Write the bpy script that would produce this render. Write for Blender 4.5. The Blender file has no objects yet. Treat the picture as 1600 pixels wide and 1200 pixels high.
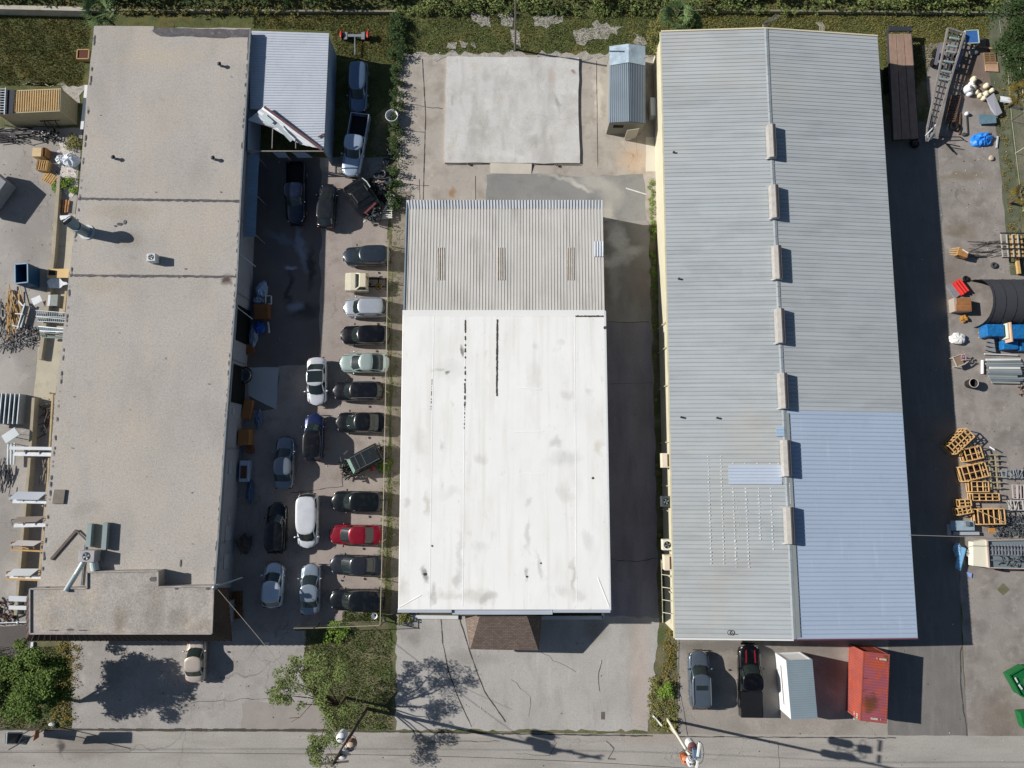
import bpy, math, random
from mathutils import Vector, Matrix
random.seed(7)
R = random.random
U = random.uniform
S = bpy.context.scene
COL = S.collection
# ------------------------------------------------------------ camera, world, sun
F, TH, HC = 1066.0, math.radians(7.0), 66.0
cd = bpy.data.cameras.new('camera'); cam = bpy.data.objects.new('camera', cd); COL.objects.link(cam)
cd.sensor_width = 36; cd.lens = 36 * F / 1600; cd.clip_start = .5; cd.clip_end = 5000
cam.location = (0, 0, HC); cam.rotation_euler = (TH, 0, 0); S.camera = cam
SH = (1.73, -0.36)                      # shadow offset per metre of height
L_ = math.hypot(*SH); ELEV = math.atan(1 / L_); AZ = math.atan2(-SH[0], -SH[1])   # compass azimuth of the sun
w = bpy.data.worlds.new('World'); S.world = w; w.use_nodes = True
nt = w.node_tree; bg = nt.nodes['Background']; sky = nt.nodes.new('ShaderNodeTexSky')
sky.sky_type = 'NISHITA'; sky.sun_disc = False; sky.sun_elevation = ELEV; sky.sun_rotation = AZ
sky.dust_density = .6; sky.ozone_density = 1.5
nt.links.new(sky.outputs[0], bg.inputs[0]); bg.inputs[1].default_value = 0.05
sd = bpy.data.lights.new('sun', 'SUN'); sun = bpy.data.objects.new('sun', sd); COL.objects.link(sun)
sd.energy = 5.0; sd.angle = math.radians(.5); sd.color = (1, .965, .915)
sun.rotation_euler = Vector((-SH[0], -SH[1], 1)).to_track_quat('Z', 'Y').to_euler()
S.view_settings.view_transform = 'Standard'; S.view_settings.look = 'None'
S.view_settings.exposure = 0.2; S.view_settings.gamma = 1
S.cycles.use_denoising = True
S.cycles.max_bounces = 5; S.cycles.transparent_max_bounces = 6


def at(px, py, z=0.0):
    dx = (px - 800) / F; dy = (600 - py) / F; c = math.cos(TH); s = math.sin(TH)
    dz = dy * s - c; t = (HC - z) / -dz
    return Vector((dx * t, (dy * c + s) * t, z))


# ------------------------------------------------------------ materials
def lin(h):
    if isinstance(h, str):
        h = h.lstrip('#'); v = [int(h[i:i + 2], 16) / 255 for i in (0, 2, 4)]
        return tuple(x / 12.92 if x <= .04045 else ((x + .055) / 1.055) ** 2.4 for x in v)
    return h


class NB:
    def __init__(s, name):
        s.m = bpy.data.materials.new(name); s.m.use_nodes = True; s.t = s.m.node_tree; s.n = s.t.nodes
        s.b = s.n['Principled BSDF']; s.pos = s.n.new('ShaderNodeNewGeometry').outputs['Position']

    def l(s, a, b): s.t.links.new(a, b)

    def math(s, op, a, b=None, clamp=False):
        n = s.n.new('ShaderNodeMath'); n.operation = op; n.use_clamp = clamp
        for i, v in enumerate((a, b)):
            if v is None: continue
            if isinstance(v, (int, float)): n.inputs[i].default_value = v
            else: s.l(v, n.inputs[i])
        return n.outputs[0]

    def mp(s, sc=(1, 1, 1), rot=0, loc=(0, 0, 0)):
        n = s.n.new('ShaderNodeMapping'); n.inputs['Scale'].default_value = sc; n.inputs['Rotation'].default_value[2] = rot
        n.inputs['Location'].default_value = loc; s.l(s.pos, n.inputs[0]); return n.outputs[0]

    def noise(s, scale, detail=3, vec=None, rough=.55, dist=0):
        n = s.n.new('ShaderNodeTexNoise'); n.inputs['Scale'].default_value = scale; n.inputs['Detail'].default_value = detail
        n.inputs['Roughness'].default_value = rough; n.inputs['Distortion'].default_value = dist
        s.l(vec or s.pos, n.inputs['Vector']); return n.outputs['Fac']

    def rng(s, v, a, b, c=0, d=1):
        n = s.n.new('ShaderNodeMapRange'); s.l(v, n.inputs[0])
        for i, x in enumerate((a, b, c, d)): n.inputs[i + 1].default_value = x
        return n.outputs[0]

    def mix(s, f, a, b, mode='MIX'):
        n = s.n.new('ShaderNodeMix'); n.data_type = 'RGBA'; n.blend_type = mode
        if isinstance(f, (int, float)): n.inputs[0].default_value = f
        else: s.l(f, n.inputs[0])
        for i, v in ((6, a), (7, b)):
            if isinstance(v, tuple): n.inputs[i].default_value = (*v, 1)
            else: s.l(v, n.inputs[i])
        return n.outputs[2]


MC = {}


def mk(name, col, rough=.85, metal=0, var=.12, scale=.35, grain=0, gscale=14, layers=(), blobs=(), cracks=None, bump=0, bscale=8,
       spec=.3, coat=0, lines=(), emit=None):
    """layers: (colour, scale, lo, hi, amount, (sx,sy,sz) stretch)   blobs: (px,py,rx,ry,rot,amount,colour,z)"""
    if name in MC: return MC[name]
    q = NB(name); c = lin(col)
    f = q.rng(q.noise(scale, 4), .3, .7)
    cur = q.mix(f, tuple(x * (1 - var) for x in c), tuple(min(1, x * (1 + var)) for x in c))
    for (lc, ls, lo, hi, am, st) in layers:
        v = q.mp(st) if st else None
        m = q.rng(q.noise(ls, 5, v, .6), lo, hi, 0, am)
        cur = q.mix(m, cur, lin(lc))
    if blobs:
        wn = q.n.new('ShaderNodeTexNoise'); wn.inputs['Scale'].default_value = .9; wn.inputs['Detail'].default_value = 4
        q.l(q.pos, wn.inputs['Vector'])
        ad = q.n.new('ShaderNodeVectorMath'); ad.operation = 'MULTIPLY_ADD'; q.l(wn.outputs['Color'], ad.inputs[0])
        ad.inputs[1].default_value = (1.6, 1.6, 0); q.l(q.pos, ad.inputs[2]); wp = ad.outputs[0]
        for (px, py, rx, ry, rot, am, bc, z) in blobs:
            p = at(px, py, z)
            n = q.n.new('ShaderNodeMapping'); n.vector_type = 'TEXTURE'; n.inputs['Location'].default_value = (p.x + .8, p.y + .8, p.z)
            n.inputs['Rotation'].default_value[2] = rot; n.inputs['Scale'].default_value = (rx, ry, 50)
            q.l(wp, n.inputs[0]); ln = q.n.new('ShaderNodeVectorMath'); ln.operation = 'LENGTH'; q.l(n.outputs[0], ln.inputs[0])
            cur = q.mix(q.rng(ln.outputs['Value'], .35, 1.05, am, 0), cur, lin(bc))
    if cracks:
        cs, cw, cc, ca = cracks
        n = q.n.new('ShaderNodeTexVoronoi'); n.feature = 'DISTANCE_TO_EDGE'; n.inputs['Scale'].default_value = cs
        wn = q.n.new('ShaderNodeTexNoise'); wn.inputs['Scale'].default_value = cs * 3; wn.inputs['Detail'].default_value = 3; q.l(q.pos, wn.inputs['Vector'])
        ad = q.n.new('ShaderNodeVectorMath'); ad.operation = 'MULTIPLY_ADD'; q.l(wn.outputs['Color'], ad.inputs[0])
        k = .5 / cs; ad.inputs[1].default_value = (k, k, 0); q.l(q.pos, ad.inputs[2]); q.l(ad.outputs[0], n.inputs['Vector'])
        m = q.rng(n.outputs['Distance'], 0, cw, ca, 0)
        gate = q.rng(q.noise(cs * .8, 2), .45, .6)
        cur = q.mix(q.math('MULTIPLY', m, gate), cur, lin(cc))
    if grain:
        g = q.rng(q.noise(gscale, 2, None, .7), .25, .75, 1 - grain, 1 + grain)
        n = q.n.new('ShaderNodeVectorMath'); n.operation = 'SCALE'; q.l(cur, n.inputs[0]); q.l(g, n.inputs['Scale']); cur = n.outputs[0]
    q.l(cur, q.b.inputs['Base Color'])
    q.b.inputs['Roughness'].default_value = rough; q.b.inputs['Metallic'].default_value = metal
    q.b.inputs['Specular IOR Level'].default_value = spec; q.b.inputs['Coat Weight'].default_value = coat
    q.b.inputs['Coat Roughness'].default_value = .06
    if bump:
        b = q.n.new('ShaderNodeBump'); b.inputs['Strength'].default_value = bump; b.inputs['Distance'].default_value = .05
        q.l(q.noise(bscale, 4), b.inputs['Height']); q.l(b.outputs[0], q.b.inputs['Normal'])
    MC[name] = q.m; return q.m


def paint(name, col, rough=.28, metal=.35, dust=.10):
    return mk(name, col, rough, metal, var=.05, scale=1.2, coat=.9, spec=.5, layers=[('#8a8478', 2.2, .5, .8, dust, None)])


def plain(name, col, rough=.6, metal=0, var=.12, scale=2.5): return mk(name, col, rough, metal, var=var, scale=scale, grain=.08, gscale=20)


def leafmat(name, c1, c2, c3=None, sc=.5):
    if name in MC: return MC[name]
    q = NB(name)
    cur = q.mix(q.rng(q.noise(sc, 3), .35, .65), lin(c1), lin(c2))
    cur = q.mix(q.rng(q.noise(6, 2), .35, .7, 0, .7), cur, lin(c3 or c1))
    q.l(cur, q.b.inputs['Base Color']); q.b.inputs['Roughness'].default_value = .75; q.b.inputs['Specular IOR Level'].default_value = .15
    MC[name] = q.m; return q.m


# ------------------------------------------------------------ mesh helper
class M:
    def __init__(s): s.v = []; s.f = []; s.mi = []; s.k = 0

    def add(s, vs, fs):
        o = len(s.v); s.v += [tuple(v) for v in vs]; s.f += [tuple(o + i for i in f) for f in fs]; s.mi += [s.k] * len(fs); return s

    def poly(s, pts): return s.add(pts, [tuple(range(len(pts)))])

    def box(s, x, y, z, sx, sy, sz, rz=0, tilt=None):
        """centre x,y, base z"""
        c, n = math.cos(rz), math.sin(rz); vs = []
        for dz in (0, sz):
            for dx, dy in ((-sx / 2, -sy / 2), (sx / 2, -sy / 2), (sx / 2, sy / 2), (-sx / 2, sy / 2)):
                vs.append((x + dx * c - dy * n, y + dx * n + dy * c, z + dz))
        return s.add(vs, [(3, 2, 1, 0), (4, 5, 6, 7), (0, 1, 5, 4), (1, 2, 6, 5), (2, 3, 7, 6), (3, 0, 4, 7)])

    def hexa(s, b, t):
        return s.add(list(b) + list(t), [(3, 2, 1, 0), (4, 5, 6, 7), (0, 1, 5, 4), (1, 2, 6, 5), (2, 3, 7, 6), (3, 0, 4, 7)])

    def prism(s, pts, z0, z1):
        n = len(pts); ar = sum(pts[i][0] * pts[(i + 1) % n][1] - pts[(i + 1) % n][0] * pts[i][1] for i in range(n))
        if ar < 0: pts = pts[::-1]
        vs = [(p[0], p[1], z0) for p in pts] + [(p[0], p[1], z1) for p in pts]
        return s.add(vs, [tuple(range(n))[::-1], tuple(range(n, 2 * n))] + [(i, (i + 1) % n, n + (i + 1) % n, n + i) for i in range(n)])

    def bar(s, a, b, wd, ht=None):
        """rectangular bar from a to b"""
        a, b = Vector(a), Vector(b); d = (b - a).normalized(); up = Vector((0, 0, 1)) if abs(d.z) < .95 else Vector((1, 0, 0))
        x = d.cross(up).normalized() * wd / 2; y = x.cross(d).normalized() * (ht or wd) / 2
        return s.hexa([a - x - y, a + x - y, a + x + y, a - x + y], [b - x - y, b + x - y, b + x + y, b - x + y])

    def tube(s, a, b, r, r2=None, n=8, cap=True):
        a, b = Vector(a), Vector(b); d = (b - a).normalized(); up = Vector((0, 0, 1)) if abs(d.z) < .95 else Vector((1, 0, 0))
        x = d.cross(up).normalized(); y = x.cross(d); r2 = r if r2 is None else r2; vs = []
        for p, q in ((a, r), (b, r2)):
            for i in range(n):
                t = 2 * math.pi * i / n; vs.append(p + x * math.cos(t) * q + y * math.sin(t) * q)
        fs = [(i, n + i, n + (i + 1) % n, (i + 1) % n) for i in range(n)]
        if cap: fs += [tuple(range(n)), tuple(range(n, 2 * n))[::-1]]
        return s.add(vs, fs)

    def path(s, pts, r, n=5):
        for a, b in zip(pts, pts[1:]): s.tube(a, b, r, n=n, cap=False)
        return s

    def lathe(s, prof, o=(0, 0, 0), n=16, ax='z'):
        vs = []
        for r, z in prof:
            for i in range(n):
                t = 2 * math.pi * i / n; a, b = r * math.cos(t), r * math.sin(t)
                vs.append((o[0] + a, o[1] + b, o[2] + z) if ax == 'z' else (o[0] + a, o[1] + z, o[2] + b))
        fs = []
        for j in range(len(prof) - 1):
            for i in range(n):
                q = (j * n + i, j * n + (i + 1) % n, (j + 1) * n + (i + 1) % n, (j + 1) * n + i); fs.append(q if ax == 'z' else q[::-1])
        return s.add(vs, fs)

    def blob(s, o, rx, ry, rz, n=10, m=6, j=.12):
        """lumpy closed ellipsoid"""
        vs = [(o[0], o[1], o[2] - rz)]
        for a in range(1, m):
            ph = -math.pi / 2 + math.pi * a / m
            for b in range(n):
                t = 2 * math.pi * b / n; k = 1 + U(-j, j)
                vs.append((o[0] + rx * k * math.cos(ph) * math.cos(t), o[1] + ry * k * math.cos(ph) * math.sin(t), o[2] + rz * k * math.sin(ph)))
        vs.append((o[0], o[1], o[2] + rz)); fs = []
        for b in range(n): fs.append((0, 1 + (b + 1) % n, 1 + b)); fs.append((len(vs) - 1, 1 + (m - 2) * n + b, 1 + (m - 2) * n + (b + 1) % n))
        for a in range(m - 2):
            for b in range(n):
                p = 1 + a * n; fs.append((p + b, p + (b + 1) % n, p + n + (b + 1) % n, p + n + b))
        return s.add(vs, fs)

    def torus(s, o, Rr, r, n=18, m=8, ax='z'):
        vs = []
        for i in range(n):
            t = 2 * math.pi * i / n
            for j in range(m):
                p = 2 * math.pi * j / m; a = (Rr + r * math.cos(p)); v = (a * math.cos(t), a * math.sin(t), r * math.sin(p))
                if ax == 'y': v = (v[0], v[2], v[1])
                vs.append((o[0] + v[0], o[1] + v[1], o[2] + v[2]))
        return s.add(vs, [(i * m + j, ((i + 1) % n) * m + j, ((i + 1) % n) * m + (j + 1) % m, i * m + (j + 1) % m) for i in range(n) for j in range(m)])

    def ribbed(s, p0, p1, p2, p3, n, h=.04, wf=.3, thick=.03, seam=None):
        """sheet p0-p1 (across the ribs) and p3-p2; ribs run from p0 towards p3"""
        p0, p1, p2, p3 = map(Vector, (p0, p1, p2, p3)); nr = (p1 - p0).cross(p3 - p0).normalized()
        us = []
        for i in range(n):
            a = i / n; e = 1 / n
            us += [(a, 0), (a + e * (1 - wf), 0), (a + e * (1 - wf * .75), h), (a + e * (1 - wf * .25), h)]
        us.append((1, 0)); A = [p0.lerp(p1, u) + nr * hh for u, hh in us]; B = [p3.lerp(p2, u) + nr * hh for u, hh in us]
        k0 = s.k; o = len(s.v); s.v += [tuple(x) for x in A + B]; m = len(A)
        for i in range(m - 1):
            s.f.append((o + i, o + i + 1, o + m + i + 1, o + m + i)); s.mi.append(k0 if (seam is None or us[i][1] == us[i + 1][1]) else seam)
        if thick:
            s.poly([p - nr * thick for p in (p0, p3, p2, p1)])
        return s


def wloc(o):
    v = Vector((0, 0, 0))
    while o: v = v + o.location; o = o.parent
    return v


def part(name, m, mats, parent=None, smooth=False, world=False, loc=(0, 0, 0), bevel=0, label=None):
    off = (wloc(parent) if world and parent else Vector((0, 0, 0))) + Vector(loc if not world else (0, 0, 0))
    me = bpy.data.meshes.new(name)
    vs = [(x - off.x, y - off.y, z - off.z) for x, y, z in m.v]
    me.from_pydata(vs, [], m.f)
    if not isinstance(mats, (list, tuple)): mats = [mats]
    for k in mats: me.materials.append(k)
    if len(mats) > 1: me.polygons.foreach_set('material_index', m.mi)
    if smooth: me.shade_smooth()
    me.update()
    o = bpy.data.objects.new(name, me); COL.objects.link(o); o.location = loc
    if parent: o.parent = parent
    if bevel:
        b = o.modifiers.new('bevel', 'BEVEL'); b.width = bevel; b.segments = 2; b.limit_method = 'ANGLE'
    if label: o['label'] = label
    return o


def tag(o, label=None, cat=None, group=None, kind=None):
    if label: o['label'] = label
    if cat: o['category'] = cat
    if group: o['group'] = group
    if kind: o['kind'] = kind
    return o


def thing(name, label, cat, loc=(0, 0, 0), rz=0, group=None):
    o = bpy.data.objects.new(name, None); COL.objects.link(o); o.location = loc; o.rotation_euler = (0, 0, rz); o.empty_display_size = .3
    return tag(o, label, cat, group)


def solo(name, m, mat, label, cat, group=None, smooth=False, bevel=0, kind=None):
    """a thing that is one mesh, built in world coordinates; origin moved to its base"""
    xs = [v[0] for v in m.v]; ys = [v[1] for v in m.v]; zs = [v[2] for v in m.v]
    c = ((min(xs) + max(xs)) / 2, (min(ys) + max(ys)) / 2, min(zs))
    m.v = [(x - c[0], y - c[1], z - c[2]) for x, y, z in m.v]
    o = part(name, m, mat, None, smooth, bevel=bevel); o.location = c
    return tag(o, label, cat, group, kind)


def struct(name, m, mat): return tag(part(name, m, mat), kind='structure')


def copy_tree(o, parent=None):
    c = o.copy(); COL.objects.link(c); c.parent = parent
    for ch in [x for x in o.children]: copy_tree(ch, c)
    return c


def jag(pts, step=.8, amp=.12, seed=1, closed=True):
    """polygon outline with an uneven worn edge (world xy)"""
    rn = random.Random(seed); out = []; n = len(pts)
    for i in range(n if closed else n - 1):
        a, b = Vector(pts[i][:2]), Vector(pts[(i + 1) % n][:2]); d = (b - a).length; k = max(1, int(d / step))
        nr = Vector((-(b - a).y, (b - a).x)).normalized() if d else Vector((0, 0))
        for j in range(k): out.append(a.lerp(b, j / k) + nr * rn.uniform(-amp, amp))
    return out


def sheet(name, pxs, z, mat, amp=.08, step=.9, seed=1, thick=0):
    pts = [at(x, y, z) for x, y in pxs]
    if amp: pts = jag(pts, step, amp, seed)
    n = len(pts); ar = sum(pts[i][0] * pts[(i + 1) % n][1] - pts[(i + 1) % n][0] * pts[i][1] for i in range(n))
    if ar < 0: pts = pts[::-1]
    m = M().poly([(p[0], p[1], z) for p in pts])
    return struct(name, m, mat)


# ============================================================ GROUND
DK = [('#5f5a52', .25, .5, .72, .5, None), ('#cfc8bc', 1.1, .58, .78, .35, None), ('#4a463f', 2.6, .62, .8, .45, None)]
g_dirt = mk('soil', '#6f6a50', .95, var=.3, scale=.5, grain=.35, gscale=9, layers=[('#4d5a30', .6, .45, .6, .8, None), ('#9b9078', 1.5, .6, .7, .5, None)], bump=.6, bscale=6)
g_grassbase = mk('grass_soil', '#565a34', .95, var=.3, scale=.9, grain=.4, gscale=12, layers=[('#6b6239', .35, .5, .62, .8, None), ('#33421b', 1.6, .55, .7, .7, None)], bump=.8, bscale=5)
g_left = mk('yard_concrete', '#a8a29c', .9, var=.12, scale=.25, grain=.14, gscale=10, layers=[('#85807b', .18, .45, .6, .55, None), ('#8d877f', .5, .45, .65, .5, None), ('#6f6a66', 1.6, .62, .78, .5, None), ('#c9c3ba', .9, .62, .75, .5, None)], cracks=(.22, 0.0054, '#5b564f', 0.60), bump=.15)
g_kstrip = mk('kerb_strip_concrete', '#b7ae9a', .9, var=.12, scale=.6, grain=.12, layers=[('#8e8778', 1.2, .5, .7, .5, None)])
g_lot = mk('lot_dirt', '#9d938c', .95, var=.12, scale=.3, grain=.16, gscale=9, layers=[('#7d7167', .7, .5, .7, .5, None), ('#b5a898', 1.6, .6, .75, .4, None)],
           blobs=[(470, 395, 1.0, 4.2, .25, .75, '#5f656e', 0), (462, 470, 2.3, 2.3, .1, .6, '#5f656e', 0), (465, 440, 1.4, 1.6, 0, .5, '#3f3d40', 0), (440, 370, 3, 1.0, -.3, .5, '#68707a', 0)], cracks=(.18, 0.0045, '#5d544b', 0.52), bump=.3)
g_front = mk('front_concrete', '#a29d98', .9, var=.1, scale=.3, grain=.18, gscale=9, layers=[('#7b766f', 3.5, .6, .74, .6, None), ('#87827b', .45, .48, .66, .6, None), ('#6e6963', 1.8, .6, .75, .5, (1, .35, 1)), ('#bcb7ad', 1.0, .6, .75, .5, (1, .5, 1))], cracks=(.16, 0.0036, '#57524b', 0.52), bump=.15)
g_mid = mk('mid_concrete', '#aca8a3', .9, var=.09, scale=.22, grain=.15, gscale=9, layers=[('#7f7a73', 4, .62, .76, .6, (1, .4, 1)), ('#8f8b84', .5, .5, .68, .5, (1, .5, 1)), ('#76716a', 2.2, .62, .78, .45, (1, .3, 1)), ('#c4c0b8', .8, .6, .78, .5, (2, .25, 1))],
           cracks=(.12, 0.0027, '#5d5850', 0.60), bump=.1, blobs=[(1000, 1070, 1.2, 9, 0, .35, '#b49d8d', 0), (645, 1000, 1.2, .8, 0, .4, '#6d6862', 0), (735, 1030, 3.2, 1, 0, .35, '#78736b', 0), (930, 985, 1.6, 1.4, 0, .45, '#7a756d', 0), (640, 985, 2.2, 1.2, 0, .35, '#77726b', 0)])
g_rear = mk('rear_concrete', '#b0a89e', .9, var=.10, scale=.25, grain=.10, gscale=8, layers=[('#8f877c', .5, .46, .64, .7, None), ('#6f695f', 1.3, .62, .76, .5, None), ('#c9bfae', .9, .58, .75, .6, None), ('#a88d70', .5, .62, .75, .35, None), ('#837b70', 2.4, .62, .76, .4, (1, .4, 1))],
            cracks=(.14, 0.0032, '#6d6355', 0.52), bump=.1, blobs=[(707, 300, .5, .5, 0, .7, '#9a6b35', 0), (640, 150, 1.5, 5, 0, .3, '#8f887c', 0), (935, 150, .6, 3.5, 0, .55, '#d8d0c0', 0), (990, 250, 2, 2, 0, .5, '#c9a784', 0)])
g_patch = mk('old_asphalt', '#8b8a87', .92, var=.08, scale=.3, grain=.12, gscale=10, layers=[('#75736f', .7, .5, .7, .5, None)], bump=.15,
             blobs=[(905, 290, 1.9, .35, -.5, .75, '#c9c4ba', 0), (930, 285, 2.2, 1.0, -.3, .6, '#bcb7ad', 0), (955, 300, 1.5, 2.2, .2, .55, '#b5b0a6', 0), (950, 335, .8, 1.6, 0, .6, '#c2bbae', 0), (870, 275, 2.5, .3, -.2, .6, '#b9b4aa', 0)])
g_drive = mk('driveway', '#938f8a', .92, var=.1, scale=.3, grain=.12, gscale=9, layers=[('#7c7771', .5, .48, .68, .6, (1, .3, 1)), ('#a9a49b', 1.5, .62, .78, .4, (2, .3, 1))], cracks=(.12, 0.0036, '#5b564f', 0.52), bump=.1,
             blobs=[(965, 375, 1.2, 2.2, .3, .85, '#d9d6cf', 0), (985, 395, 1.6, .9, .2, .75, '#cfccc6', 0), (957, 408, 1.6, .8, 0, .75, '#d9d6cf', 0), (960, 440, .8, 3, 0, .4, '#c5c1ba', 0), (1000, 440, 1.5, 3, 0, .35, '#7a665c', 0), (985, 520, 1.3, 3, 0, .4, '#b0aca8', 0)])
g_right = mk('right_front', '#9a938b', .9, var=.1, scale=.35, grain=.16, gscale=9, layers=[('#7a746c', 3.8, .6, .74, .6, None), ('#837e76', .45, .48, .66, .6, None), ('#6c6761', 2, .6, .76, .5, None), ('#b9b3a8', 1, .6, .76, .5, None)], cracks=(.2, 0.0045, '#57524b', 0.60), bump=.15,
             blobs=[(1130, 1010, 6, .9, 0, .6, '#5d5954', 0), (1150, 1040, 1.6, 1.2, 0, .5, '#6a635a', 0), (1300, 1040, 1.2, 2.5, .2, .5, '#6a645b', 0), (1260, 1015, 4, .8, 0, .5, '#65605a', 0)])
g_asph = mk('alley_asphalt', '#76736f', .92, var=.08, scale=.4, grain=.12, gscale=9, layers=[('#8a8682', .8, .5, .7, .45, (2, .3, 1)), ('#5f5c59', .6, .58, .75, .4, None)], bump=.12)
g_yard = mk('right_yard', '#938c86', .93, var=.12, scale=.28, grain=.14, gscale=8, layers=[('#756e68', .5, .46, .66, .7, None), ('#aaa39c', 1.2, .55, .72, .6, None), ('#5b534b', 2.4, .64, .78, .4, None)], cracks=(.2, 0.0040, '#4f4840', 0.52), bump=.2,
            blobs=[(1500, 275, 4, .5, 0, .5, '#7d6f53', 0), (1500, 360, 2.2, 1, 0, .5, '#6e6047', 0), (1530, 110, 4, 5, 0, .65, '#6a5444', 0), (1490, 435, 3, 2.5, 0, .45, '#6f6355', 0), (1560, 1130, 3, 3, 0, .5, '#6e6152', 0)])
g_green = mk('mossy_strip', '#5f6450', .95, var=.15, scale=.4, grain=.2, gscale=9, layers=[('#7c7a68', .8, .5, .7, .6, None), ('#4c5436', 1.4, .55, .7, .6, None)])
g_rear2 = None
g_road = mk('road', '#a39e97', .9, var=.08, scale=.2, grain=.16, gscale=9, layers=[('#7d776f', 3.2, .64, .78, .5, (.6, 1.6, 1)), ('#8b867f', .4, .48, .66, .5, (.3, 2, 1)), ('#b8b1a6', .5, .56, .72, .5, (.25, 2.5, 1)), ('#76726c', 2, .64, .8, .4, None)], cracks=(.12, 0.0032, '#5d5850', 0.45), bump=.1,
            blobs=[(130, 1165, 5, 1.5, 0, .5, '#6f655c', 0), (95, 1165, .6, .8, 0, .8, '#3c3632', 0), (1020, 1150, 5, 1, 0, .3, '#a08a7c', 0), (700, 1170, 6, 1.2, 0, .3, '#8a8378', 0), (660, 1160, 4, .8, 0, .3, '#6f685e', 0)])
g_dark = mk('dark_parking', '#5e5856', .92, var=.08, scale=.6, grain=.16, gscale=9)
g_gravel = mk('pale_gravel', '#a9a39a', .95, var=.15, scale=1.2, grain=.3, gscale=9, bump=.6, layers=[('#726c62', 2.5, .5, .7, .6, None)])
g_patchbrown = mk('brown_patch', '#979089', .92, var=.08, scale=.6, grain=.12)

m = M().poly([(-2500, -2500, 0), (2500, -2500, 0), (2500, 2500, 0), (-2500, 2500, 0)]); struct('ground', m, g_dirt)
sheet('grass_verge', [(-700, -60), (2300, -60), (2300, 90), (1400, 130), (1030, 100), (625, 92), (620, 140), (520, 260), (-60, 138), (-700, 138)], .004, g_grassbase, .3)
sheet('left_yard_ground', [(-500, 200), (128, 200), (112, 400), (60, 978), (-500, 978)], .006, g_left, .1)
sheet('side_path', [(92, 335), (118, 335), (98, 560), (84, 630), (50, 640), (60, 540), (84, 400)], .012, g_kstrip, .05)
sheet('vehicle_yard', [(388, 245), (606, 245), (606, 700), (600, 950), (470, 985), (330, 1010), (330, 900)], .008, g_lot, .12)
sheet('painted_lot_shade', [(388, 245), (502, 245), (500, 570), (437, 572), (430, 640), (388, 640)], .0115, mk('shade_toned_tarmac', '#6b6563', .9, var=.1, scale=.4, grain=.14, layers=[('#655f5c', .6, .5, .7, .5, None)], blobs=[(470, 385, .5, 3.2, .25, .85, '#8b93a0', 0), (486, 420, .35, 2.6, .0, .8, '#3a3839', 0), (452, 450, .35, 2.2, -.1, .8, '#3a3839', 0), (478, 487, 1.9, 1.0, .2, .8, '#3f3d3e', 0), (462, 480, 1.0, .8, .1, .9, '#8b93a0', 0), (455, 418, .7, .25, 0, .9, '#a9afc0', 0), (440, 372, 2.2, .5, -.3, .7, '#767e8a', 0), (430, 395, 1.5, 1.4, 0, .4, '#565a62', 0)]), .15)  # darker sheet paints in extra building shade; its blobs are wet stains
sheet('front_lot', [(112, 990), (480, 985), (474, 1060), (520, 1141), (112, 1141)], .012, g_front, .12)
sheet('asphalt_repair', [(378, 1098), (500, 1098), (520, 1140), (378, 1140)], .016, g_patchbrown, .08)
sheet('dark_parking_bay', [(-300, 978), (52, 978), (60, 1060), (40, 1100), (-300, 1100)], .010, g_dark, .05)
sheet('rear_court', [(622, 86), (1030, 86), (1030, 350), (620, 350)], .008, g_rear, .06)
sheet('asphalt_patch', [(760, 272), (840, 271), (905, 275), (1005, 272), (1012, 350), (760, 350)], .012, g_patch, .10)
sheet('side_driveway', [(938, 345), (1014, 345), (1018, 500), (1024, 700), (1028, 975), (938, 975)], .016, g_drive, .10)
g_drive2 = mk('driveway_asphalt', '#8d8890', .92, var=.1, scale=.3, grain=.12, gscale=9, layers=[('#77737a', .5, .45, .65, .7, (1, .3, 1)), ('#a5a1a6', 1.2, .6, .78, .4, (2, .3, 1))], bump=.1, blobs=[(985, 520, 1.3, 3, 0, .5, '#8d8a87', 0), (1000, 640, 1, 5, 0, .3, '#77716b', 0)])
sheet('side_driveway', [(938, 503), (1015, 503), (1024, 700), (1027, 962), (938, 962)], .0185, g_drive2, .06)
sheet('west_walk', [(612, 300), (642, 300), (634, 960), (612, 960)], .012, mk('brown_walk', '#8a8175', .92, var=.15, scale=.6, grain=.2, gscale=9, layers=[('#6a6453', .8, .48, .66, .7, None)]), .15)
sheet('centre_lot', [(620, 955), (1030, 965), (1022, 1060), (1012, 1141), (618, 1141)], .020, g_mid, .14, .4)
sheet('right_lot', [(1058, 990), (1400, 990), (1400, 1152), (1060, 1152)], .008, g_right, .06)
sheet('alley', [(1360, 190), (1462, 190), (1496, 700), (1502, 1000), (1512, 1141), (1510, 1160), (1388, 1156), (1388, 900)], .012, g_asph, .08)
sheet('storage_yard', [(1440, 70), (1545, 60), (1570, 250), (1600, 420), (2100, 420), (2100, 1170), (1512, 1165), (1500, 900), (1460, 220)], .009, g_yard, .12)
sheet('mossy_path', [(1548, 25), (1562, 25), (1590, 300), (1606, 430), (1578, 430), (1560, 230), (1540, 60)], .014, g_green, .08)
sheet('road', [(-600, 1138), (2200, 1153), (2200, 1700), (-600, 1700)], .016, g_road, .05)
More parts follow.
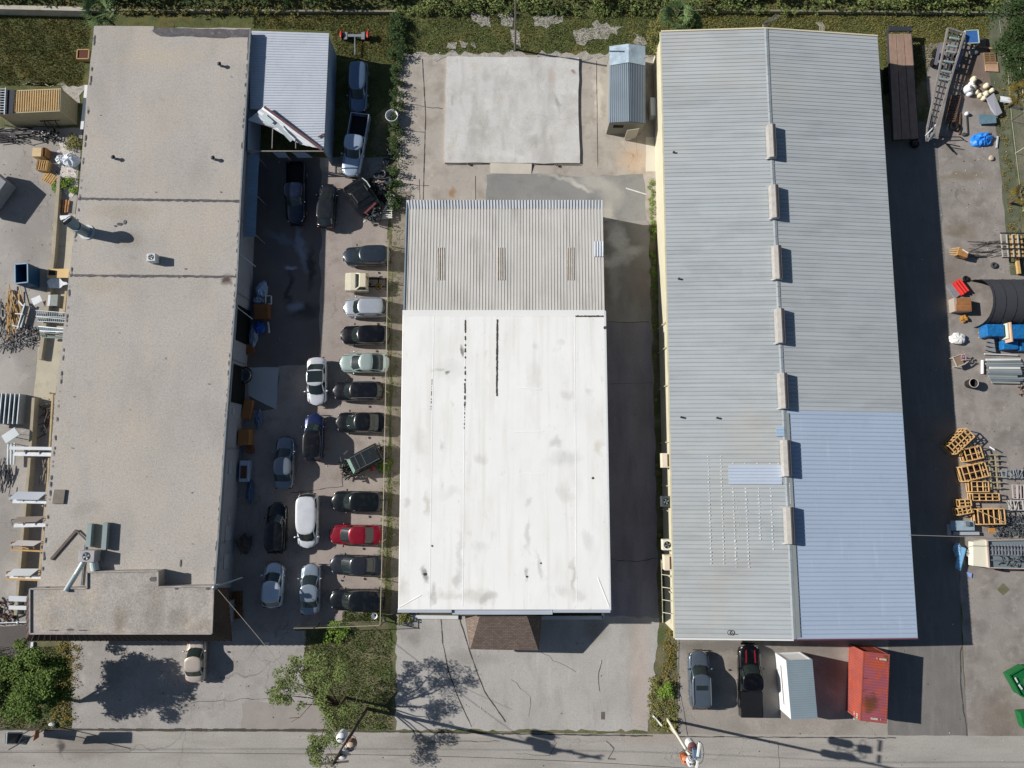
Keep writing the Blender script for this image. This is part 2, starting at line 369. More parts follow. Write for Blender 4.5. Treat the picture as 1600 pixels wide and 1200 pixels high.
for i, q in enumerate([[(735, 22), (765, 24), (767, 40), (752, 42)], [(775, 22), (804, 22), (800, 42), (785, 38)], [(795, 50), (817, 52), (816, 72), (800, 64)], [(832, 24), (884, 24), (870, 40), (838, 40)],
                       [(895, 45), (935, 38), (960, 48), (950, 62), (905, 68)], [(700, 68), (712, 66), (712, 74), (702, 74)], [(717, 66), (728, 67), (727, 75), (719, 74)], [(735, 67), (745, 68), (744, 74), (736, 74)],
                       [(925, 34), (970, 40), (965, 54), (935, 46)], [(990, 50), (1010, 60), (1006, 75), (994, 72)], [(620, 84), (960, 82), (1026, 88), (1026, 92), (620, 92)], [(30, 132), (130, 132), (128, 158), (108, 150), (95, 137)]]):
    sheet('bare_gravel_patch', q, .026 + .001 * i, g_gravel, .35, .5, seed=i)
struct('bare_gravel_patch', M().poly([(p[0], p[1], .03) for p in jag([at(92, 222), at(118, 226), at(122, 300), at(112, 310), at(92, 290)], .4, .2, 5)][::-1]), mk('white_rubble', '#c9c2bb', .95, var=.2, scale=2, grain=.35, gscale=9, bump=.8))
# concrete joints, cracks, painted marks
jm = M()
def crk(pxs, z, wd, seed=0, amp=.06):
    rn = random.Random(seed); pts = [at(x, y, z) for x, y in pxs]; out = []
    for a, b in zip(pts, pts[1:]):
        k = max(1, int((b - a).length / .5))
        for j in range(k): out.append(a.lerp(b, j / k) + Vector((rn.uniform(-amp, amp), rn.uniform(-amp, amp), 0)))
    out.append(pts[-1])
    for i in range(len(out) - 1):
        a, b = out[i], out[i + 1]; d = (b - a); n = Vector((-d.y, d.x, 0)).normalized() * wd / 2 * rn.uniform(.6, 1.3)
        jm.poly([a - n, b - n, b + n, a + n])
crk([(689, 966), (692, 1005), (701, 1050), (717, 1092), (737, 1136)], .027, .09, 1, .02)
crk([(718, 966), (738, 1030), (757, 1080), (790, 1128)], .027, .10, 2, .02)
crk([(660, 92), (665, 180), (661, 315)], .020, .09, 3, .01); crk([(626, 160), (660, 166), (692, 170)], .0205, .06, 4); crk([(626, 203), (664, 207)], .021, .06, 5)
crk([(940, 1032), (935, 1060), (937, 1080)], .027, .06, 6); crk([(932, 95), (934, 260)], .020, .05, 7, .01); crk([(743, 275), (743, 312)], .020, .06, 8, .01)
crk([(655, 280), (656, 312)], .020, .06, 9, .01); crk([(626, 288), (670, 290)], .0215, .05, 10); crk([(952, 600), (1022, 598)], .022, .03, 11, .01)
crk([(955, 874), (995, 878), (1028, 872)], .022, .06, 12); crk([(948, 503), (1014, 503)], .022, .05, 13); crk([(0, 1139.5), (520, 1141)], .024, .22, 14, .02)
crk([(530, 1142), (1020, 1150)], .024, .12, 15, .03); crk([(1062, 1151), (1400, 1153)], .024, .10, 16, .03); crk([(660, 1160), (780, 1158)], .025, .05, 17); crk([(455, 770), (535, 760), (535, 740)], .02, .05, 18)
crk([(805, 1178), (860, 1180), (870, 1160)], .0252, .04, 19); crk([(1160, 1154), (1215, 1158), (1218, 1200)], .0252, .03, 21); crk([(946, 1158), (960, 1170), (950, 1185), (962, 1186)], .0252, .07, 20)
crk([(820, 1005), (880, 1040), (900, 1050)], .0275, .03, 30, .1); crk([(800, 1060), (830, 1090), (826, 1120)], .0275, .03, 31, .12); crk([(300, 1098), (330, 1096), (420, 1090), (470, 1085)], .02, .04, 32, .1)
crk([(1502, 1010), (1500, 1060), (1504, 1100), (1511, 1150)], .022, .10, 22); crk([(1060, 1000), (1062, 1080), (1075, 1150)], .022, .05, 23)
struct('pavement_joints', jm, plain('joint_tar', '#4c4742', .9))
pm = M()
for q, z in [([(0, 1035), (52, 1035), (52, 1038), (0, 1038)], .02), ([(978, 290 + 3), (1010, 303), (1010, 304.5), (978, 295)], .02)]:
    pm.poly([at(x, y, z) for x, y in q][::-1])
struct('painted_lines', pm, plain('white_road_paint', '#d8d6d0', .7))
mh = M().prism([at(x, y, 0)[:2] for x, y in ((939, 1112), (945, 1112), (945, 1124), (939, 1124))], .02, .034); solo('drain_cover', mh, plain('drain_iron', '#6a605c'), 'small brown iron drain cover set in the centre front lot', 'drain cover')
mh = M().prism([at(x, y, 0)[:2] for x, y in ((1567, 911), (1577, 921), (1567, 930), (1557, 921))], .012, .03); solo('drain_cover', mh, plain('mossy_iron', '#6f6c54'), 'square mossy drain cover turned like a diamond in right yard', 'drain cover')
for k, (a, b) in enumerate([((720, 1148), (781, 1180)), ((811, 1155), (838, 1175)), ((904, 1156), (915, 1178))]):
    pass

# ============================================================ LEFT BUILDING
ZL, ZA = 4.0, 5.2
gravel = mk('gravel_roof', '#b0aaa3', .95, var=.05, scale=.2, grain=.2, gscale=7, layers=[('#969089', 3, .5, .75, .45, None), ('#bcb0a0', .22, .46, .7, .55, (1, .5, 1)), ('#9a9690', .3, .5, .7, .5, (1, .4, 1)), ('#837c74', .9, .62, .8, .35, None), ('#6f6a64', 5, .68, .8, .5, None), ('#d2cdc6', 6, .66, .78, .4, None)], bump=.35, bscale=9,
            blobs=[(355, 437, .7, .7, 0, .9, '#4a3833', 4), (200, 375, 1.6, .9, 0, .4, '#8f8473', 4), (190, 330, 4, 1, 0, .35, '#9c8f78', 4), (160, 445, 3, 1, 0, .3, '#9c907a', 4), (160, 840, 1.8, 2.4, 0, .45, '#9a8c6f', 4), (110, 870, 2.5, 2, 0, .35, '#8d8272', 4), (135, 795, 2, .8, .3, .3, '#8a8478', 4), (250, 90, 5, 1.4, 0, .25, '#c4b08e', 4)])
gravelA = mk('annex_gravel_roof', '#a8a19a', .95, var=.08, scale=.4, grain=.26, gscale=7, layers=[('#bdb19a', .5, .5, .68, .5, None), ('#8a857d', .7, .5, .7, .5, None), ('#6c6660', 1.8, .62, .78, .5, None)], bump=.35,
             blobs=[(188, 970, .9, 1.7, 0, .6, '#857b6c', 5.2), (240, 965, 1.3, 2.3, 0, .5, '#7d7670', 5.2), (280, 965, 1, 1.2, 0, .45, '#7b746e', 5.2), (245, 925, 1, 2, 0, .4, '#87807a', 5.2), (82, 970, 1.2, 1, 0, .35, '#857e75', 5.2), (320, 978, 1.6, .6, 0, .4, '#857a6a', 5.2)])
tar = mk('roof_tar', '#5d5a5c', .85, var=.25, scale=1.5, grain=.2, layers=[('#8f8a84', 2, .55, .7, .6, None)])
stucco = mk('grey_stucco', '#8e929a', .9, var=.06, scale=.6, grain=.06, layers=[('#73767c', .8, .55, .72, .4, (1, 1, .3))])
shingle = mk('brown_shingle', '#4e403a', .9, var=.15, scale=1.5, grain=.25, gscale=9)
LB = thing('workshop_building', 'long grey building with flat gravel roof and brown front mansard, left of the car yard', 'building', at(230, 520, 0))
roofpx = [(147, 40), (240, 41), (240, 43), (391, 44), (392, 48), (383, 190), (376, 310), (371, 430), (352, 680), (335, 918), (62, 918), (85, 640), (108, 430), (122, 310), (136, 150)]
rp = jag([at(x, y, ZL) for x, y in roofpx], 1.2, .05, 3)
part('roof', M().prism(rp, ZL - .12, ZL), gravel, LB, world=True)
wp = [at(x, y, ZL) for x, y in [(147.5, 42), (390, 47), (381, 190), (374, 310), (369, 430), (350, 680), (333, 930), (62, 930), (86, 640), (109, 430), (123, 310), (137, 150)]]
part('wall', M().prism([p[:2] for p in wp], 0, ZL - .13), stucco, LB, world=True)
# parapet gravel stop and edge coping along the east edge
em = M()
edge = [(391.5, 47), (383, 190), (376, 310), (371, 430), (352, 680), (336, 915)]
for a, b in zip(edge, edge[1:]): em.bar(at(*a, ZL - .02), at(*b, ZL - .02), .14, .16)
part('coping', em, mk('coping_metal', '#7e8489', .6, var=.15, scale=1, layers=[('#5a5d60', 1.4, .5, .7, .6, None)]), LB, world=True)
tm = M()
for y0, y1, xl, xr, sd in ((310, 314, 122, 377, 1), (430, 432, 109, 371, 2)):
    rn = random.Random(sd); k = 60; up = []; dn = []
    for i in range(k + 1):
        x = xl + (xr - xl) * i / k; y = y0 + (y1 - y0) * i / k
        up.append(at(x, y - rn.uniform(1.0, 2.0), ZL + .03)); dn.append(at(x, y + rn.uniform(1.0, 3.0), ZL + .03))
    tm.poly(dn + up[::-1])
up = [at(x, y, ZL + .03) for x, y in ((242, 43), (391, 46), (391, 95), (387, 95), (387, 58), (350, 59), (300, 57), (250, 56), (243, 52), (238, 48))]
tm.poly([(p[0], p[1], ZL + .03) for p in jag(up[::-1], .5, .06, 4)])
rn = random.Random(5)
for i in range(150):       # torn tar lip along both long edges
    t = rn.random()
    if i % 2: x, y = 391 - 56 * t - 2.5 - 1.5 * rn.random(), 60 + 850 * t
    else: x, y = 146 - 84 * t + 1.5 + rn.random(), 45 + 865 * t
    if i % 2: x = {0: 0}.get(0, 0) + (391.5 + (383 - 391.5) * (y - 47) / 143 if y < 190 else 383 + (371 - 383) * (y - 190) / 240 if y < 430 else 371 - 35 * (y - 430) / 485) - 2 - rn.random() * 1.5
    else: x = (147 - 25 * (y - 40) / 270 if y < 310 else 122 - 14 * (y - 310) / 120 if y < 430 else 108 - 46 * (y - 430) / 486) + 1.5 + rn.random() * 1.5
    p = at(x, y, ZL + .035 + i * 1e-4); s_ = rn.uniform(.06, .2)
    tm.poly([(p.x + s_ * .5 * math.cos(a) * rn.uniform(.5, 1), p.y + s_ * 1.8 * math.sin(a) * rn.uniform(.5, 1.2), p.z) for a in (0, 1.2, 2.4, 3.6, 4.9)])
for x, y, a, b in ((282, 880, .12, .6), (300, 770, .1, .1), (345, 300, .15, .1), (187, 350, .5, .25), (195, 347, .25, .4), (180, 353, .25, .15)):
    p = at(x, y, ZL + .04); tm.poly([(p.x + a * .6 * math.cos(t), p.y + b * .6 * math.sin(t), p.z) for t in (0, 1, 2, 3, 4, 5)])
rn = random.Random(31)
for (x, y) in ((152, 60), (158, 180), (365, 120), (300, 690), (330, 700), (180, 520), (120, 620), (225, 745), (260, 560), (150, 690), (330, 600), (205, 640), (290, 420), (240, 300), (350, 250), (118, 700), (300, 850), (240, 860)):
    p = at(x + rn.uniform(-6, 6), y, ZL + .045 + .001 * rn.random()); a, b = rn.uniform(.04, .16), rn.uniform(.02, .06)
    if rn.random() < .4: a, b = b, a
    tm.poly([(p.x + a * math.cos(t) * rn.uniform(.7, 1.2), p.y + b * math.sin(t) * rn.uniform(.7, 1.2), p.z) for t in (0, .9, 1.8, 2.7, 3.6, 4.5, 5.4)])
part('roof_tar_seams', tm, tar, LB, world=True)
# hatch
hp = [at(x, y, ZL)[:2] for x, y in ((86, 765), (104, 765), (101, 787), (83, 787))]
hm = M().prism(hp, ZL, ZL + .16); part('roof_hatch', hm, plain('hatch', '#7e776e', .9), LB, world=True, bevel=.03)
# annex roof and mansard
ap = [(47, 920), (136, 919), (136, 894), (247, 892), (247, 917), (334, 916), (331, 990), (47, 990)]
AB = [at(x, y, ZA)[:2] for x, y in ap]
part('annex_roof', M().prism(AB, ZL - .1, ZA), [gravelA], LB, world=True)
tm = M()
for a, b in (((47, 920), (136, 919)), ((136, 919), (136, 894)), ((136, 894), (247, 892)), ((247, 892), (247, 917)), ((247, 917), (334, 916)), ((334, 916), (331, 990)), ((331, 990), (47, 990)), ((47, 990), (47, 920))):
    tm.bar(at(*a, ZA + .05), at(*b, ZA + .05), .12, .14)
part('annex_coping', tm, mk('annex_coping_metal', '#a09a94', .7, var=.25, scale=1.2), LB, world=True)
tm = M()
for (x, y, a, b) in ((195, 893, .45, .1), (276, 920, .25, .12), (240, 905, .5, .3), (75, 918, .3, .12), (105, 918, .25, .15), (130, 918, .3, .12), (325, 920, .3, .15), (85, 985, .6, .08), (110, 984, .5, .1), (130, 985, .6, .08)):
    p = at(x, y, ZA + .012); tm.poly([(p.x + a * .8 * math.cos(t), p.y + b * .8 * math.sin(t), p.z + len(tm.f) * 1e-4) for t in (0, 1, 2, 3, 4, 5)])
part('annex_tar_patches', tm, tar, LB, world=True)
zt, zb = ZA - .02, 3.2
T = [at(47, 920, zt), at(46, 991, zt), at(333, 991, zt), at(335, 918, zt)]
B = [at(41, 935, zb), at(41, 1001.5, zb), at(363, 1001.5, zb), at(356, 918, zb)]
mm = M()
for i in range(3): mm.ribbed(B[i], B[i + 1], T[i + 1], T[i], max(4, int((B[i + 1] - B[i]).length / .55)), .05, .25, .02)
part('mansard', mm, shingle, LB, world=True)
part('front_wall', M().prism([(T[1].x + .8, T[1].y - .05), (T[2].x - .3, T[2].y - .05), (T[2].x - .3, T[2].y + 2), (T[1].x + .8, T[1].y + 2)], 0, ZL - .2), stucco, LB, world=True)
dm = M()
for xx in (90, 200, 300):
    p = at(xx, 970, 0); dm.box(p.x, T[1].y - .09, .9, 2.0, .06, 1.3)
for o_ in (1,): part('front_window', dm, plain('dark_glass', '#1c2226', .1), LB, world=True)
# east wall fittings
def ewx(y):   # wall plane x at pixel row y
    for (xa, ya), (xb, yb) in zip(edge, edge[1:]):
        if ya <= y <= yb: return xa + (xb - xa) * (y - ya) / (yb - ya) - 1.8
    return 335
def ewall(y, z): return at(ewx(y), y, ZL).xy.to_3d() + Vector((0, 0, z))
def wallbox(name, y, z, sx, sy, sz, mat, lab=None):
    p = ewall(y, z); part(name, M().box(p.x + sx / 2, p.y, z, sx, sy, sz), mat, LB, world=True, label=lab)
lt = plain('light_box', '#9aa0a8', .5); dkk = plain('dark_opening', '#0c0d10', .7)
for y, z, sy, sz in ((500, .1, 3.4, 3.0), (596, .1, 3.6, 3.0)): wallbox('door_opening', y, z, .05, sy, sz, dkk)
for y, z, sy, sz in ((640, 2.2, .6, .5), (730, 2.0, 1.2, .6), (812, 1.6, .5, .4), (838, 1.2, 1.6, 1.2), (882, 1.2, 1.3, 1.1)): wallbox('window', y, z, .06, sy, sz, lt)
pm = M(); 
for yy in (340, 455, 560, 700, 850):
    p = ewall(yy, 0); pm.tube((p.x + .08, p.y, .1), (p.x + .08, p.y, 3.8), .05)
a, b = ewall(330, 3.5), ewall(900, 3.5); pm.tube((a.x + .1, a.y, 3.5), (b.x + .1, b.y, 3.5), .03)
part('downpipe', pm, plain('pipe_grey', '#80868e'), LB, world=True)
for y0, y1, z in ((392, 412, 2.4), (476, 494, 2.4)):
    p = ewall((y0 + y1) / 2, z); part('awning_rod', M().tube((p.x, p.y + .5, z + 1.2), (p.x + 1.4, p.y - .6, z + .6), .035), plain('white_rod', '#c8ccd0'), LB, world=True)
# blue-grey canopy on the east wall
CN = thing('wall_canopy', 'narrow blue-grey corrugated canopy along the east wall beside the pickup', 'canopy', at(395, 305, 0))
q = [at(381, 370, 2.9), at(399, 370, 2.75), at(405, 242, 2.75), at(388, 240, 2.9)]
part('roof_sheet', M().ribbed(q[0], q[3], q[2], q[1], 34, .03, .4, -.03) if 0 else M().ribbed(q[3], q[0], q[1], q[2], 34, .03, .4, .03), mk('canopy_metal', '#7f95a8', .5, .3, var=.1, scale=.8), CN, world=True)
pm = M()
for yy in (246, 305, 366): p = at(404 - (yy - 242) * .05, yy, 2.7); pm.tube((p.x, p.y, 0), p, .04)
part('post', pm, plain('pipe_grey', '#80868e'), CN, world=True)
# rooftop items
dim = plain('galvanised', '#8f989c', .45, .5, .15)
wht = plain('white_metal', '#c9cdce', .45)
blk = plain('black_plastic', '#16171a', .5)
def vent_pipe(x, y, z, lab, r=.13, h=.35):
    p = at(x, y, z); t = thing('vent_pipe', lab, 'vent', p, group='pipe vents on the long gravel roof')
    part('pipe', M().tube((0, 0, 0), (0, 0, h), r, n=12), dim, t); part('cap', M().lathe([(.0, h + .16), (r * 1.2, h + .1), (r * 1.6, h + .02), (r * 1.5, h)], n=12), plain('dark_metal', '#3c3f42'), t, smooth=True)
vent_pipe(345, 103, ZL, 'dark capped vent pipe near the top right corner of gravel roof')
vent_pipe(180, 248, ZL, 'dark capped vent pipe near the left edge of gravel roof')
vent_pipe(335, 249, ZL, 'dark capped vent pipe beside the torn white shed')
# exhaust duct with cowl
p = at(136, 363, ZL); D = thing('exhaust_duct', 'tall round galvanised exhaust duct with open cowl at roof edge', 'duct', p)
part('stack', M().tube((0, 0, 0), (0, 0, 1.7), .5, n=20), mk('duct_blue_grey', '#70828c', .4, .4, var=.15, scale=1), D, smooth=False)
part('flange', M().tube((0, 0, 0), (0, 0, .08), .72, n=20), wht, D)
c0 = Vector((0, 0, 1.7)); d = Vector((-.35, .35, .55)).normalized()
part('cowl', M().tube((0, 0, 1.45), c0 + d * .75, .46, .56, n=20, cap=False), mk('duct_blue_grey', '#70828c'), D)
part('cowl_mouth', M().tube(c0 + d * .55, c0 + d * .6, .5, n=20), blk, D)
xx = M(); xx.bar(c0 + d * .78 + Vector((-.3, -.25, .0)), c0 + d * .78 + Vector((.3, .25, 0)), .08, .3); part('baffle', xx, wht, D)
# small white condenser
def ac_unit(name, x, y, z, rz, sx, sy, sz, mat, lab, group=None, fanmat=blk):
    t = thing(name, lab, 'air conditioner', at(x, y, z), rz, group)
    part('casing', M().box(0, 0, .06, sx, sy, sz), mat, t, bevel=.04)
    part('fan_guard', M().lathe([(0, sz + .075), (min(sx, sy) * .34, sz + .075), (min(sx, sy) * .36, sz + .06)], n=20), fanmat, t)
    fm = M()
    for k in range(4):
        a = k * math.pi / 2; r = min(sx, sy) * .3
        fm.add([(0, 0, sz + .085), (r * math.cos(a), r * math.sin(a), sz + .085), (r * math.cos(a + .7), r * math.sin(a + .7), sz + .1)], [(0, 1, 2)])
    part('fan', fm, dim, t); part('foot', M().box(0, 0, 0, sx * .9, sy * .9, .06), plain('dark_metal', '#3c3f42'), t)
    return t
ac_unit('condenser_unit', 243, 406, ZL, .05, .8, .75, .75, wht, 'small white square condenser with round fan in the middle of gravel roof')
t = ac_unit('rooftop_air_handler', 146, 867, ZL, 0, 1.4, 1.0, .95, plain('handler_grey', '#a5a3a4'), 'large grey air handler with two ducts beside front annex roof')
part('duct', M().box(-.25, 1.75, .1, .4, 2.0, .4), mk('duct_pale', '#8b9a9a', .5), t); part('duct', M().box(1.15, 1.7, .1, .42, 2.3, .42), mk('duct_pale', '#8b9a9a', .5), t)
part('return_duct', M().tube((.35, -.5, .5), (.55, -1.3, .5), .33, n=14), mk('duct_white', '#b9c6c8', .4), t)
part('supply_duct', M().tube((-.45, -.5, .6), (-.95, -1.6, .75), .22, n=12).tube((-.95, -1.6, .75), (-1.35, -2.9, 1.35), .22, n=12), mk('duct_white', '#b9c6c8'), t)
part('pipe_run', M().bar((-.85, -2.6, .1), (-.8, .9, .1), .09).bar((.95, -.6, .1), (.95, .6, .1), .06), dim, t)
plank = mk('weathered_wood', '#6b5f58', .9, var=.2, scale=2, grain=.2)
solo('roof_plank', M().bar(at(80, 874, 4.08), at(119, 829, 4.08), .24, .1), plank, 'long weathered plank lying diagonally on gravel roof', 'plank')
solo('roof_plank', M().bar(at(118, 828, 4.17), at(135, 844, 4.17), .12, .08), plank, 'short weathered plank meeting the long one at a right angle', 'plank')
t = thing('satellite_mast', 'grey pipe bracket with round head at annex roof corner', 'mast', at(337, 917, ZA))
part('arm', M().tube((0, 0, .1), (1.7, .55, -1.5), .06), dim, t); part('head', M().blob((0, 0, .25), .25, .25, .2), dim, t, smooth=True)
sp = at(332, 937, ZA); 

# ============================================================ TORN WHITE SHED
ZS = 3.3
WS = thing('metal_shed', 'white corrugated metal shed with a torn front roof, beside gravel roof', 'shed', at(455, 150, 0))
whiteroof = mk('white_sheet', '#c3c9d2', .5, .15, var=.06, scale=.4, layers=[('#a9b1bc', 1.5, .55, .75, .5, None)])
seamd = mk('sheet_seam', '#8b939e', .6, var=.1)
q = [at(391, 48, ZS), at(514, 52, ZS), at(506, 233, ZS), at(386, 187, ZS)]
# roof west edge tucked beside the taller wall; N part full, S edge torn diagonally
n = 46; rm = M()
for i in range(n):
    v0, v1 = i / n, (i + 1) / n
    def Lx(v): y = 48 + 187 * v; return at(391.5 - 6 * v, y, ZS)
    def Rx(v): y = 52 + 181 * v; return at(514 - 8 * v, y, ZS)
    a, b = v0, v1 - .3 / n
    def cut(v):    # torn edge: start x fraction
        y = 48 + 187 * v
        x = 391 if y < 170 else 414 + (506 - 414) * (y - 168) / 66
        return at(max(x, 391.5 - 6 * v), y, ZS)
    la, lb, lc = cut(a), cut(b), cut(v1)
    ra, rb, rc = Rx(a), Rx(b), Rx(v1)
    rm.k = 0; rm.poly([lb, rb, ra, la])
    up = Vector((0, 0, .035)); mid = .5
    l2, r2 = (lb + lc) / 2 + up, (rb + rc) / 2 + up
    rm.k = 1; rm.poly([l2, r2, rb, lb]); rm.k = 0; rm.poly([lc, rc, r2, l2])
part('roof', rm, [whiteroof, seamd], WS, world=True)
blue_wall = mk('shed_wall', '#8fa3b8', .6, .1, var=.08)
NE, SE, NW, SW = at(513, 55, ZS - .05), at(506, 236, ZS - .05), at(392, 52, ZS - .05), at(386, 236, ZS - .05)
wm = M()
def gz(v, z): return Vector((v.x, v.y, z))
wm.ribbed(gz(SE, 0), gz(NE, 0), NE, SE, 50, .03, .4, .03); wm.ribbed(gz(NE, 0), gz(NW, 0), NW, NE, 36, .03, .4, .03); wm.ribbed(gz(NW, 0), gz(SW, 0), SW, NW, 50, .03, .4, .03)
part('wall', wm, blue_wall, WS, world=True)
fm = M()
for a, b in ((SW, SE),): fm.bar(gz(a, 3.2), gz(b, 3.2), .09, .12)
fr0 = at(426, 202, 3.15); fm.bar(fr0, at(425, 232, 3.15), .07); fm.bar(at(462, 218, 3.15), at(462, 232, 3.15), .07)
for x in (388, 443, 506): p = at(x, 236, 3.1); fm.bar(gz(p, 0), p, .1)
part('frame', fm, plain('frame_steel', '#8f8684', .6), WS, world=True)
hm = M()
def cr(pts): hm.poly(pts)
a = [at(387, 188, 3.35), at(412, 166, 3.6), at(500, 231, 3.35), at(440, 207, 3.0)]
# folded-back panel made of creased strips
L0, L1 = [at(387, 188, 3.3), at(402, 178, 3.45), at(412, 167, 3.65)], [at(440, 208, 3.0), at(480, 226, 3.1), at(503, 232, 3.4)]
k = 7
for i in range(k):
    t0, t1 = i / k, (i + 1) / k
    def ed(t):
        A = L0[0].lerp(L0[2], t); B = at(425, 200, 2.9).lerp(at(455, 200, 3.6), t); C = at(470, 226, 3.0).lerp(at(503, 233, 3.35), t) if t < 1 else at(505, 234, 3.4)
        return A, B, C
    A0, B0, C0 = ed(t0); A1, B1, C1 = ed(t1); dz = Vector((0, 0, .07 if i % 2 else 0)); dz1 = Vector((0, 0, 0 if i % 2 else .07))
    hm.poly([A0 + dz, B0 + dz, B1 + dz1, A1 + dz1]); hm.poly([B0 + dz, C0 + dz, C1 + dz1, B1 + dz1])
part('torn_panel', hm, [mk('torn_sheet', '#cfd2d6', .5, .1, var=.08, scale=1)], WS, world=True)
part('loose_sheet', M().bar(at(432, 194, 3.8), at(456, 220, 3.55), .35, .04).bar(at(410, 180, 3.75), at(425, 193, 3.75), .5, .03), mk('torn_sheet2', '#b9c6c8', .5), WS, world=True)
part('exposed_purlin', M().bar(at(413, 167, 3.75), at(503, 234, 3.55), .22, .1).bar(at(497, 214, 3.42), at(509, 208, 3.42), .1), plain('rusty_maroon', '#6d4c4c', .8), WS, world=True)
part('front_sheet', M().box(0, 0, 0, .01, .01, .01) if 0 else M().poly([gz(SW, 1.9) + Vector((2.6, -.05, 0)), gz(SW, 1.9) + Vector((3.7, -.05, 0)), gz(SW, 3.1) + Vector((3.5, -.05, 0)), gz(SW, 3.1) + Vector((2.4, -.05, 0))]).poly([gz(SW, 1.9) + Vector((4.5, -.05, 0)), gz(SW, 1.9) + Vector((6, -.05, 0)), gz(SW, 3.1) + Vector((5.6, -.05, 0)), gz(SW, 3.1) + Vector((4.3, -.05, 0))]), blue_wall, WS, world=True)

# ============================================================ MIDDLE BUILDING
ZM, ZN = 5.8, 3.4
MB_ = thing('warehouse', 'white membrane roofed building with ribbed metal rear roof in the centre', 'building', at(790, 640, 0))
D5 = '#8e8b80'
stain = [(700, 578, 1.6, 1.3, 0, 0.19, '#9b9a93', ZM), (724, 549, .25, .5, 0, 0.77, '#5d5a4f', ZM), (701, 583, .3, .3, .4, 0.77, '#5d5a4f', ZM), (688, 578, .5, .25, 0, 0.31, '#77746a', ZM), (868, 690, .6, .6, 0, 0.31, '#807f80', ZM), (885, 715, 1.6, .9, 0, 0.22, '#8f8e8a', ZM),
         (935, 700, .5, .8, 0, 0.31, '#b5a67c', ZM), (835, 590, .7, 1.6, 0, 0.19, '#a9a698', ZM), (837, 540, .5, .5, 0, 0.22, '#a3a19b', ZM), (875, 538, .4, .4, 0, 0.22, '#a3a19b', ZM), (885, 615, .7, .5, 0, 0.25, '#a09c88', ZM), (920, 612, .5, .5, 0, 0.25, '#a09c88', ZM),
         (693, 695, .3, .7, 0, 0.31, '#8e8c86', ZM), (655, 690, .8, 1.4, 0, 0.19, '#a5a298', ZM), (667, 785, .3, 1.3, 0, 0.34, '#9b937c', ZM), (632, 785, .4, .4, 0, 0.28, '#8d8b86', ZM), (750, 715, .6, .5, 0, 0.25, '#979289', ZM), (825, 835, .3, 1.8, 0, 0.31, '#8f8b84', ZM), (826, 785, .4, .5, 0, 0.25, '#8e8a84', ZM),
         (843, 885, .3, 1.6, .15, 0.31, '#7b7268', ZM), (822, 897, .25, .6, 0, 0.40, '#5f554c', ZM), (665, 897, .35, .8, 0, 0.63, '#57514a', ZM), (675, 930, .35, 1.3, 0, 0.37, '#6e675d', ZM), (718, 865, .3, 2.4, 0, 0.25, '#8d8a83', ZM), (717, 905, .4, .8, 0, 0.31, '#7e776c', ZM), (745, 930, 1.8, .7, 0, 0.31, '#a79e87', ZM), (762, 935, .8, .5, .3, 0.34, '#77726a', ZM),
         (897, 900, .25, 1.8, 0, 0.34, '#93877b', ZM), (905, 930, .8, .6, .4, 0.25, '#958d80', ZM), (880, 925, .8, .8, 0, 0.22, '#a29b8e', ZM), (915, 845, .6, 1.2, .3, 0.25, '#a9a7a2', ZM), (750, 855, .8, .6, 0, 0.19, '#a6a19a', ZM), (700, 930, 2, .6, 0, 0.22, '#a19a8c', ZM), (705, 770, 1, .6, .3, 0.17, '#a19e98', ZM), (632, 915, .5, 1, 0, 0.25, '#a9a08c', ZM), (884, 768, .8, .8, 0, 0.22, '#a6a094', ZM)]
memb = mk('white_membrane', '#f1f0ec', .55, var=.025, scale=.3, spec=.3, layers=[('#e0ddd5', .8, .5, .68, .6, (2.2, .1, 1)), ('#dbd8d0', .5, .5, .72, .45, (1, .3, 1)), ('#c2beb4', 1.3, .62, .76, .3, (1, .5, 1)), ('#b9a88f', .9, .66, .8, .5, (1.2, .5, 1)), ('#9a9790', 3.2, .68, .8, .5, (1, .35, 1))], blobs=stain, bump=.12, bscale=1.2)
wr = [at(x, y, ZM) for x, y in ((629, 486), (945, 486), (953, 953), (622, 953))]
part('membrane_roof', M().prism([p[:2] for p in wr], ZM - .3, ZM), memb, MB_, world=True, bevel=.05)
sm = M()
for x0, y0, x1, y1 in ((678, 490, 671, 948), (898, 495, 901, 948), (727, 492, 723, 948)): sm.bar(at(x0, y0, ZM - .002), at(x1, y1, ZM - .002), .07, .02)
for a, b in (((934, 902), (952, 948)), ((658, 930), (624, 949)), ((630, 493), (945, 493)), ((845, 608), (810, 606)), ((849, 740), (815, 740)), ((803, 675), (849, 674))): sm.bar(at(*a, ZM + .01), at(*b, ZM + .01), .06, .03)
part('membrane_seams', sm, mk('membrane_seam', '#f1f0ed', .6, var=.03), MB_, world=True)
rn = random.Random(3); cm = M()
def torn(x0, y0, x1, y1, wd, prob=1.0, seg=26):
    a, b = at(x0, y0, ZM + .025), at(x1, y1, ZM + .025); k = seg
    for i in range(k):
        if rn.random() > prob: continue
        p, q = a.lerp(b, i / k), a.lerp(b, (i + 1) / k); d = (q - p).normalized(); n_ = Vector((-d.y, d.x, 0)) * wd / 2
        cm.poly([p - n_ * rn.uniform(.6, 1.4), q - n_ * rn.uniform(.6, 1.4), q + n_ * rn.uniform(.6, 1.4), p + n_ * rn.uniform(.6, 1.4)])
torn(777, 499, 776, 619, .14); torn(727, 500, 727, 520, .12); torn(727, 525, 726, 634, .11, .62, 34); torn(726, 634, 725, 670, .04, .5); torn(899, 494, 943, 494, .14); torn(675, 590, 673, 640, .04, .4)
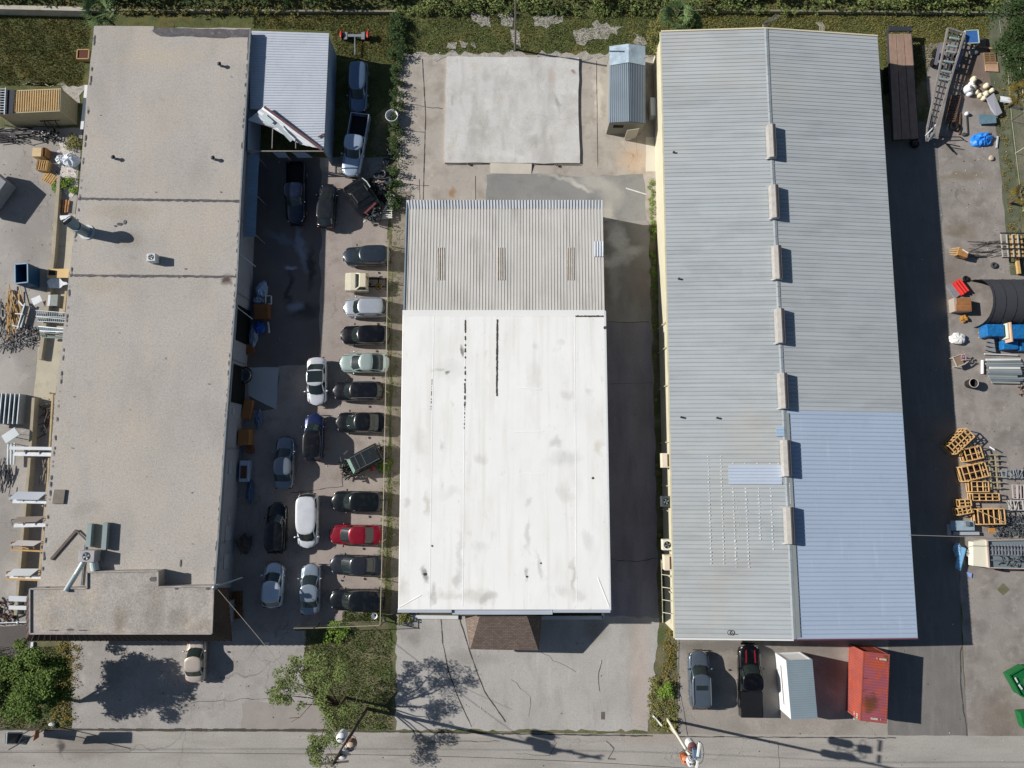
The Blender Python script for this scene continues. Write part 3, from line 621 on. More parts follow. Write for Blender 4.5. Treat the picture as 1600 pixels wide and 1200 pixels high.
for x, y, r_ in ((926, 747, .14), (675, 853, .1), (945, 512, .2), (845, 880, .1), (823, 901, .12), (664, 897, .18)):
    p = at(x, y, ZM + .03); cm.poly([(p.x + r_ * math.cos(t) * U(.6, 1), p.y + r_ * math.sin(t) * U(.6, 1), p.z) for t in (0, 1, 2, 3, 4, 5)])
part('roof_tears', cm, plain('tear_dark', '#4b4640', .9), MB_, world=True)
# wall body
wl = [at(637, 317, ZN), at(940, 317, ZN), at(943, 486, ZM), at(951, 948, ZM), at(624, 948, ZM), at(631, 486, ZM)]
part('rear_upper_wall', M().hexa([gz(wl[0], 3.2), gz(wl[1], 3.2), gz(wl[2], 3.2), gz(wl[5], 3.2)], [gz(wl[0], 3.3), gz(wl[1], 3.3), gz(wl[2], 5.4), gz(wl[5], 5.4)]), mk('warehouse_wall', '#b9b8b2', .85, var=.05), MB_, world=True)
part('wall', M().prism([p[:2] for p in wl], 0, ZN - .15), mk('warehouse_wall', '#b9b8b2', .85, var=.05), MB_, world=True)
part('upper_wall', M().prism([p[:2] for p in (wl[5], wl[2], wl[3], wl[4])], ZN - .1, ZM - .31), mk('warehouse_wall', '#b9b8b2'), MB_, world=True)
# rear metal roof with N-S ribs
rr = mk('rear_roof_metal', '#c9c6c0', .6, 0, var=.07, scale=.3, layers=[('#8f8b83', .6, .5, .7, .4, (2, .3, 1)), ('#c2beb6', .9, .6, .75, .3, None)])
rs = mk('rear_roof_seam', '#a09d98', .6, 0, var=.1)
a, b, c, d = at(636, 322, ZN + .05), at(942, 322, ZN + .05), at(945, 489, 5.55), at(631, 489, 5.55)
part('rear_roof', M().ribbed(d, c, b, a, 64, .03, .34, .06, seam=1), [rr, rs], MB_, world=True)
a2, b2 = at(635, 313, ZN - .02), at(942, 313, ZN - .02); up = Vector((0, 0, .05))
part('eave_sheet', M().ribbed(a + up, b + up, b2, a2, 64, .06, .42, .04, seam=1) if 0 else M().ribbed(at(636, 327, ZN + .1), at(942, 327, ZN + .1), b2 + up, a2 + up, 64, .06, .42, .04, seam=1), [mk('new_galvanised', '#ccd0d4', .45, .15, var=.12, scale=1), rs], MB_, world=True)
part('white_flashing', M().bar(at(629, 489, 5.75), at(945, 489, 5.75), .5, .12), mk('flash_white', '#e8e7e4', .6, var=.03), MB_, world=True)
part('edge_trim', M().bar(at(635.5, 316, 3.45), at(631, 486, 5.6), .08, .06), mk('trim_blue', '#8ea0b0', .5), MB_, world=True)
sk = mk('old_fibreglass', '#bcb3a5', .6, var=.2, scale=2.5, layers=[('#8a7156', 3, .5, .7, .5, (3, .5, 1))])
def rz_(y): return 3.45 + (5.55 - 3.45) * (y - 322) / 167
for x0, x1, y0, y1 in ((681, 695, 387, 438), (775, 789, 387, 438), (884, 897, 387, 438)):
    e = .02
    part('skylight', M().ribbed(at(x0, y1, rz_(y1) + e), at(x1, y1, rz_(y1) + e), at(x1 - .3, y0, rz_(y0) + e), at(x0 + .5, y0, rz_(y0) + e), 4, .06, .42, .03), sk, MB_, world=True)
part('repair_sheet', M().ribbed(at(927, 401, rz_(401) + .1), at(943, 401, rz_(401) + .1), at(943, 377, rz_(377) + .1), at(927, 377, rz_(377) + .1), 4, .05, .4, .02), mk('new_galvanised', '#bcc3ca'), MB_, world=True)
# front fascia and recess
part('front_fascia', M().bar(at(622, 953.5, 5.45), at(706, 953.5, 5.45), .3, .5).bar(at(864, 953.5, 5.45), at(953, 953.5, 5.45), .3, .5).bar(at(707, 955, 5.3), at(863, 955, 5.3), .45, .5), mk('fascia_grey', '#aeb6c0', .5, var=.05), MB_, world=True)
part('side_flashing', M().bar(at(945.5, 486, 5.7), at(953.5, 953, 5.7), .12, .22), mk('fascia_white', '#d5d8d8', .5, var=.03), MB_, world=True)
# front doors/windows for other viewpoints
wm = M(); y_ = wl[3].y
for k in (-8, -4.5, 1.8, 5.2): wm.box(k, y_ - .03, .9, 1.8, .06, 1.3)
part('front_window', wm, plain('dark_glass', '#1c2226', .1), MB_, world=True)
part('entrance_door', M().box(-.9, y_ - .03, .0, 1.8, .07, 2.2), plain('dark_glass', '#1c2226'), MB_, world=True)
# planter bed kerb
kb = M()
KY = [(634, 965), (945, 967)]
kb.bar(at(634, 963.5, .12), at(716, 964.5, .12), .32, .2); kb.bar(at(845, 965, .12), at(942, 965, .12), .32, .2); kb.bar(at(942, 952, .12), at(942, 966, .12), .25, .2)
solo('planter_kerb', kb, mk('kerb_white', '#cfd1d0', .8, var=.06, scale=1), 'low pale concrete kerb edging the bed along the white building front', 'kerb')
sheet('planter_bed', [(634, 948), (942, 948), (942, 964), (634, 963)], .026, mk('planter_soil', '#4a4438', .95, var=.2, grain=.3), .03)
# entrance canopy
EC = thing('entrance_canopy', 'brown hipped shingle canopy over the entrance of white building', 'canopy', at(785, 985, 0))
zt, ze = 4.6, 2.5
tl, tr, bl, br, wl_, wr_ = at(750, 961, zt), at(823, 961, zt), at(735, 1014, ze), at(841, 1016, ze), at(727, 963, ze), at(846, 963, ze)
def shmat(name, col):
    q = NB(name); wv = q.n.new('ShaderNodeTexBrick'); wv.inputs['Scale'].default_value = 1.0; wv.inputs['Brick Width'].default_value = .33; wv.inputs['Row Height'].default_value = .16; wv.inputs['Mortar Size'].default_value = .015
    c = lin(col); wv.inputs['Color1'].default_value = (*[x * .8 for x in c], 1); wv.inputs['Color2'].default_value = (*[x * 1.2 for x in c], 1); wv.inputs['Mortar'].default_value = (*[x * .45 for x in c], 1)
    q.l(q.pos, wv.inputs['Vector']); cur = q.mix(q.rng(q.noise(.8, 4), .35, .65, 0, .35), wv.outputs['Color'], tuple(x * .7 for x in c)); q.l(cur, q.b.inputs['Base Color']); q.b.inputs['Roughness'].default_value = .9; q.b.inputs['Specular IOR Level'].default_value = .15
    return q.m
part('shingle_roof', M().poly([tl, bl, br, tr]).poly([wl_, bl, tl]).poly([tr, br, wr_]), shmat('canopy_shingles', '#7f7066'), EC, world=True)
part('fascia', M().bar(bl - Vector((0, 0, .1)), br - Vector((0, 0, .1)), .06, .18).bar(bl - Vector((0, 0, .1)), wl_ - Vector((0, 0, .1)), .06, .18).bar(br - Vector((0, 0, .1)), wr_ - Vector((0, 0, .1)), .06, .18), plain('fascia_brown', '#5d4c42'), EC, world=True)
for px, py in ((740, 1008), (836, 1010)): p = at(px, py, 2.4); part('post', M().box(p.x, p.y + .1, 0, .2, .2, 2.38), plain('fascia_brown', '#5d4c42'), EC, world=True)

# concrete slab in the rear court
slab = mk('slab_concrete', '#cac8c4', .85, var=.05, scale=.3, grain=.1, gscale=9, layers=[('#a09c94', .35, .5, .62, .5, (1.2, .3, 1)), ('#8b867d', 1.4, .6, .76, .5, (1, .4, 1)), ('#dddbd6', .5, .55, .7, .5, None), ('#a9a69e', .4, .5, .7, .5, None), ('#b3aa94', .6, .55, .7, .4, None), ('#8e8a82', 2.2, .66, .8, .4, (1, .4, 1))], cracks=(.1, 0.0023, '#77736b', 0.45), bump=.06,
          blobs=[(897, 114, .4, .4, 0, .8, '#8a6a5e', .2), (862, 115, .4, 1, 0, .4, '#b59c8c', .2), (870, 158, .3, 1.2, .3, .5, '#7e7a72', .2), (760, 115, .5, 1.2, 0, .4, '#9a9891', .2), (832, 220, 1, 1, 0, .35, '#8f8a80', .2), (758, 205, .6, 2, 0, .35, '#98948a', .2), (822, 186, .12, .12, 0, .7, '#55504a', .2)])
SP = [at(x, y, .2) for x, y in ((698, 88), (905, 90), (904, 160), (906, 255), (830, 255), (766, 254), (695, 254), (696, 180))]
sl = solo('concrete_slab', M().prism(jag(SP, 1.2, .05, 8), 0, .2), slab, 'large raised pale concrete slab in the rear court', 'slab')
solo('loading_ramp', M().hexa([at(766, 254.5, 0), at(831, 255.5, 0), at(831, 255.5, .0), at(766, 254.5, 0)], [at(766, 254.5, .19), at(831, 255.5, .19), at(831, 255.5, .19), at(766, 254.5, .19)]) if 0 else
     M().add([at(766, 254.6, .01), at(831, 255.6, .01), at(830, 272, .03), at(766, 271, .03), at(766, 254.6, .19), at(831, 255.6, .19)], [(4, 3, 2, 5), (0, 4, 5, 1), (0, 3, 4), (1, 5, 2), (0, 1, 2, 3)]), mk('ramp_concrete', '#c9c1b2', .85, var=.08, scale=.6, grain=.08), 'short pale concrete ramp against the south edge of raised slab', 'ramp')
solo('steel_rail', M().bar(at(695, 256, .14), at(764, 255, .14), .05).bar(at(832, 256, .14), at(906, 257, .14), .05).blob(at(731, 256, .2), .12, .12, .1).blob(at(870, 258, .2), .12, .12, .1), plain('rail_dark', '#57534c'), 'thin dark steel edging bar with knobs along the slab south edge', 'rail')
sheet('pale_apron', [(1009, 214), (1032, 214), (1032, 268), (1009, 268)], .022, mk('apron', '#d0c9ba', .85, var=.05), .03)
# narrow gable shed
GS = thing('gable_shed', 'narrow grey ribbed metal shed with gable roof by the concrete slab', 'shed', at(980, 150, 0))
ze, zr = 2.3, 2.75
A = [at(952, 103, ze), at(982, 98, zr), at(1008, 103, ze)]; B = [at(951, 192, ze), at(983, 190, zr), at(1008, 193, ze)]
gm = mk('shed_ribs', '#8b98a2', .45, .1, var=.08, scale=.6); gs2 = mk('shed_rib_seam', '#5d666e', .5, .0)
part('roof', M().ribbed(B[0], B[1], A[1], A[0], 10, .05, .45, .02, seam=1).ribbed(B[1], B[2], A[2], A[1], 10, .05, .45, .02, seam=1), [gm, gs2], GS, world=True)
C = [at(952, 73, ze), at(982, 69, zr), at(1008, 73, ze)]; A_ = [p + Vector((0, 0, .08)) for p in A]; C = [p + Vector((0, 0, .08)) for p in C]
part('patched_roof', M().poly([A_[0], A_[1], C[1], C[0]]).poly([A_[1], A_[2], C[2], C[1]]), mk('patched_sheet', '#a9bac6', .4, .05, var=.2, scale=1.2, layers=[('#d4dce2', 2, .55, .7, .6, None), ('#6d7b88', 2.6, .6, .72, .6, None)]), GS, world=True)
wv = mk('shed_beige', '#8d8a80', .8, var=.06)
b4 = [A_[0] * 1, 0]
q0, q1, q2, q3 = at(952, 192, ze), at(1007, 193, ze), at(1007, 74, ze), at(953, 74, ze)
part('wall', M().prism([p[:2] for p in (q0, q1, q2, q3)], 0, ze - .06).add([gz(q0, ze - .06), gz(q1, ze - .06), gz(B[1], zr - .08)], [(0, 1, 2)]), wv, GS, world=True)
wq = q0.lerp(q1, .3)
part('window', M().box(q0.x + 1.0, q0.y - .03, 1.4, 1.0, .05, .5), dkk, GS, world=True)
part('door', M().box(q0.x + 2.4, q0.y - .55, .1, 1.2, .06, 1.95, rz=.15), mk('door_beige', '#b7b3a6', .7), GS, world=True)
solo('white_cabinet', M().box(*at(1024, 174, 0)[:2], 0, 1.4, 1.9, 1.0), mk('cabinet_white', '#c6ced0', .5), 'pale box cabinet in the gap between narrow gable shed and ribbed roof', 'cabinet', bevel=.04)

# ============================================================ RIGHT BUILDING
ZE, ZR = 4.4, 5.2
RB = thing('metal_building', 'long ribbed metal gable building with grey and blue roof on the right', 'building', at(1230, 520, 0))
rg = mk('rib_roof_west', '#adb2b4', .55, .0, var=.05, scale=.12, layers=[('#979da0', 1, .45, .7, .55, (.04, 1.3, 1)), ('#bfc5c8', 1, .5, .72, .5, (.05, 2.4, 1)), ('#b4bcbf', .4, .5, .72, .4, None), ('#8d9395', .5, .54, .72, .45, (.3, 1, 1)), ('#b9ad97', .08, .55, .75, .3, None)])
rg2 = rg
rb = mk('rib_roof_blue', '#acbacd', .5, .0, var=.05, scale=.15, layers=[('#a5b3c4', 1, .45, .7, .55, (.04, 1.3, 1)), ('#c4cfdb', .8, .6, .75, .5, (2.5, .25, 1)), ('#a9bace', .4, .5, .72, .5, (.5, 1, 1)), ('#98a9bf', .8, .56, .74, .3, None)])
rseam = mk('rib_seam', '#80878a', .6, .1, var=.15, scale=.8)
rseamb = mk('rib_seam_blue', '#7b8fa8', .6, .1, var=.12)
W0, R0, E0 = at(1033, 50, ZE), at(1196, 45, ZR), at(1371, 57, ZE)
W1, R1, E1 = at(1055, 997, ZE), at(1240, 999, ZR), at(1434, 997, ZE)
tt = (at(800, 641, ZR).y - R0.y) / (R1.y - R0.y)
Ms, Me = R0.lerp(R1, tt), E0.lerp(E1, tt)
NR = 150; nN = int(NR * tt)
part('west_roof', M().ribbed(W0, W1, R1, R0, NR, .045, .2, .05, seam=1), [rg, rseam], RB, world=True) if 0 else None
part('west_roof', M().ribbed(W1, W0, R0, R1, NR, -.045, .2, -.05, seam=1), [rg, rseam], RB, world=True) if 0 else None
def slope(name, a, b, c, d, n, mats):   # a-b across ribs, normal forced upwards
    m_ = M()
    if (b - a).cross(d - a).z < 0: a, b, c, d = b, a, d, c
    m_.ribbed(a, b, c, d, n, .032, .2, .05, seam=1); return part(name, m_, mats, RB, world=True)
slope('west_roof', W1, W0, R0, R1, NR, [rg, rseam])
slope('east_roof', R0, Ms, Me, E0, nN, [rg, rseam])
slope('east_roof', Ms, R1, E1, Me, NR - nN, [rb, rseamb]).__setitem__('label', 'newer blue sheeting on the lower east slope')
def wr(t, s, dz=.0):   # point on the west slope: t along N-S, s 0 eave - 1 ridge
    return W0.lerp(W1, t).lerp(R0.lerp(R1, t), s) + Vector((0, 0, dz))
def er(t, s, dz=.0): return R0.lerp(R1, t).lerp(E0.lerp(E1, t), s) + Vector((0, 0, dz))
def tN(y): return (at(800, y, ZR).y - R0.y) / (R1.y - R0.y)
t0, t1 = tN(727), tN(757)
slope('roof_repair_sheet', wr(t0, .5, .07), wr(t1, .5, .07), wr(t1, .96, .07), wr(t0, .97, .07), 6, [mk('repair_pale_blue', '#cdd8e6', .45, .3, var=.04), rseamb])
t0, t1 = tN(667), tN(682)
slope('roof_repair_sheet', wr(t0, .93, .09), wr(t1, .93, .09), wr(t1, 1.0, .09), wr(t0, 1.0, .09), 3, [mk('repair_light_blue', '#b4cbe0', .45, .3, var=.04), rseamb])
cap = M()
for i in range(60):
    a, b = i / 60, (i + 1) / 60 - .0004
    cap.poly([wr(a, .985, .045), wr(b, .985, .045), R0.lerp(R1, b) + Vector((0, 0, .075)), R0.lerp(R1, a) + Vector((0, 0, .075))]); cap.poly([R0.lerp(R1, a) + Vector((0, 0, .075)), R0.lerp(R1, b) + Vector((0, 0, .075)), er(b, .02, .045), er(a, .02, .045)])
part('ridge_cap', cap, mk('ridge_metal', '#b2b8ba', .5, .25, var=.12, scale=.8), RB, world=True)
cap = M()
for a, b in ((tN(645), .997),): cap.poly([er(a, .02, .07), er(b, .02, .07), er(b, .055, .07), er(a, .045, .07)])
part('old_roof_strip', cap, mk('old_strip', '#9ba19d', .55, .2, var=.1), RB, world=True)
vg = plain('vent_grey', '#a9a5a0', .5, .2); vd = plain('vent_dark', '#5d5654', .6, .2)
for y0, y1 in ((192, 243), (286, 337), (380, 432), (478, 531), (578, 633), (682, 738), (786, 843)):
    a, b = tN(y0 + 6), tN(y1 + 6); pa, pb = R0.lerp(R1, a), R0.lerp(R1, b); z = Vector((0, 0, 1)); x = Vector((1, 0, 0))
    vm = M(); prof = [(-.45, .06), (-.34, .5), (-.02, .62), (.1, .62), (.32, .5), (.42, .02)]
    for (xa, za), (xb, zb) in zip(prof, prof[1:]): vm.poly([pa + x * xa + z * za, pb + x * xa + z * za, pb + x * xb + z * zb, pa + x * xb + z * zb])
    for p in (pa, pb): vm.poly([p + x * q_ + z * r_ for q_, r_ in prof])
    vv = part('ridge_vent', vm, vg, RB, world=True)
    l2 = M(); 
    for q_, h_ in ((.04, .64), (.26, .56)): l2.bar(pa + x * q_ + z * h_, pb + x * q_ + z * h_, .09, .03)
    part('vent_slot', l2, vd, vv, world=True)
    part('end_plate', M().bar(pa + x * -.62 + z * .12, pa + x * .3 + z * .1, .06, .04).bar(pb + x * -.62 + z * .12, pb + x * .3 + z * .4, .08, .06), plain('plate_pale', '#c9c9c6'), vv, world=True)
# sealant dabs
dm = M(); rn = random.Random(9)
def dab(px, py, r=.065):
    p = at(px, py, 4.95); # height on west slope
    s = (px - 1050) / 185; p = at(px, py, ZE + (ZR - ZE) * max(0, min(1, s)) + .07)
    k = [(p.x + r * rn.uniform(.7, 1.3) * math.cos(t), p.y + r * rn.uniform(.7, 1.1) * math.sin(t), p.z) for t in (0, 1.05, 2.1, 3.14, 4.2, 5.25)]; dm.poly(k)
for x0, y0, x1, y1 in ((1106, 713, 1111, 880), (1126, 713, 1131, 880), (1145, 763, 1150, 886), (1165, 763, 1170, 886), (1185, 763, 1188, 842), (1204, 763, 1208, 858)):
    k = int((y1 - y0) / 5.6)
    for i in range(k + 1): dab(x0 + (x1 - x0) * i / k + rn.uniform(-.3, .3), y0 + (y1 - y0) * i / k, rn.uniform(.05, .085))
for x in (1145, 1164, 1183, 1203, 1216): dab(x, 724)
for i in range(12): dab(1149 + rn.uniform(-1, 8), 775 + i * 9, .04)
for i in range(6): dab(1223.5, 740 + i * 2.6, .05)
for i in range(12): dab(1233.5 + i * .15, 756 + i * 2.7, .05)
for i in range(11): dab(1224 + i * .2, 795 + i * 5, .05)
part('sealant_dabs', dm, plain('sealant', '#e6e8e8', .6), RB, world=True)['kind'] = 'stuff'
pv = M()
for x, y in ((1052, 239), (1060, 436), (1064, 652), (1120, 653)):
    s = (x - 1050) / 185; p = at(x, y, ZE + .8 * max(0, s)); pv.tube(p, p + Vector((0, 0, .28)), .09, n=10)
part('vent_pipe', pv, plain('dark_metal', '#3c3f42'), RB, world=True)
p = at(1140, 988, 4.85); part('roof_hook', M().torus((p.x, p.y, p.z + .1), .2, .03).bar(p + Vector((.1, -.1, .1)), p + Vector((.5, -.15, .1)), .05), plain('dark_metal', '#3c3f42'), RB, world=True)
# walls, gutters, trims
cream = mk('cream_wall', '#c5bfa8', .75, var=.06, scale=.5, layers=[('#b3a988', 1, .55, .75, .4, None)])
i0, i1 = .12, -.12
WP = [W0 + Vector((i0, -.1, 0)), E0 + Vector((-.15, -.1, 0)), E1 + Vector((-.15, .3, 0)), W1 + Vector((i0, .3, 0))]
wm = M().prism([p[:2] for p in WP], 0, ZE - .1)
part('wall', wm, cream, RB, world=True)
gb = M()
for (a, b, r_) in ((W0, W1, R1),): pass
gb.add([gz(WP[3], ZE - .1), gz(WP[2], ZE - .1), gz(R1 + Vector((0, .3, 0)), ZR - .12)], [(0, 1, 2)]); gb.add([gz(WP[0], ZE - .1), gz(WP[1], ZE - .1), gz(R0 + Vector((0, -.1, 0)), ZR - .12)], [(2, 1, 0)])
part('gable', gb, cream, RB, world=True)
part('gutter', M().bar(W0 + Vector((-.05, 0, -.08)), W1 + Vector((-.05, 0, -.08)), .16, .14), mk('gutter_cream', '#cfc8a8', .6, var=.1, scale=1), RB, world=True)
gp = M()
for y in (500, 540, 600, 690, 760, 800, 905, 930): p = at(1047, y, 4.3); gp.tube((W0.lerp(W1, tN(y)).x - .02, p.y, .2), (W0.lerp(W1, tN(y)).x - .02, p.y, 4.3), .045)
part('downpipe', gp, mk('gutter_cream', '#cfc8a8'), RB, world=True)
part('south_trim', M().bar(W1 + Vector((0, -.05, -.05)), R1 + Vector((0, -.05, -.05)), .12, .22), mk('trim_white', '#dcdcd8', .6, var=.03), RB, world=True)
part('south_trim', M().bar(R1 + Vector((0, -.04, -.08)), E1 + Vector((0, -.04, -.08)), .12, .2), mk('trim_maroon', '#6d3c48', .6), RB, world=True, label='maroon trim under the blue half of the south gable')
part('north_trim', M().bar(W0 + Vector((0, .05, -.02)), R0 + Vector((0, .05, -.02)), .14, .2).bar(R0 + Vector((0, .05, -.02)), E0 + Vector((0, .05, -.02)), .14, .2), mk('trim_cream', '#d5cbb0', .6, var=.05), RB, world=True)
dm = M()
for k in (17, 23.5, 30): dm.box(k, WP[2].y - .03, .05, 3.4, .06, 3.4)
part('roller_door', dm, plain('roller_grey', '#8d9094', .5), RB, world=True)
for y0, y1 in ((708, 730), (871, 893)):
    q_ = tN((y0 + y1) / 2); p = W0.lerp(W1, q_); L = (y1 - y0) / 17.0
    aw = thing('door_hood', 'boxy cream door hood on the west wall, %s' % ('above the dark condenser' if y0 < 800 else 'below the white condenser'), 'awning', (p.x - .25, p.y, 2.9))
    part('hood', M().box(-.05, 0, .0, .7, L, .9), mk('hood_cream', '#d9cdb8', .7), aw); part('brown_panel', M().box(.18, 0, .9, .26, L * .85, .03), plain('hood_brown', '#5b453c'), aw)
p = W0.lerp(W1, tN(925)); fr = M()
for i in range(5): fr.bar((p.x - .75, p.y + 2.3 - i * 1.1, 2.9), (p.x - .1, p.y + 2.3 - i * 1.1, 3.6), .05)
fr.bar((p.x - .75, p.y + 2.5, 2.9), (p.x - .75, p.y - 3.0, 2.9), .06); solo('awning_frame', fr, cream, 'cream awning frame without covering near the south end of the west wall', 'awning')
ac_unit('wall_condenser', 1038, 783, 2.7, 0, .85, .95, .7, plain('condenser_dark', '#42474c'), 'dark condenser unit bracketed to the cream west wall')
ac_unit('wall_condenser', 1040, 850, 2.7, 0, .9, .95, .7, plain('condenser_cream', '#d9d5c6'), 'cream condenser unit bracketed to the cream west wall')
# conduits at the north gable
cp = M()
for i in range(4):
    a = at(1192 + i * 1.6, 46, 4.8); b = at(1192 + i * 1.8, 38, 4.9 - .2 * i); c = at(1213 + i * 3.3, 22 + i * .8, 1.4); cp.path([a, b, c], .035)
for i in range(4):
    a = at(1281 + i * 2.2, 50, 4.7); b = at(1281 + i * 2.2, 41, 4.4); c = at(1275 + i * 3, 35, 2.5); cp.path([a, b, c], .035)
solo('conduit_bundle', cp, plain('conduit', '#a8a49c', .5, .3), 'bent steel conduits sticking out beyond the north gable', 'conduit')

# ============================================================ CARS
glass = mk('car_glass', '#262f2e', .09, var=.15, spec=.9)
tyre = plain('tyre_rubber', '#141414', .85)
rimm = plain('wheel_rim', '#8d9093', .35, .6)
lamp = mk('headlamp', '#c9ccd0', .12, spec=.8, coat=.6)
tail = mk('taillamp', '#7a1512', .2, spec=.6)
QT = [-40, -27, -13, 0, 13, 27, 40, 46, 52, 62, 74, 86, 90, 94, 106, 118, 128, 134, 140, 153, 167, 180, 193, 207, 220, 226, 232, 242, 254, 266, 270, 274, 286, 298, 308, 314]
KINDS = {  # hood z, belt z, deck z, cabin front base/top, rear top/base (fractions of L), roof width, H
    'sedan': (.86, .95, .98, .25, .07, -.20, -.36, .74, 1.44), 'suv': (1.02, 1.10, 1.12, .24, .10, -.40, -.465, .79, 1.70),
    'hatch': (.92, 1.0, 1.05, .25, .07, -.33, -.45, .76, 1.52), 'coupe': (.84, .93, 1.0, .23, .05, -.16, -.40, .73, 1.38),
    'van': (1.0, 1.08, 1.12, .34, .20, -.42, -.475, .82, 1.76), 'pickup': (1.12, 1.18, 1.2, .21, .11, -.10, -.13, .80, 1.84)}


def car(kind, fpx, rpx, label, col, W=1.86, roof=None, group='cars parked in the car yard', cat='car', name='parked_car', sunroof=False, rails=False, dead=False, lid=False, H=None, rearglass=None, z=.01, rightrot=None):
    zt = .75
    f, r = at(*fpx, zt), at(*rpx, zt); L = (f - r).xy.length; c = (f + r) / 2; rz = math.atan2(f.y - r.y, f.x - r.x)
    hz, bz, dz, xf0, xf1, xr1, xr0, rw, h = KINDS[kind]
    if H: h = H
    T = thing(name, label, cat, (c.x, c.y, z), rz, group)
    pm = col if not isinstance(col, str) else paint('paint_' + col.strip('#'), col)
    hw = W / 2
    # body shell
    xs = [-.5, -.49, -.475, -.45, -.42, -.38, -.30, -.15, 0, .15, .26, .34, .40, .43, .455, .475, .49, .5]
    if kind == 'pickup': xs = [-.135, -.12, 0, .15, .24, .34, .41, .45, .475, .49, .5]
    m = M(); rings = []
    for x in xs:
        t = abs(x) / .5; wd = hw * (1 - .07 * t ** 4) * (1 if t < .84 else 1 - (.14 if x > 0 else .12) * ((t - .84) / .16) ** 2.2)
        if x > xf0: u = (x - xf0) / (.5 - xf0); zz = hz - (hz * .16) * u ** 2.2 - (.16 if x > .495 else 0)
        elif x > xr0: zz = bz + (hz - bz) * max(0, (x - xf0 + .1) / .1)
        else: u = (xr0 - x) / (.5 + xr0 + 1e-6); zz = dz - .10 * u ** 2 - (.16 if x < -.495 else 0)
        lo = .26 if abs(x) < .45 else .34
        bow = (.42 if x > 0 else .2) * t ** 6
        rings.append([(x * L - math.copysign(bow * a * a, x), s * a * wd, b) for s, a, b in ((-1, .90, lo), (-1, .985, lo + .12), (-1, 1, zz * .62), (-1, .975, zz - .10), (-1, .90, zz - .02), (-1, .5, zz + .025), (0, 0, zz + .04), (1, .5, zz + .025), (1, .90, zz - .02), (1, .975, zz - .10), (1, 1, zz * .62), (1, .985, lo + .12), (1, .90, lo))])
    n = 13
    for rg_ in rings: m.v += rg_
    for i in range(len(rings) - 1):
        for j in range(n): m.f.append((i * n + j, i * n + (j + 1) % n, (i + 1) * n + (j + 1) % n, (i + 1) * n + j))
    m.f.append(tuple(range(n))[::-1]); m.f.append(tuple(range((len(rings) - 1) * n, len(rings) * n)))
    m.mi = [0] * len(m.f)
    body = part('body', m, pm, T, smooth=True)
    bv = body.modifiers.new('edge', 'EDGE_SPLIT'); bv.split_angle = math.radians(48)
    # cabin
    def P(deg, v, o=0):
        xf = (xf0 + (xf1 - xf0) * v) * L; xr = (xr0 + (xr1 - xr0) * v) * L
        wd = hw * (.93 + (rw + .12 - .93) * v) + o
        t = math.radians(deg); cx, ax = (xf + xr) / 2, (xf - xr) / 2 + o; e = 2 / 5.5
        cc, ss = math.cos(t), math.sin(t); x = cx + ax * math.copysign(abs(cc) ** e, cc); y = wd * math.copysign(abs(ss) ** e, ss)
        q_ = 1 - min(1, abs(y) / wd) ** 2; x += (.16 * max(0, cc) ** .5 if cc > 0 else -.08 * max(0, -cc) ** .5) * q_
        y *= 1 - .12 * max(0, (x - cx) / ax if ax else 0) ** 3
        return (x, y, bz - .03 + (h - .05 - bz + .03) * v)
    m = M(); k = len(QT); lv = [0, .5, 1.0]
    for v in lv: m.v += [P(d, v) for d in QT]
    base = P(0, 1)[2]; cx = (xf1 + xr1) / 2 * L
    for s_, zz in ((.93, .025), (.7, .045), (.3, .055)):
        for d in QT:
            p = P(d, 1); m.v.append((cx + (p[0] - cx) * s_, p[1] * s_, base + zz))
    m.v.append((cx, 0, base + .058))
    for a in range(5):
        for j in range(k): m.f.append((a * k + j, a * k + (j + 1) % k, (a + 1) * k + (j + 1) % k, (a + 1) * k + j)); m.mi.append(0 if a < 2 else 1)
    for j in range(k): m.f.append((5 * k + j, 5 * k + (j + 1) % k, 6 * k)); m.mi.append(1)
    part('roof', m, [pm, roof or pm], T, smooth=True)
    def glz(name, d0, d1, v0, v1, mat=glass):
        g = M(); ds = [d for d in QT if d0 <= d <= d1]; vs = [v0, (v0 + v1) / 2, v1]
        for v in vs: g.v += [P(d, v, .013) for d in ds]
        q = len(ds)
        for a in range(2):
            for j in range(q - 1): g.f.append((a * q + j, a * q + j + 1, (a + 1) * q + j + 1, (a + 1) * q + j)); g.mi.append(0)
        return part(name, g, mat, T, smooth=True)
    glz('windshield', -40, 40, .03, .97); glz('rear_window', 140, 220, .12, .95, rearglass or glass)
    for a, b in ((52, 86), (94, 128), (232, 266), (274, 308)): glz('side_window', a, b, .12, .88)
    def top_z(x):
        return hz - (hz * .16) * max(0, (x - xf0) / (.5 - xf0)) ** 2.2 + .035 if x > xf0 else dz + .03
    sg = M(); gp = .016
    for s_ in (-1, 1): sg.path([(x_ * L, s_ * hw * (.80 - .14 * ((x_ - xf0) / (.5 - xf0)) ** 2), top_z(x_) - .028) for x_ in (xf0 + .01, (xf0 + .5) / 2, .455)], gp, 4)
    sg.path([(L * .458 - .30 * a_ * a_, a_ * hw * .7, top_z(.458) - .02) for a_ in (-.9, -.5, 0, .5, .9)], gp, 4)
    if kind != 'pickup': sg.path([(xr0 * L - .08, a_ * hw * .8, dz + .0) for a_ in (-1, 0, 1)], gp, 4)
    for s_ in (-1, 1):
        for x_ in (.16, -.02, -.20): sg.path([(x_ * L, s_ * (hw + .002), .4), (x_ * L, s_ * (hw + .002), bz * .62), (x_ * L, s_ * hw * .975, bz - .09)], .012, 4)
    part('panel_gaps', sg, plain('gap_black', '#08090a', .9), T)
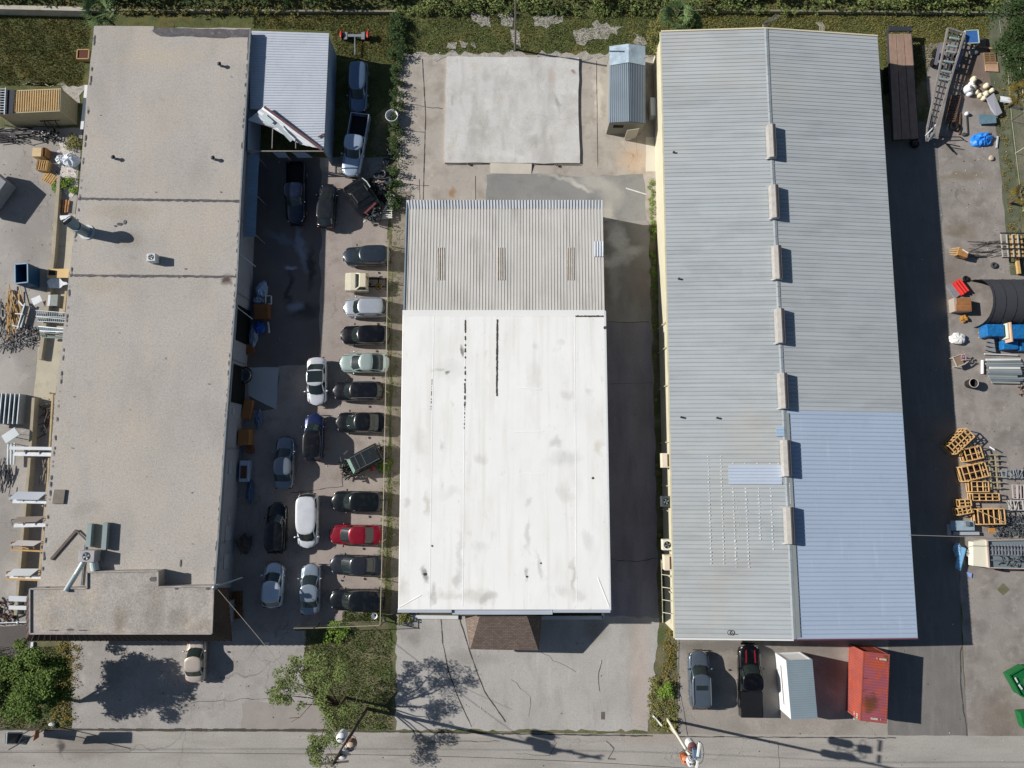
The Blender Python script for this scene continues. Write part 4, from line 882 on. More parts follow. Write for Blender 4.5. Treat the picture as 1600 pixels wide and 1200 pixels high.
    part('wiper', M().path([P(-30, -.01, .03), P(-10, .10, .03)], .014, 4).path([P(6, -.01, .03), P(27, .10, .03)], .014, 4), plain('gap_black', '#08090a'), T)
    if sunroof:
        z_ = h + .012; part('sunroof', M().prism([(cx - L * .13, -.38 * W), (cx + L * .10, -.38 * W), (cx + L * .10, .38 * W), (cx - L * .13, .38 * W)] if sunroof == 1 else [(cx + L * .02, -.27 * W), (cx + L * .10, -.27 * W), (cx + L * .10, .27 * W), (cx + L * .02, .27 * W)], z_ - .04, z_ + .006), glass, T)
    if rails:
        for s_ in (-1, 1): part('roof_rail', M().path([((xr1 + .02) * L, s_ * hw * (rw + .02), h), (xr1 * L * .8, s_ * hw * (rw + .02), h + .05), (xf1 * L * .7, s_ * hw * (rw + .02), h + .05), ((xf1 - .02) * L, s_ * hw * (rw + .02), h)], .025, 6), rails if not isinstance(rails, bool) else plain('rail_silver', '#9a9da0', .3, .6), T)
    wr_ = .33 if kind in ('sedan', 'hatch', 'coupe') else .37
    for x in (-.31, .31):
        for s_ in (-1, 1):
            y = s_ * (hw - .10)
            wh = part('wheel', M().lathe([(0, -.11), (wr_ * .8, -.115), (wr_, -.07), (wr_, .07), (wr_ * .8, .115), (0, .11)], ax='y', n=18), tyre, T, loc=(x * L, y, wr_))
            part('rim', M().lathe([(0, .10), (wr_ * .58, .125), (wr_ * .62, .11)] if s_ > 0 else [(wr_ * .62, -.11), (wr_ * .58, -.125), (0, -.10)], ax='y', n=14), rimm, wh)
            ar = M()  # dark wheel arch ring
    for s_ in (-1, 1):
        part('mirror', M().blob((xf0 * L * .84, s_ * (hw + .11), bz + .06), .09, .12, .08, 8, 5, 0), pm, T, smooth=True)
        if not (dead and s_ > 0): part('headlight', M().blob((L * .5 - .36, s_ * hw * .66, hz * .80), .13, .12, .045, 10, 6, 0), lamp, T, smooth=True)
        part('taillight', M().blob((-L * .482, s_ * hw * .70, dz * .85), .06, .14, .09, 8, 5, 0), tail, T, smooth=True)
    part('bumper', M().tube((L * .49, -hw * .6, .42), (L * .49, hw * .6, .42), .09, n=8).tube((-L * .49, -hw * .6, .45), (-L * .49, hw * .6, .45), .09, n=8), plain('bumper_black', '#1b1c1e', .6), T, smooth=True) if kind == 'pickup' else part('grille', M().box(L * .497, 0, .45, .03, W * .45, .2), plain('bumper_black', '#1b1c1e', .6), T)
    if kind == 'pickup':
        b = M(); x0, x1, zt = -.5 * L, -.14 * L, 1.18
        for s_ in (-1, 1): b.hexa([(x0, s_ * hw - .09 if s_ > 0 else -hw, .45), (x1, s_ * hw - .09 if s_ > 0 else -hw, .45), (x1, hw if s_ > 0 else -hw + .09, .45), (x0, hw if s_ > 0 else -hw + .09, .45)], [(x0, hw - .12 if s_ > 0 else -hw + .02, zt), (x1, hw - .12 if s_ > 0 else -hw + .02, zt), (x1, hw - .02 if s_ > 0 else -hw + .12, zt), (x0, hw - .02 if s_ > 0 else -hw + .12, zt)])
        part('bed_side', b, pm, T, bevel=.03)
        part('bed_floor', M().box((x0 + x1) / 2, 0, .5, x1 - x0, W - .2, .14), plain('bed_liner', '#1d1f22', .8), T)
        part('tailgate', M().box(x0 + .04, 0, .5, .08, W - .1, .68), pm, T, bevel=.02)
        if lid: part('bed_cover', M().box((x0 + x1) / 2, 0, zt - .03, x1 - x0 - .05, W - .18, .05), plain('bed_cover_black', '#15161a', .7), T, bevel=.02)
    return T


K = 'cars parked in the car yard'
black = '#0b0c0e'
car('suv', (536, 401), (613, 400), 'slate blue SUV at the top of the parked row, above the cream pickup cab', '#2f3943')
car('suv', (537, 481), (606, 481), 'silver SUV between the cream pickup cab and a black SUV', '#b3b9c0', rails=True)
car('suv', (532, 524), (611, 524), 'black SUV without roof rails directly below the silver SUV', black, H=1.62)
car('coupe', (530, 567), (609, 567), 'pale silver-green coupe with a black rear window in the parked row', '#a9b8b2', W=1.9, H=1.42)
car('suv', (520, 611), (600, 611), 'black SUV with two silver roof rails below the pale green coupe', '#101117', rails=True)
car('sedan', (524, 660), (604, 660), 'black hatch-backed car parked just above the wrecked off-roader', '#0f1213', W=1.95, H=1.55)
car('suv', (518, 783), (603, 784), 'glossy black SUV directly above the red sedan', '#0d1213', W=1.95)
car('sedan', (514, 835), (597, 836), 'bright red sedan in the row along the wire fence', '#8d1327', W=1.85, H=1.42)
car('sedan', (515, 882), (600, 884), 'charcoal grey sedan directly below the red sedan', '#2c2e36')
car('suv', (515, 937), (603, 937), 'black SUV at the bottom end of the parked row, nearest the weeds', '#111418', W=1.95)
car('sedan', (495, 634), (495, 558), 'white sedan with a large black glass sunroof, nose pointing to the road', '#d9dbe0', sunroof=1, W=1.9, H=1.5)
car('suv', (492, 645), (490, 721), 'blue SUV with a black roof below the white sunroof sedan', '#1b2850', roof=paint('paint_blackroof', '#0e1012'), W=1.85)
car('van', (481, 857), (482, 770), 'white minivan with grooved white roof in the middle column', '#e6e8ea', W=1.95)
car('sedan', (486, 880), (484, 961), 'silver sedan half in building shade, left of the bottom black SUV', '#8d99a6', W=1.85)
car('sedan', (445, 682), (443, 765), 'grey sedan fully in the building shade, left of the blue SUV', '#77828c', W=1.9)
car('suv', (434, 785), (431, 865), 'black SUV in deep shade left of the white minivan', '#050506')
car('hatch', (429, 878), (425, 950), 'pale blue-white hatchback in shade at the lower left of the car yard', '#c3d0dc', W=1.88)
car('suv', (559, 177), (562, 97), 'steel blue SUV in shade behind the white torn shed', '#5a708c', W=1.85)
car('pickup', (547, 277), (564, 180), 'silver pickup truck with an empty bed, parked at an angle', '#a9b8cc', W=1.95, name='pickup_truck', cat='pickup truck')
car('pickup', (462, 351), (463, 254), 'dark blue pickup truck in deep shade below the torn shed', '#101b33', W=1.95, name='pickup_truck', cat='pickup truck')
car('hatch', (514, 287), (509, 357), 'dark grey wagon at the edge of the shade, right of the blue pickup', '#24262a', W=1.85, H=1.6)
t = car('pickup', (1170, 1006), (1173, 1119), 'black pickup truck with covered bed and red hood stripes, before the ribbed building', '#0c0b0c', W=2.05, name='pickup_truck', cat='pickup truck', group=None, lid=True)
for s_ in (-1, 1): part('hood_stripe', M().bar((1.6, s_ * .42, 1.17), (2.7, s_ * .38, 1.125), .12, .02), plain('stripe_red', '#7d1f2a', .4), t)
for s_ in (-1, 1): part('wheel_flare', M().blob((-2.05, s_ * 1.0, .62), .5, .12, .3, 12, 6, 0), plain('bumper_black', '#1b1c1e', .6), t, smooth=True)
car('suv', (1091, 1016), (1094, 1108), 'slate grey SUV with silver sides parked alone before the ribbed building', '#5b6672', W=1.95, group=None, sunroof=2, rails=True, H=1.66)
car('sedan', (307, 996), (305, 1066), 'beige sedan with its nose under the brown mansard front', '#c9bcae', W=1.8, group=None, H=1.46)
car('hatch', (372, 588), (397, 588), 'black car nose just poking out of the workshop doorway', '#0c0d10', group=None) if 0 else None

# cream stripped pickup cab
f, r = at(540, 441, .8), at(603, 441, .8); c = (f + r) / 2; rz = math.atan2(f.y - r.y, f.x - r.x); Lc = (f - r).length
T = thing('pickup_cab', 'cream old pickup cab with rusty roof, its rear bed removed', 'pickup truck', (c.x, c.y, .01), rz, K)
cp_ = paint('paint_cream', '#d3cbb2', .4, 0, .3)
m = M()
def loft(m, secs, n_):
    o = len(m.v)
    for s_ in secs: m.v += s_
    for i in range(len(secs) - 1):
        for j in range(n_): m.f.append((o + i * n_ + j, o + i * n_ + (j + 1) % n_, o + (i + 1) * n_ + (j + 1) % n_, o + (i + 1) * n_ + j)); m.mi.append(m.k)
    m.f.append(tuple(o + j for j in range(n_))[::-1]); m.f.append(tuple(o + (len(secs) - 1) * n_ + j for j in range(n_))); m.mi += [m.k, m.k]
def sec(x, wd, zt, lo=.4): return [(x, -wd, lo), (x, -wd, zt - .08), (x, -wd * .93, zt), (x, 0, zt + .03), (x, wd * .93, zt), (x, wd, zt - .08), (x, wd, lo)]
loft(m, [sec(-.25, .92, 1.12), sec(.7, .92, 1.12), sec(1.4, .92, 1.08), sec(1.95, .9, 1.0), sec(2.0, .84, .9)], 7)
part('body', m, cp_, T)
m = M(); m.hexa([(-.27, -.86, 1.1), (.95, -.86, 1.1), (.95, .86, 1.1), (-.27, .86, 1.1)], [(-.2, -.68, 1.62), (.45, -.68, 1.62), (.45, .68, 1.62), (-.2, .68, 1.62)])
part('cab', m, mk('cream_rust', '#cfc6ad', .5, var=.1, blobs=[(575, 434, .3, .25, 0, .95, '#7b3d22', 1.6), (574, 440, .25, .12, 0, .8, '#8a5a3a', 1.6), (577, 437, .12, .3, 0, .8, '#7b3d22', 1.6)]), T, bevel=.06)
part('windshield', M().poly([(.97, -.74, 1.16), (.97, .74, 1.16), (.54, .6, 1.6), (.54, -.6, 1.6)]), glass, T)
part('side_window', M().poly([(-.15, -.872, 1.18), (.75, -.872, 1.18), (.4, -.73, 1.58), (-.1, -.73, 1.58)]).poly([(.75, .872, 1.18), (-.15, .872, 1.18), (-.1, .73, 1.58), (.4, .73, 1.58)]), glass, T)
part('chassis', M().bar((-2.0, -.4, .6), (-.2, -.4, .6), .1, .16).bar((-2.0, .4, .6), (-.2, .4, .6), .1, .16).bar((-1.9, -.5, .6), (-1.9, .5, .6), .1).bar((-1.2, -.5, .6), (-1.2, .5, .6), .1), plain('chassis_dark', '#191614', .8), T)
rst = plain('brake_drum', '#6f5a26', .7)
for x, s_ in ((1.35, -1), (1.35, 1), (-1.4, -1), (-1.4, 1)):
    wh = part('wheel', M().lathe([(0, -.1), (.33, -.1), (.35, 0), (.33, .1), (0, .1)], ax='y', n=16), tyre, T, loc=(x, s_ * .78, .35)); part('rim', M().lathe([(0, .12), (.2, .12), (.22, .1)], ax='y', n=12), rimm, wh)
part('spare_drum', M().torus((-1.25, .45, .78), .28, .07).torus((-1.25, .45, .8), .12, .05).bar((-1.6, .7, .75), (-1.2, .5, .75), .06), rst, T, smooth=True)
part('mirror', M().blob((.85, 1.02, 1.15), .06, .08, .08, 8, 5, 0), plain('black_plastic', '#16171a'), T)

# wrecked off-roader
f, r = at(527, 740, 1.0), at(598, 703, 1.0); c = (f + r) / 2; rz = math.atan2(f.y - r.y, f.x - r.x)
T = thing('wrecked_car', 'dark wrecked off-road car with crushed nose, parked at an angle across its bay', 'car', (c.x, c.y, .01), rz, K)
wk = paint('paint_wreck', '#20262a', .4); 
m = M(); loft(m, [sec(-2.1, .85, 1.1), sec(-2.0, .92, 1.15), sec(-.6, .93, 1.12), sec(.9, .9, 1.1), sec(1.05, .8, 1.0)], 7); part('body', m, wk, T)
part('cabin', M().hexa([(-2.0, -.82, 1.1), (1.0, -.82, 1.1), (1.0, .82, 1.1), (-2.0, .82, 1.1)], [(-1.9, -.7, 1.75), (.55, -.7, 1.75), (.55, .7, 1.75), (-1.9, .7, 1.75)]), wk, T, bevel=.05)
part('roof_seam', M().bar((-.55, -.68, 1.77), (-.55, .68, 1.77), .05, .03).bar((.1, -.68, 1.77), (.1, .68, 1.77), .05, .03).bar((-1.9, -.66, 1.77), (.5, -.66, 1.77), .05, .03).bar((-1.9, .66, 1.77), (.5, .66, 1.77), .05, .03), plain('seam_grey', '#59615f', .5), T)
part('windshield', M().poly([(1.03, -.76, 1.14), (1.03, .76, 1.14), (.62, .62, 1.72), (.62, -.62, 1.72)]), mk('cracked_glass', '#7d978c', .25, var=.3, scale=6), T)
for s_ in (-1, 1): part('side_window', M().poly([(x, s_ * y, z) for x, y, z in ((-1.8, .835, 1.2), (.7, .835, 1.2), (.45, .74, 1.66), (-1.75, .74, 1.66))][::-s_]), glass, T)
rn = random.Random(4)
def junk(m, n, ctr, sx, sy, sz, ln, th, seed, z0=.0, az=None):
    rn = random.Random(seed)
    for i in range(n):
        x, y, z = ctr[0] + rn.uniform(-sx, sx), ctr[1] + rn.uniform(-sy, sy), z0 + rn.uniform(.04, sz)
        a = rn.uniform(0, math.pi) if az is None else az + rn.gauss(0, .15); l = rn.uniform(.4, 1) * ln / 2; dz = rn.uniform(-.25, .25) * sz
        m.bar((x - l * math.cos(a), y - l * math.sin(a), max(z0 + .03, z - dz)), (x + l * math.cos(a), y + l * math.sin(a), max(z0 + .03, z + dz)), rn.uniform(.4, 1) * th, rn.uniform(.3, 1) * th)
    return m
part('crushed_nose', junk(M(), 60, (1.5, 0), .45, .85, .95, .6, .12, 2, .2), mk('wreck_metal', '#3a3c3a', .5, .4, var=.4, scale=5, layers=[('#9a9a92', 7, .6, .7, .8, None)]), T)
part('crumpled_tail', junk(M(), 30, (-2.2, .2), .35, .8, 1.0, .6, .1, 3, .2), mk('wreck_metal', '#3a3c3a'), T)
part('engine_block', M().box(1.45, 0, .3, .7, .6, .5), plain('chassis_dark', '#191614'), T)
for x, s_ in ((1.3, -1), (1.3, 1), (-1.5, -1), (-1.5, 1)):
    wh = part('wheel', M().lathe([(0, -.12), (.36, -.12), (.38, 0), (.36, .12), (0, .12)], ax='y', n=16), tyre, T, loc=(x, s_ * .88, .38)); part('rim', M().lathe([(0, .13), (.2, .13), (.22, .12)], ax='y', n=12), rimm, wh)
part('hanging_bumper', M().bar((1.5, -1.3, .8), (1.7, -.6, .7), .08).bar((.6, -1.5, .9), (1.1, -1.35, .9), .07), plain('seam_grey', '#59615f'), T)
solo('red_rag', M().blob(at(582, 731, .1), .2, .3, .1), plain('rag_red', '#b5432c', .8), 'small crumpled red rag on the ground beside the wrecked off-roader', 'rag')

# scrapped car by the tyre heap
T = thing('scrap_car', 'dark stripped car shell heaped with engine parts beside the tyres', 'car', at(572, 318, 0) + Vector((0, 0, .01)), -.95)
m = M(); loft(m, [sec(-2.0, .8, .7, .2), sec(-1.6, .95, .95, .2), sec(0, .98, 1.0, .2), sec(1.0, .9, .95, .2), sec(1.3, .8, .8, .2)], 7); T.scale = (1.15, 1.25, 1.1); part('shell', m, paint('paint_scrap', '#0d1113', .35), T)
part('cabin_shell', M().hexa([(-1.3, -.8, .95), (.6, -.8, .95), (.6, .8, .95), (-1.3, .8, .95)], [(-.9, -.6, 1.35), (.2, -.6, 1.35), (.2, .6, 1.35), (-.9, .6, 1.35)]), paint('paint_scrap', '#0d1113'), T, bevel=.08)
part('engine', junk(M().blob((1.75, 0, .5), .5, .55, .35), 50, (1.7, 0), .5, .6, .9, .4, .09, 6, .15), mk('engine_grey', '#4a4e50', .45, .4, var=.5, scale=6, layers=[('#a9adad', 8, .6, .7, .8, None)]), T)
part('red_trim', M().bar((1.1, -.6, 1.0), (.9, .6, 1.05), .18, .05), plain('faded_red', '#6a2f2e'), T)
part('white_strip', M().path([(-1.7, .9, .9), (-1.2, 1.02, .95), (-.6, 1.0, .95)], .045, 6).blob((1.5, -.9, .5), .12, .16, .1), plain('strip_white', '#b8bfb6'), T)

solo('scrap_heap', junk(M(), 60, at(590, 300, 0), .9, 1.2, .8, 1.0, .14, 163), mk('scrap_blackish', '#17191b', .5, .2, var=.5, scale=5, layers=[('#a5a8a6', 5, .66, .72, .8, None)]), 'black heap of car parts between stripped shell and hedge', 'scrap', kind='stuff')
# ============================================================ CONTAINERS
def corner_frame(T, L, W, H, mat):
    m = M()
    for x in (-1, 1):
        for y in (-1, 1):
            m.box(x * (L / 2 - .08), y * (W / 2 - .08), 0, .16, .16, H)
    for z in (0.0, H - .14):
        for y in (-1, 1): m.box(0, y * (W / 2 - .06), z + .002, L - .33, .11, .13)
        for x in (-1, 1): m.box(x * (L / 2 - .06), 0, z + .002, .11, W - .33, .13)
    return part('frame', m, mat, T)
def container(topc, H, label, mat, roofmat=None, cat='shipping container', name='shipping_container', nrib=24, ribh=.05, full=False):
    """topc: px of the roof corners nw, ne, se, sw; long axis = whichever is longer"""
    c = [at(x, y, H) for x, y in topc]; ctr = (c[0] + c[1] + c[2] + c[3]) / 4
    n_s = ((c[0] - c[3]).length + (c[1] - c[2]).length) / 2; e_w = ((c[1] - c[0]).length + (c[2] - c[3]).length) / 2
    if n_s > e_w: L, W = n_s, e_w; d = (c[0] + c[1] - c[2] - c[3])
    else: L, W = e_w, n_s; d = (c[1] + c[2] - c[0] - c[3])
    T = thing(name, label, cat, (ctr.x, ctr.y, 0.02), math.atan2(d.y, d.x))
    corner_frame(T, L, W, H, mat); x, y = L / 2 - .17, W / 2 - .04; z0, z1 = .15, H - .16
    for s_ in (-1, 1):
        a, b = Vector((-x * s_, -y * s_, z0)), Vector((x * s_, -y * s_, z0)); u = Vector((0, 0, z1 - z0))
        part('side_wall', M().ribbed(a, b, b + u, a + u, nrib, .035, .5, .02), mat, T)
    a, b = Vector((x + .1, -y + .1, z0)), Vector((x + .1, y - .1, z0)); u = Vector((0, 0, z1 - z0)); part('end_wall', M().ribbed(a, b, b + u, a + u, 9, .03, .5, .02), mat, T)
    dr = M(); dr.box(-x - .08, -W / 4 + .04, z0, .05, W / 2 - .2, z1 - z0); dr.box(-x - .08, W / 4 - .04, z0, .05, W / 2 - .2, z1 - z0)
    d_ = part('door', dr, mat, T); lb = M()
    for k in (-.35, -.12, .12, .35): lb.tube((-x - .13, W * k, z0 + .05), (-x - .13, W * k, z1 - .05), .025)
    part('lock_bar', lb, dim, d_)
    g = .0 if full else .1; a, b = Vector((-L / 2 + g, -W / 2 + g, H + (.02 if full else -.03))), Vector((L / 2 - g, -W / 2 + g, H + (.02 if full else -.03))); u = Vector((0, W - 2 * g, 0))
    part('roof', M().ribbed(a, b, b + u, a + u, nrib, ribh, .45, .02), roofmat or mat, T)
    return T, L, W
redc = mk('container_red', '#9c5046', .65, .0, var=.1, scale=.8, layers=[('#b2543a', .9, .5, .62, .7, None), ('#7d3a36', 2, .58, .75, .5, None)])
redr = mk('container_red_roof', '#98525a', .7, 0, var=.08, scale=.6, layers=[('#b4532f', .7, .52, .62, .8, None), ('#6b3a2c', 2.5, .64, .75, .5, (.4, 3, 1))],
          blobs=[(1362, 1098, .9, .55, 0, .8, '#5a3b22', 2.7), (1362, 1106, .7, .4, 0, .6, '#6b4526', 2.7), (1384, 1030, .35, .5, 0, .8, '#5d4a2a', 2.7), (1375, 1036, .8, .6, 0, .5, '#b8542c', 2.7), (1350, 1062, .4, .12, 0, .6, '#5a3030', 2.7), (1350, 1078, .4, .12, 0, .6, '#5a3030', 2.7), (1368, 1088, .5, .1, 0, .6, '#4a2d28', 2.7)])
T, L, W = container([(1349, 1018), (1390, 1022), (1386, 1130), (1343, 1127)], 2.6, 'rusty red shipping container standing before the ribbed building', redc, redr)
wt = plain('stencil_white', '#dcd8d2', .7)
mk1 = M(); rn = random.Random(2)
def glyphs(m, org, u, v, nrm, n, sz, gap=1.25, skip=()):
    """small stencilled character strokes: short blocky digits"""
    SEG = {0: 'abcdef', 1: 'bc', 2: 'abged', 3: 'abgcd', 4: 'fgbc', 5: 'afgcd', 6: 'afgedc', 7: 'abc', 8: 'abcdefg', 9: 'abcdfg'}
    ln = {'a': ((0, 1), (.6, 1)), 'b': ((.6, 1), (.6, .5)), 'c': ((.6, .5), (.6, 0)), 'd': ((0, 0), (.6, 0)), 'e': ((0, 0), (0, .5)), 'f': ((0, .5), (0, 1)), 'g': ((0, .5), (.6, .5))}
    for i, d in enumerate(n):
        if d is None: continue
        for s_ in SEG[d]:
            (a, b), (c_, e) = ln[s_]; o = org + u * (i * sz * gap * .75)
            m.bar(o + u * a * sz + v * b * sz, o + u * c_ * sz + v * e * sz, abs(sz) * .16, .012)
X, Y, Z = Vector((1, 0, 0)), Vector((0, 1, 0)), Vector((0, 0, 1))
glyphs(mk1, Vector((L / 2 - .55, .05, 2.665)), -Y, X, Z, [7, None, 1, 0, 2, 8, 8, 6], .13)
glyphs(mk1, Vector((-L / 2 + .25, .35, 2.665)), -Y, X, Z, [1, 8, 0, 8, 0, 8, None, 1], .13)
glyphs(mk1, Vector((-L / 2 + .45, W / 2 + .03, 2.2)), X, Z, Y, [2, 2, 6, 1], -.16); glyphs(mk1, Vector((-L / 2 + .45, W / 2 + .03, 1.7)), X, Z, Y, [4, 5, None, 1, 8], -.16)
part('stencil_marks', mk1, wt, T)
whc = mk('container_white', '#dfe1e2', .55, var=.03, scale=1); grr = mk('container_grey_roof', '#7f8d96', .6, var=.06, scale=.6)
T, L, W = container([(1228, 1031), (1269, 1031), (1277, 1122), (1236, 1124)], 2.55, 'white box container with a blue-grey roof, between black pickup and red container', whc, grr, nrib=26, ribh=.02, cat='container', name='storage_box', full=True)
part('side_slot', M().box(0, W / 2 + .02, 1.1, 3.4, .02, .12), plain('frame_steel', '#8f8684'), T)
tan = mk('container_tan', '#b3a787', .65, var=.06, scale=.8); tanr = mk('container_tan_roof', '#d9bd8b', .6, var=.06, scale=.9, layers=[('#c9a578', 1.2, .55, .7, .5, None)])
T, L, W = container([(-1, 142), (97, 138), (92, 174), (-6, 178)], 2.65, 'tan shipping container with ribbed roof at the left edge', tan, tanr, nrib=26, ribh=.07)
solo('dark_tarp', M().hexa([at(-2, 178, 2.7), at(20, 178, 2.7), at(23, 140, 2.7), at(1, 141, 2.7)], [at(-2, 178, 2.78), at(20, 178, 2.78), at(23, 140, 2.78), at(1, 141, 2.78)]), plain('tarp_dark', '#3a3c44', .8), 'dark tarp folded over the left end of the tan container roof', 'tarp')
m = M()
for x in (-2, 7): m.bar(at(x, 179, 2.9), at(x + 2, 137, 2.9), .08)
for y in range(139, 178, 4): m.bar(at(-2 + (178 - y) * .05, y, 2.9), at(7 + (178 - y) * .05, y, 2.9), .06)
solo('steel_ladder', m, plain('ladder_white', '#b9c0c4', .4, .3), 'pale metal ladder lying on the dark tarp over the tan container', 'ladder')
m = M().tube(at(63, 189, 1.0), at(93, 187, 1.0), .09, n=8).bar(at(69, 190, .9), at(76, 202, .1), .06).bar(at(86, 189, .9), at(93, 200, .1), .06).bar(at(74, 190, .9), at(84, 197, .3), .05)
solo('saw_horse', m, plain('sawhorse_black', '#26241f'), 'black trestle leaning against the tan container wall', 'trestle')
# skip at the left edge
m = M(); q = [at(10, 284, 1.7), at(-16, 262, 1.7), at(-60, 300, 1.7), at(-25, 332, 1.7)]
m.prism([p[:2] for p in q], .3, 1.7); T = thing('box_trailer', 'grey box trailer corner poking in at the left edge', 'trailer', (q[0].x - 2, q[0].y, 0)); part('box', m, plain('trailer_grey', '#7f858a', .6), T, world=True, bevel=.05)
q2 = [at(6, 310, .4), at(-10, 300, .4)]; part('wheel', M().lathe([(0, -.12), (.36, -.12), (.38, 0), (.36, .12), (0, .12)], (q[0].x - 2.5, q[0].y - 2.2, .4), ax='y', n=14), tyre, T, world=True)

# open blue skip
q = [at(23.5, 413, 1.7), at(43, 411.5, 1.7), at(43.5, 441, 1.7), at(24, 443, 1.7)]; b = [p + (Vector((0, 0, 0))) for p in q]
T = thing('blue_dumpster', 'open dark blue steel dumpster on the left yard', 'dumpster', ((q[0] + q[2]) / 2).xy.to_3d())
bl = mk('dumpster_blue', '#1f4a6b', .55, .1, var=.15, scale=1); m = M()
for i in range(4): m.bar(q[i] - Z * .85, q[(i + 1) % 4] - Z * .85, .06, 1.6)
part('wall', m, bl, T, world=True); part('floor', M().prism([p[:2] for p in q], .06, .14), plain('rust_dark', '#2b2a2c'), T, world=True)
m = M()
for i in range(4): m.bar(q[i], q[(i + 1) % 4], .1, .08)
part('rim', m, mk('dumpster_rim', '#7fa3bd', .5), T, world=True)

# ============================================================ LEFT YARD CLUTTER
wood = mk('pallet_wood', '#bf9c68', .85, var=.12, scale=2.5, grain=.1); woodp = mk('pale_plywood', '#cfb78c', .8, var=.08, scale=1.5); woodd = mk('shaded_wood', '#a8794a', .85, var=.2, scale=2)
gsteel = mk('grey_steel', '#8c9396', .5, .3, var=.2, scale=2); white_ = plain('white_sheet_metal', '#d5d8da', .5); alum = mk('aluminium', '#a9b1b6', .4, .4, var=.12, scale=2)
def pallet(px, py, z, rz, lab, L=1.2, W=1.0, mat=None, slats=6, group=None, layers=1):
    T = thing('pallet', lab, 'pallet', at(px, py, z), rz, group); mat = mat or wood; m = M(); r_ = M()
    for k in range(layers):
        for i in range(slats): m.box(-L / 2 + (i + .5) * L / slats, 0, k * .15 + .11, L / slats * .62, W, .022)
        for i in range(4): m.box(-L / 2 + (i + .5) * L / 4, 0, k * .15 + 0, .1, W, .02)
        for j in (-1, 0, 1): r_.box(0, j * (W / 2 - .05), k * .15 + .021, L, .09, .088)
    part('deck', m, mat, T); part('runner', r_, mat, T); return T
T = thing('wooden_crate', 'small closed plywood crate above the slatted crate on the left yard', 'crate', at(67, 244, 0), .0); part('box', M().box(0, 0, 0, .9, .9, .9), woodp, T); part('side_frame', M().box(.62, .1, .0, .3, .9, .75).box(.5, .1, .8, .12, 1.0, .06), woodd, T)
T = thing('slatted_crate', 'open slatted wooden crate below the closed plywood crate', 'crate', at(72, 262, 0), -.1); m = M()
for i in range(5): m.box(-.5 + i * .22, 0, .55, .1, 1.0, .05)
m.box(0, .5, .0, 1.1, .05, .6); m.box(0, -.5, 0, 1.1, .05, .6); m.box(.52, 0, 0, .05, .94, .6); m.box(-.52, 0, 0, .05, .94, .6); part('slats', m, wood, T); part('base', M().box(0, 0, .02, 1.0, .9, .1), woodd, T)
pallet(78, 279, .01, -.55, 'single wooden pallet lying at an angle beside the skip shadow', 1.35, 1.1, slats=6)
m = M().blob(at(96, 250, .3), .55, .5, .4, 14, 8, .15); solo('plastic_bag', m, mk('bag_white', '#c9ced2', .35, var=.1, scale=4, bump=.5), 'smaller white plastic sack beside the larger one by the gravel roof', 'bag')
m = M().blob(at(112, 251, .45), .85, .7, .6, 16, 8, .15); solo('plastic_bag', m, mk('bag_white2', '#d0d6dd', .3, var=.12, scale=4, bump=.6), 'larger white plastic sack nearest the gravel roof edge', 'bag')
kb = mk('kerb_concrete', '#a59b86', .9, var=.12, scale=1.2, grain=.15)
m = M(); kp = [(94, 276), (85, 400), (76, 480), (64, 562)]
for a, b in zip(kp, kp[1:]): m.bar(at(*a, .22), at(*b, .22), .35, .44)
solo('retaining_kerb', m, kb, 'upper stretch of low concrete kerb wall along the left yard', 'kerb wall')
m = M(); kp = [(56, 622), (48, 740), (39, 830), (28, 960)]
for a, b in zip(kp, kp[1:]): m.bar(at(*a, .35), at(*b, .35), .28, .7)
solo('retaining_kerb', m, kb, 'lower stretch of low concrete kerb wall below the timber posts', 'kerb wall')
tb = mk('timber_beige', '#b39f7c', .85, var=.15, scale=1.5)
m = M(); kp = [(104, 455), (99, 500)]; m.bar(at(*kp[0], .5), at(*kp[1], .5), .22, .2)
solo('timber_rail', m, tb, 'short beige timber rail beside the gravel roof near the blue dumpster', 'rail')
m = M(); kp = [(83, 615), (78, 700), (73, 790), (66, 860), (62, 905)]
for a, b in zip(kp, kp[1:]): m.bar(at(*a, .6), at(*b, .6), .16, .16)
for a in kp: p = at(*a, 0); m.box(p.x, p.y, 0, .12, .12, .6)
solo('timber_rail', m, tb, 'long beige timber rail along the lower left building wall', 'rail')
m = M()
for i, c_ in enumerate((91, 96, 100, 104, 108)): m.box(*at(c_, 323, 0)[:2], .05, .14, 1.25 + .1 * (i % 2), .12, rz=-.05)
solo('plank_bundle', m, mk('mixed_plank', '#a87a52', .85, var=.35, scale=3), 'bundle of short upright brown planks beside the exhaust duct', 'planks')
m = M().hexa([at(92, 337, .3), at(92, 338, .3), at(112, 338, .35), at(112, 336, .35)], [at(92, 337, .34), at(95, 344, .34), at(113, 338, .39), at(112, 336, .39)])
solo('white_board', m, white_, 'white board lying under the mouth of the exhaust duct', 'board')
m = M().hexa([at(73, 434, .5), at(107, 434, .5), at(108, 420, .5), at(75, 420, .5)], [at(73, 434, .55), at(107, 434, .55), at(108, 420, .55), at(75, 420, .55)])
solo('plywood_sheet', m, mk('ply_light', '#d9b983', .8, var=.06), 'pale plywood sheet with a dark hole beside the blue dumpster', 'plywood')
solo('dark_box', M().box(*at(88, 429, 0)[:2], .555, .75, .45, .04), plain('box_dark', '#2a211d'), 'small dark lid on the pale plywood sheet', 'lid')
pts = [at(x, y, .45) for x, y in ((73, 440), (78, 435), (92, 433), (98, 440), (104, 441), (106, 444), (98, 446), (94, 450), (77, 450))]
solo('white_panel_pile', M().prism([p[:2] for p in pts], .35, .45), white_, 'ragged pile of white panels below the plywood sheet', 'panels')
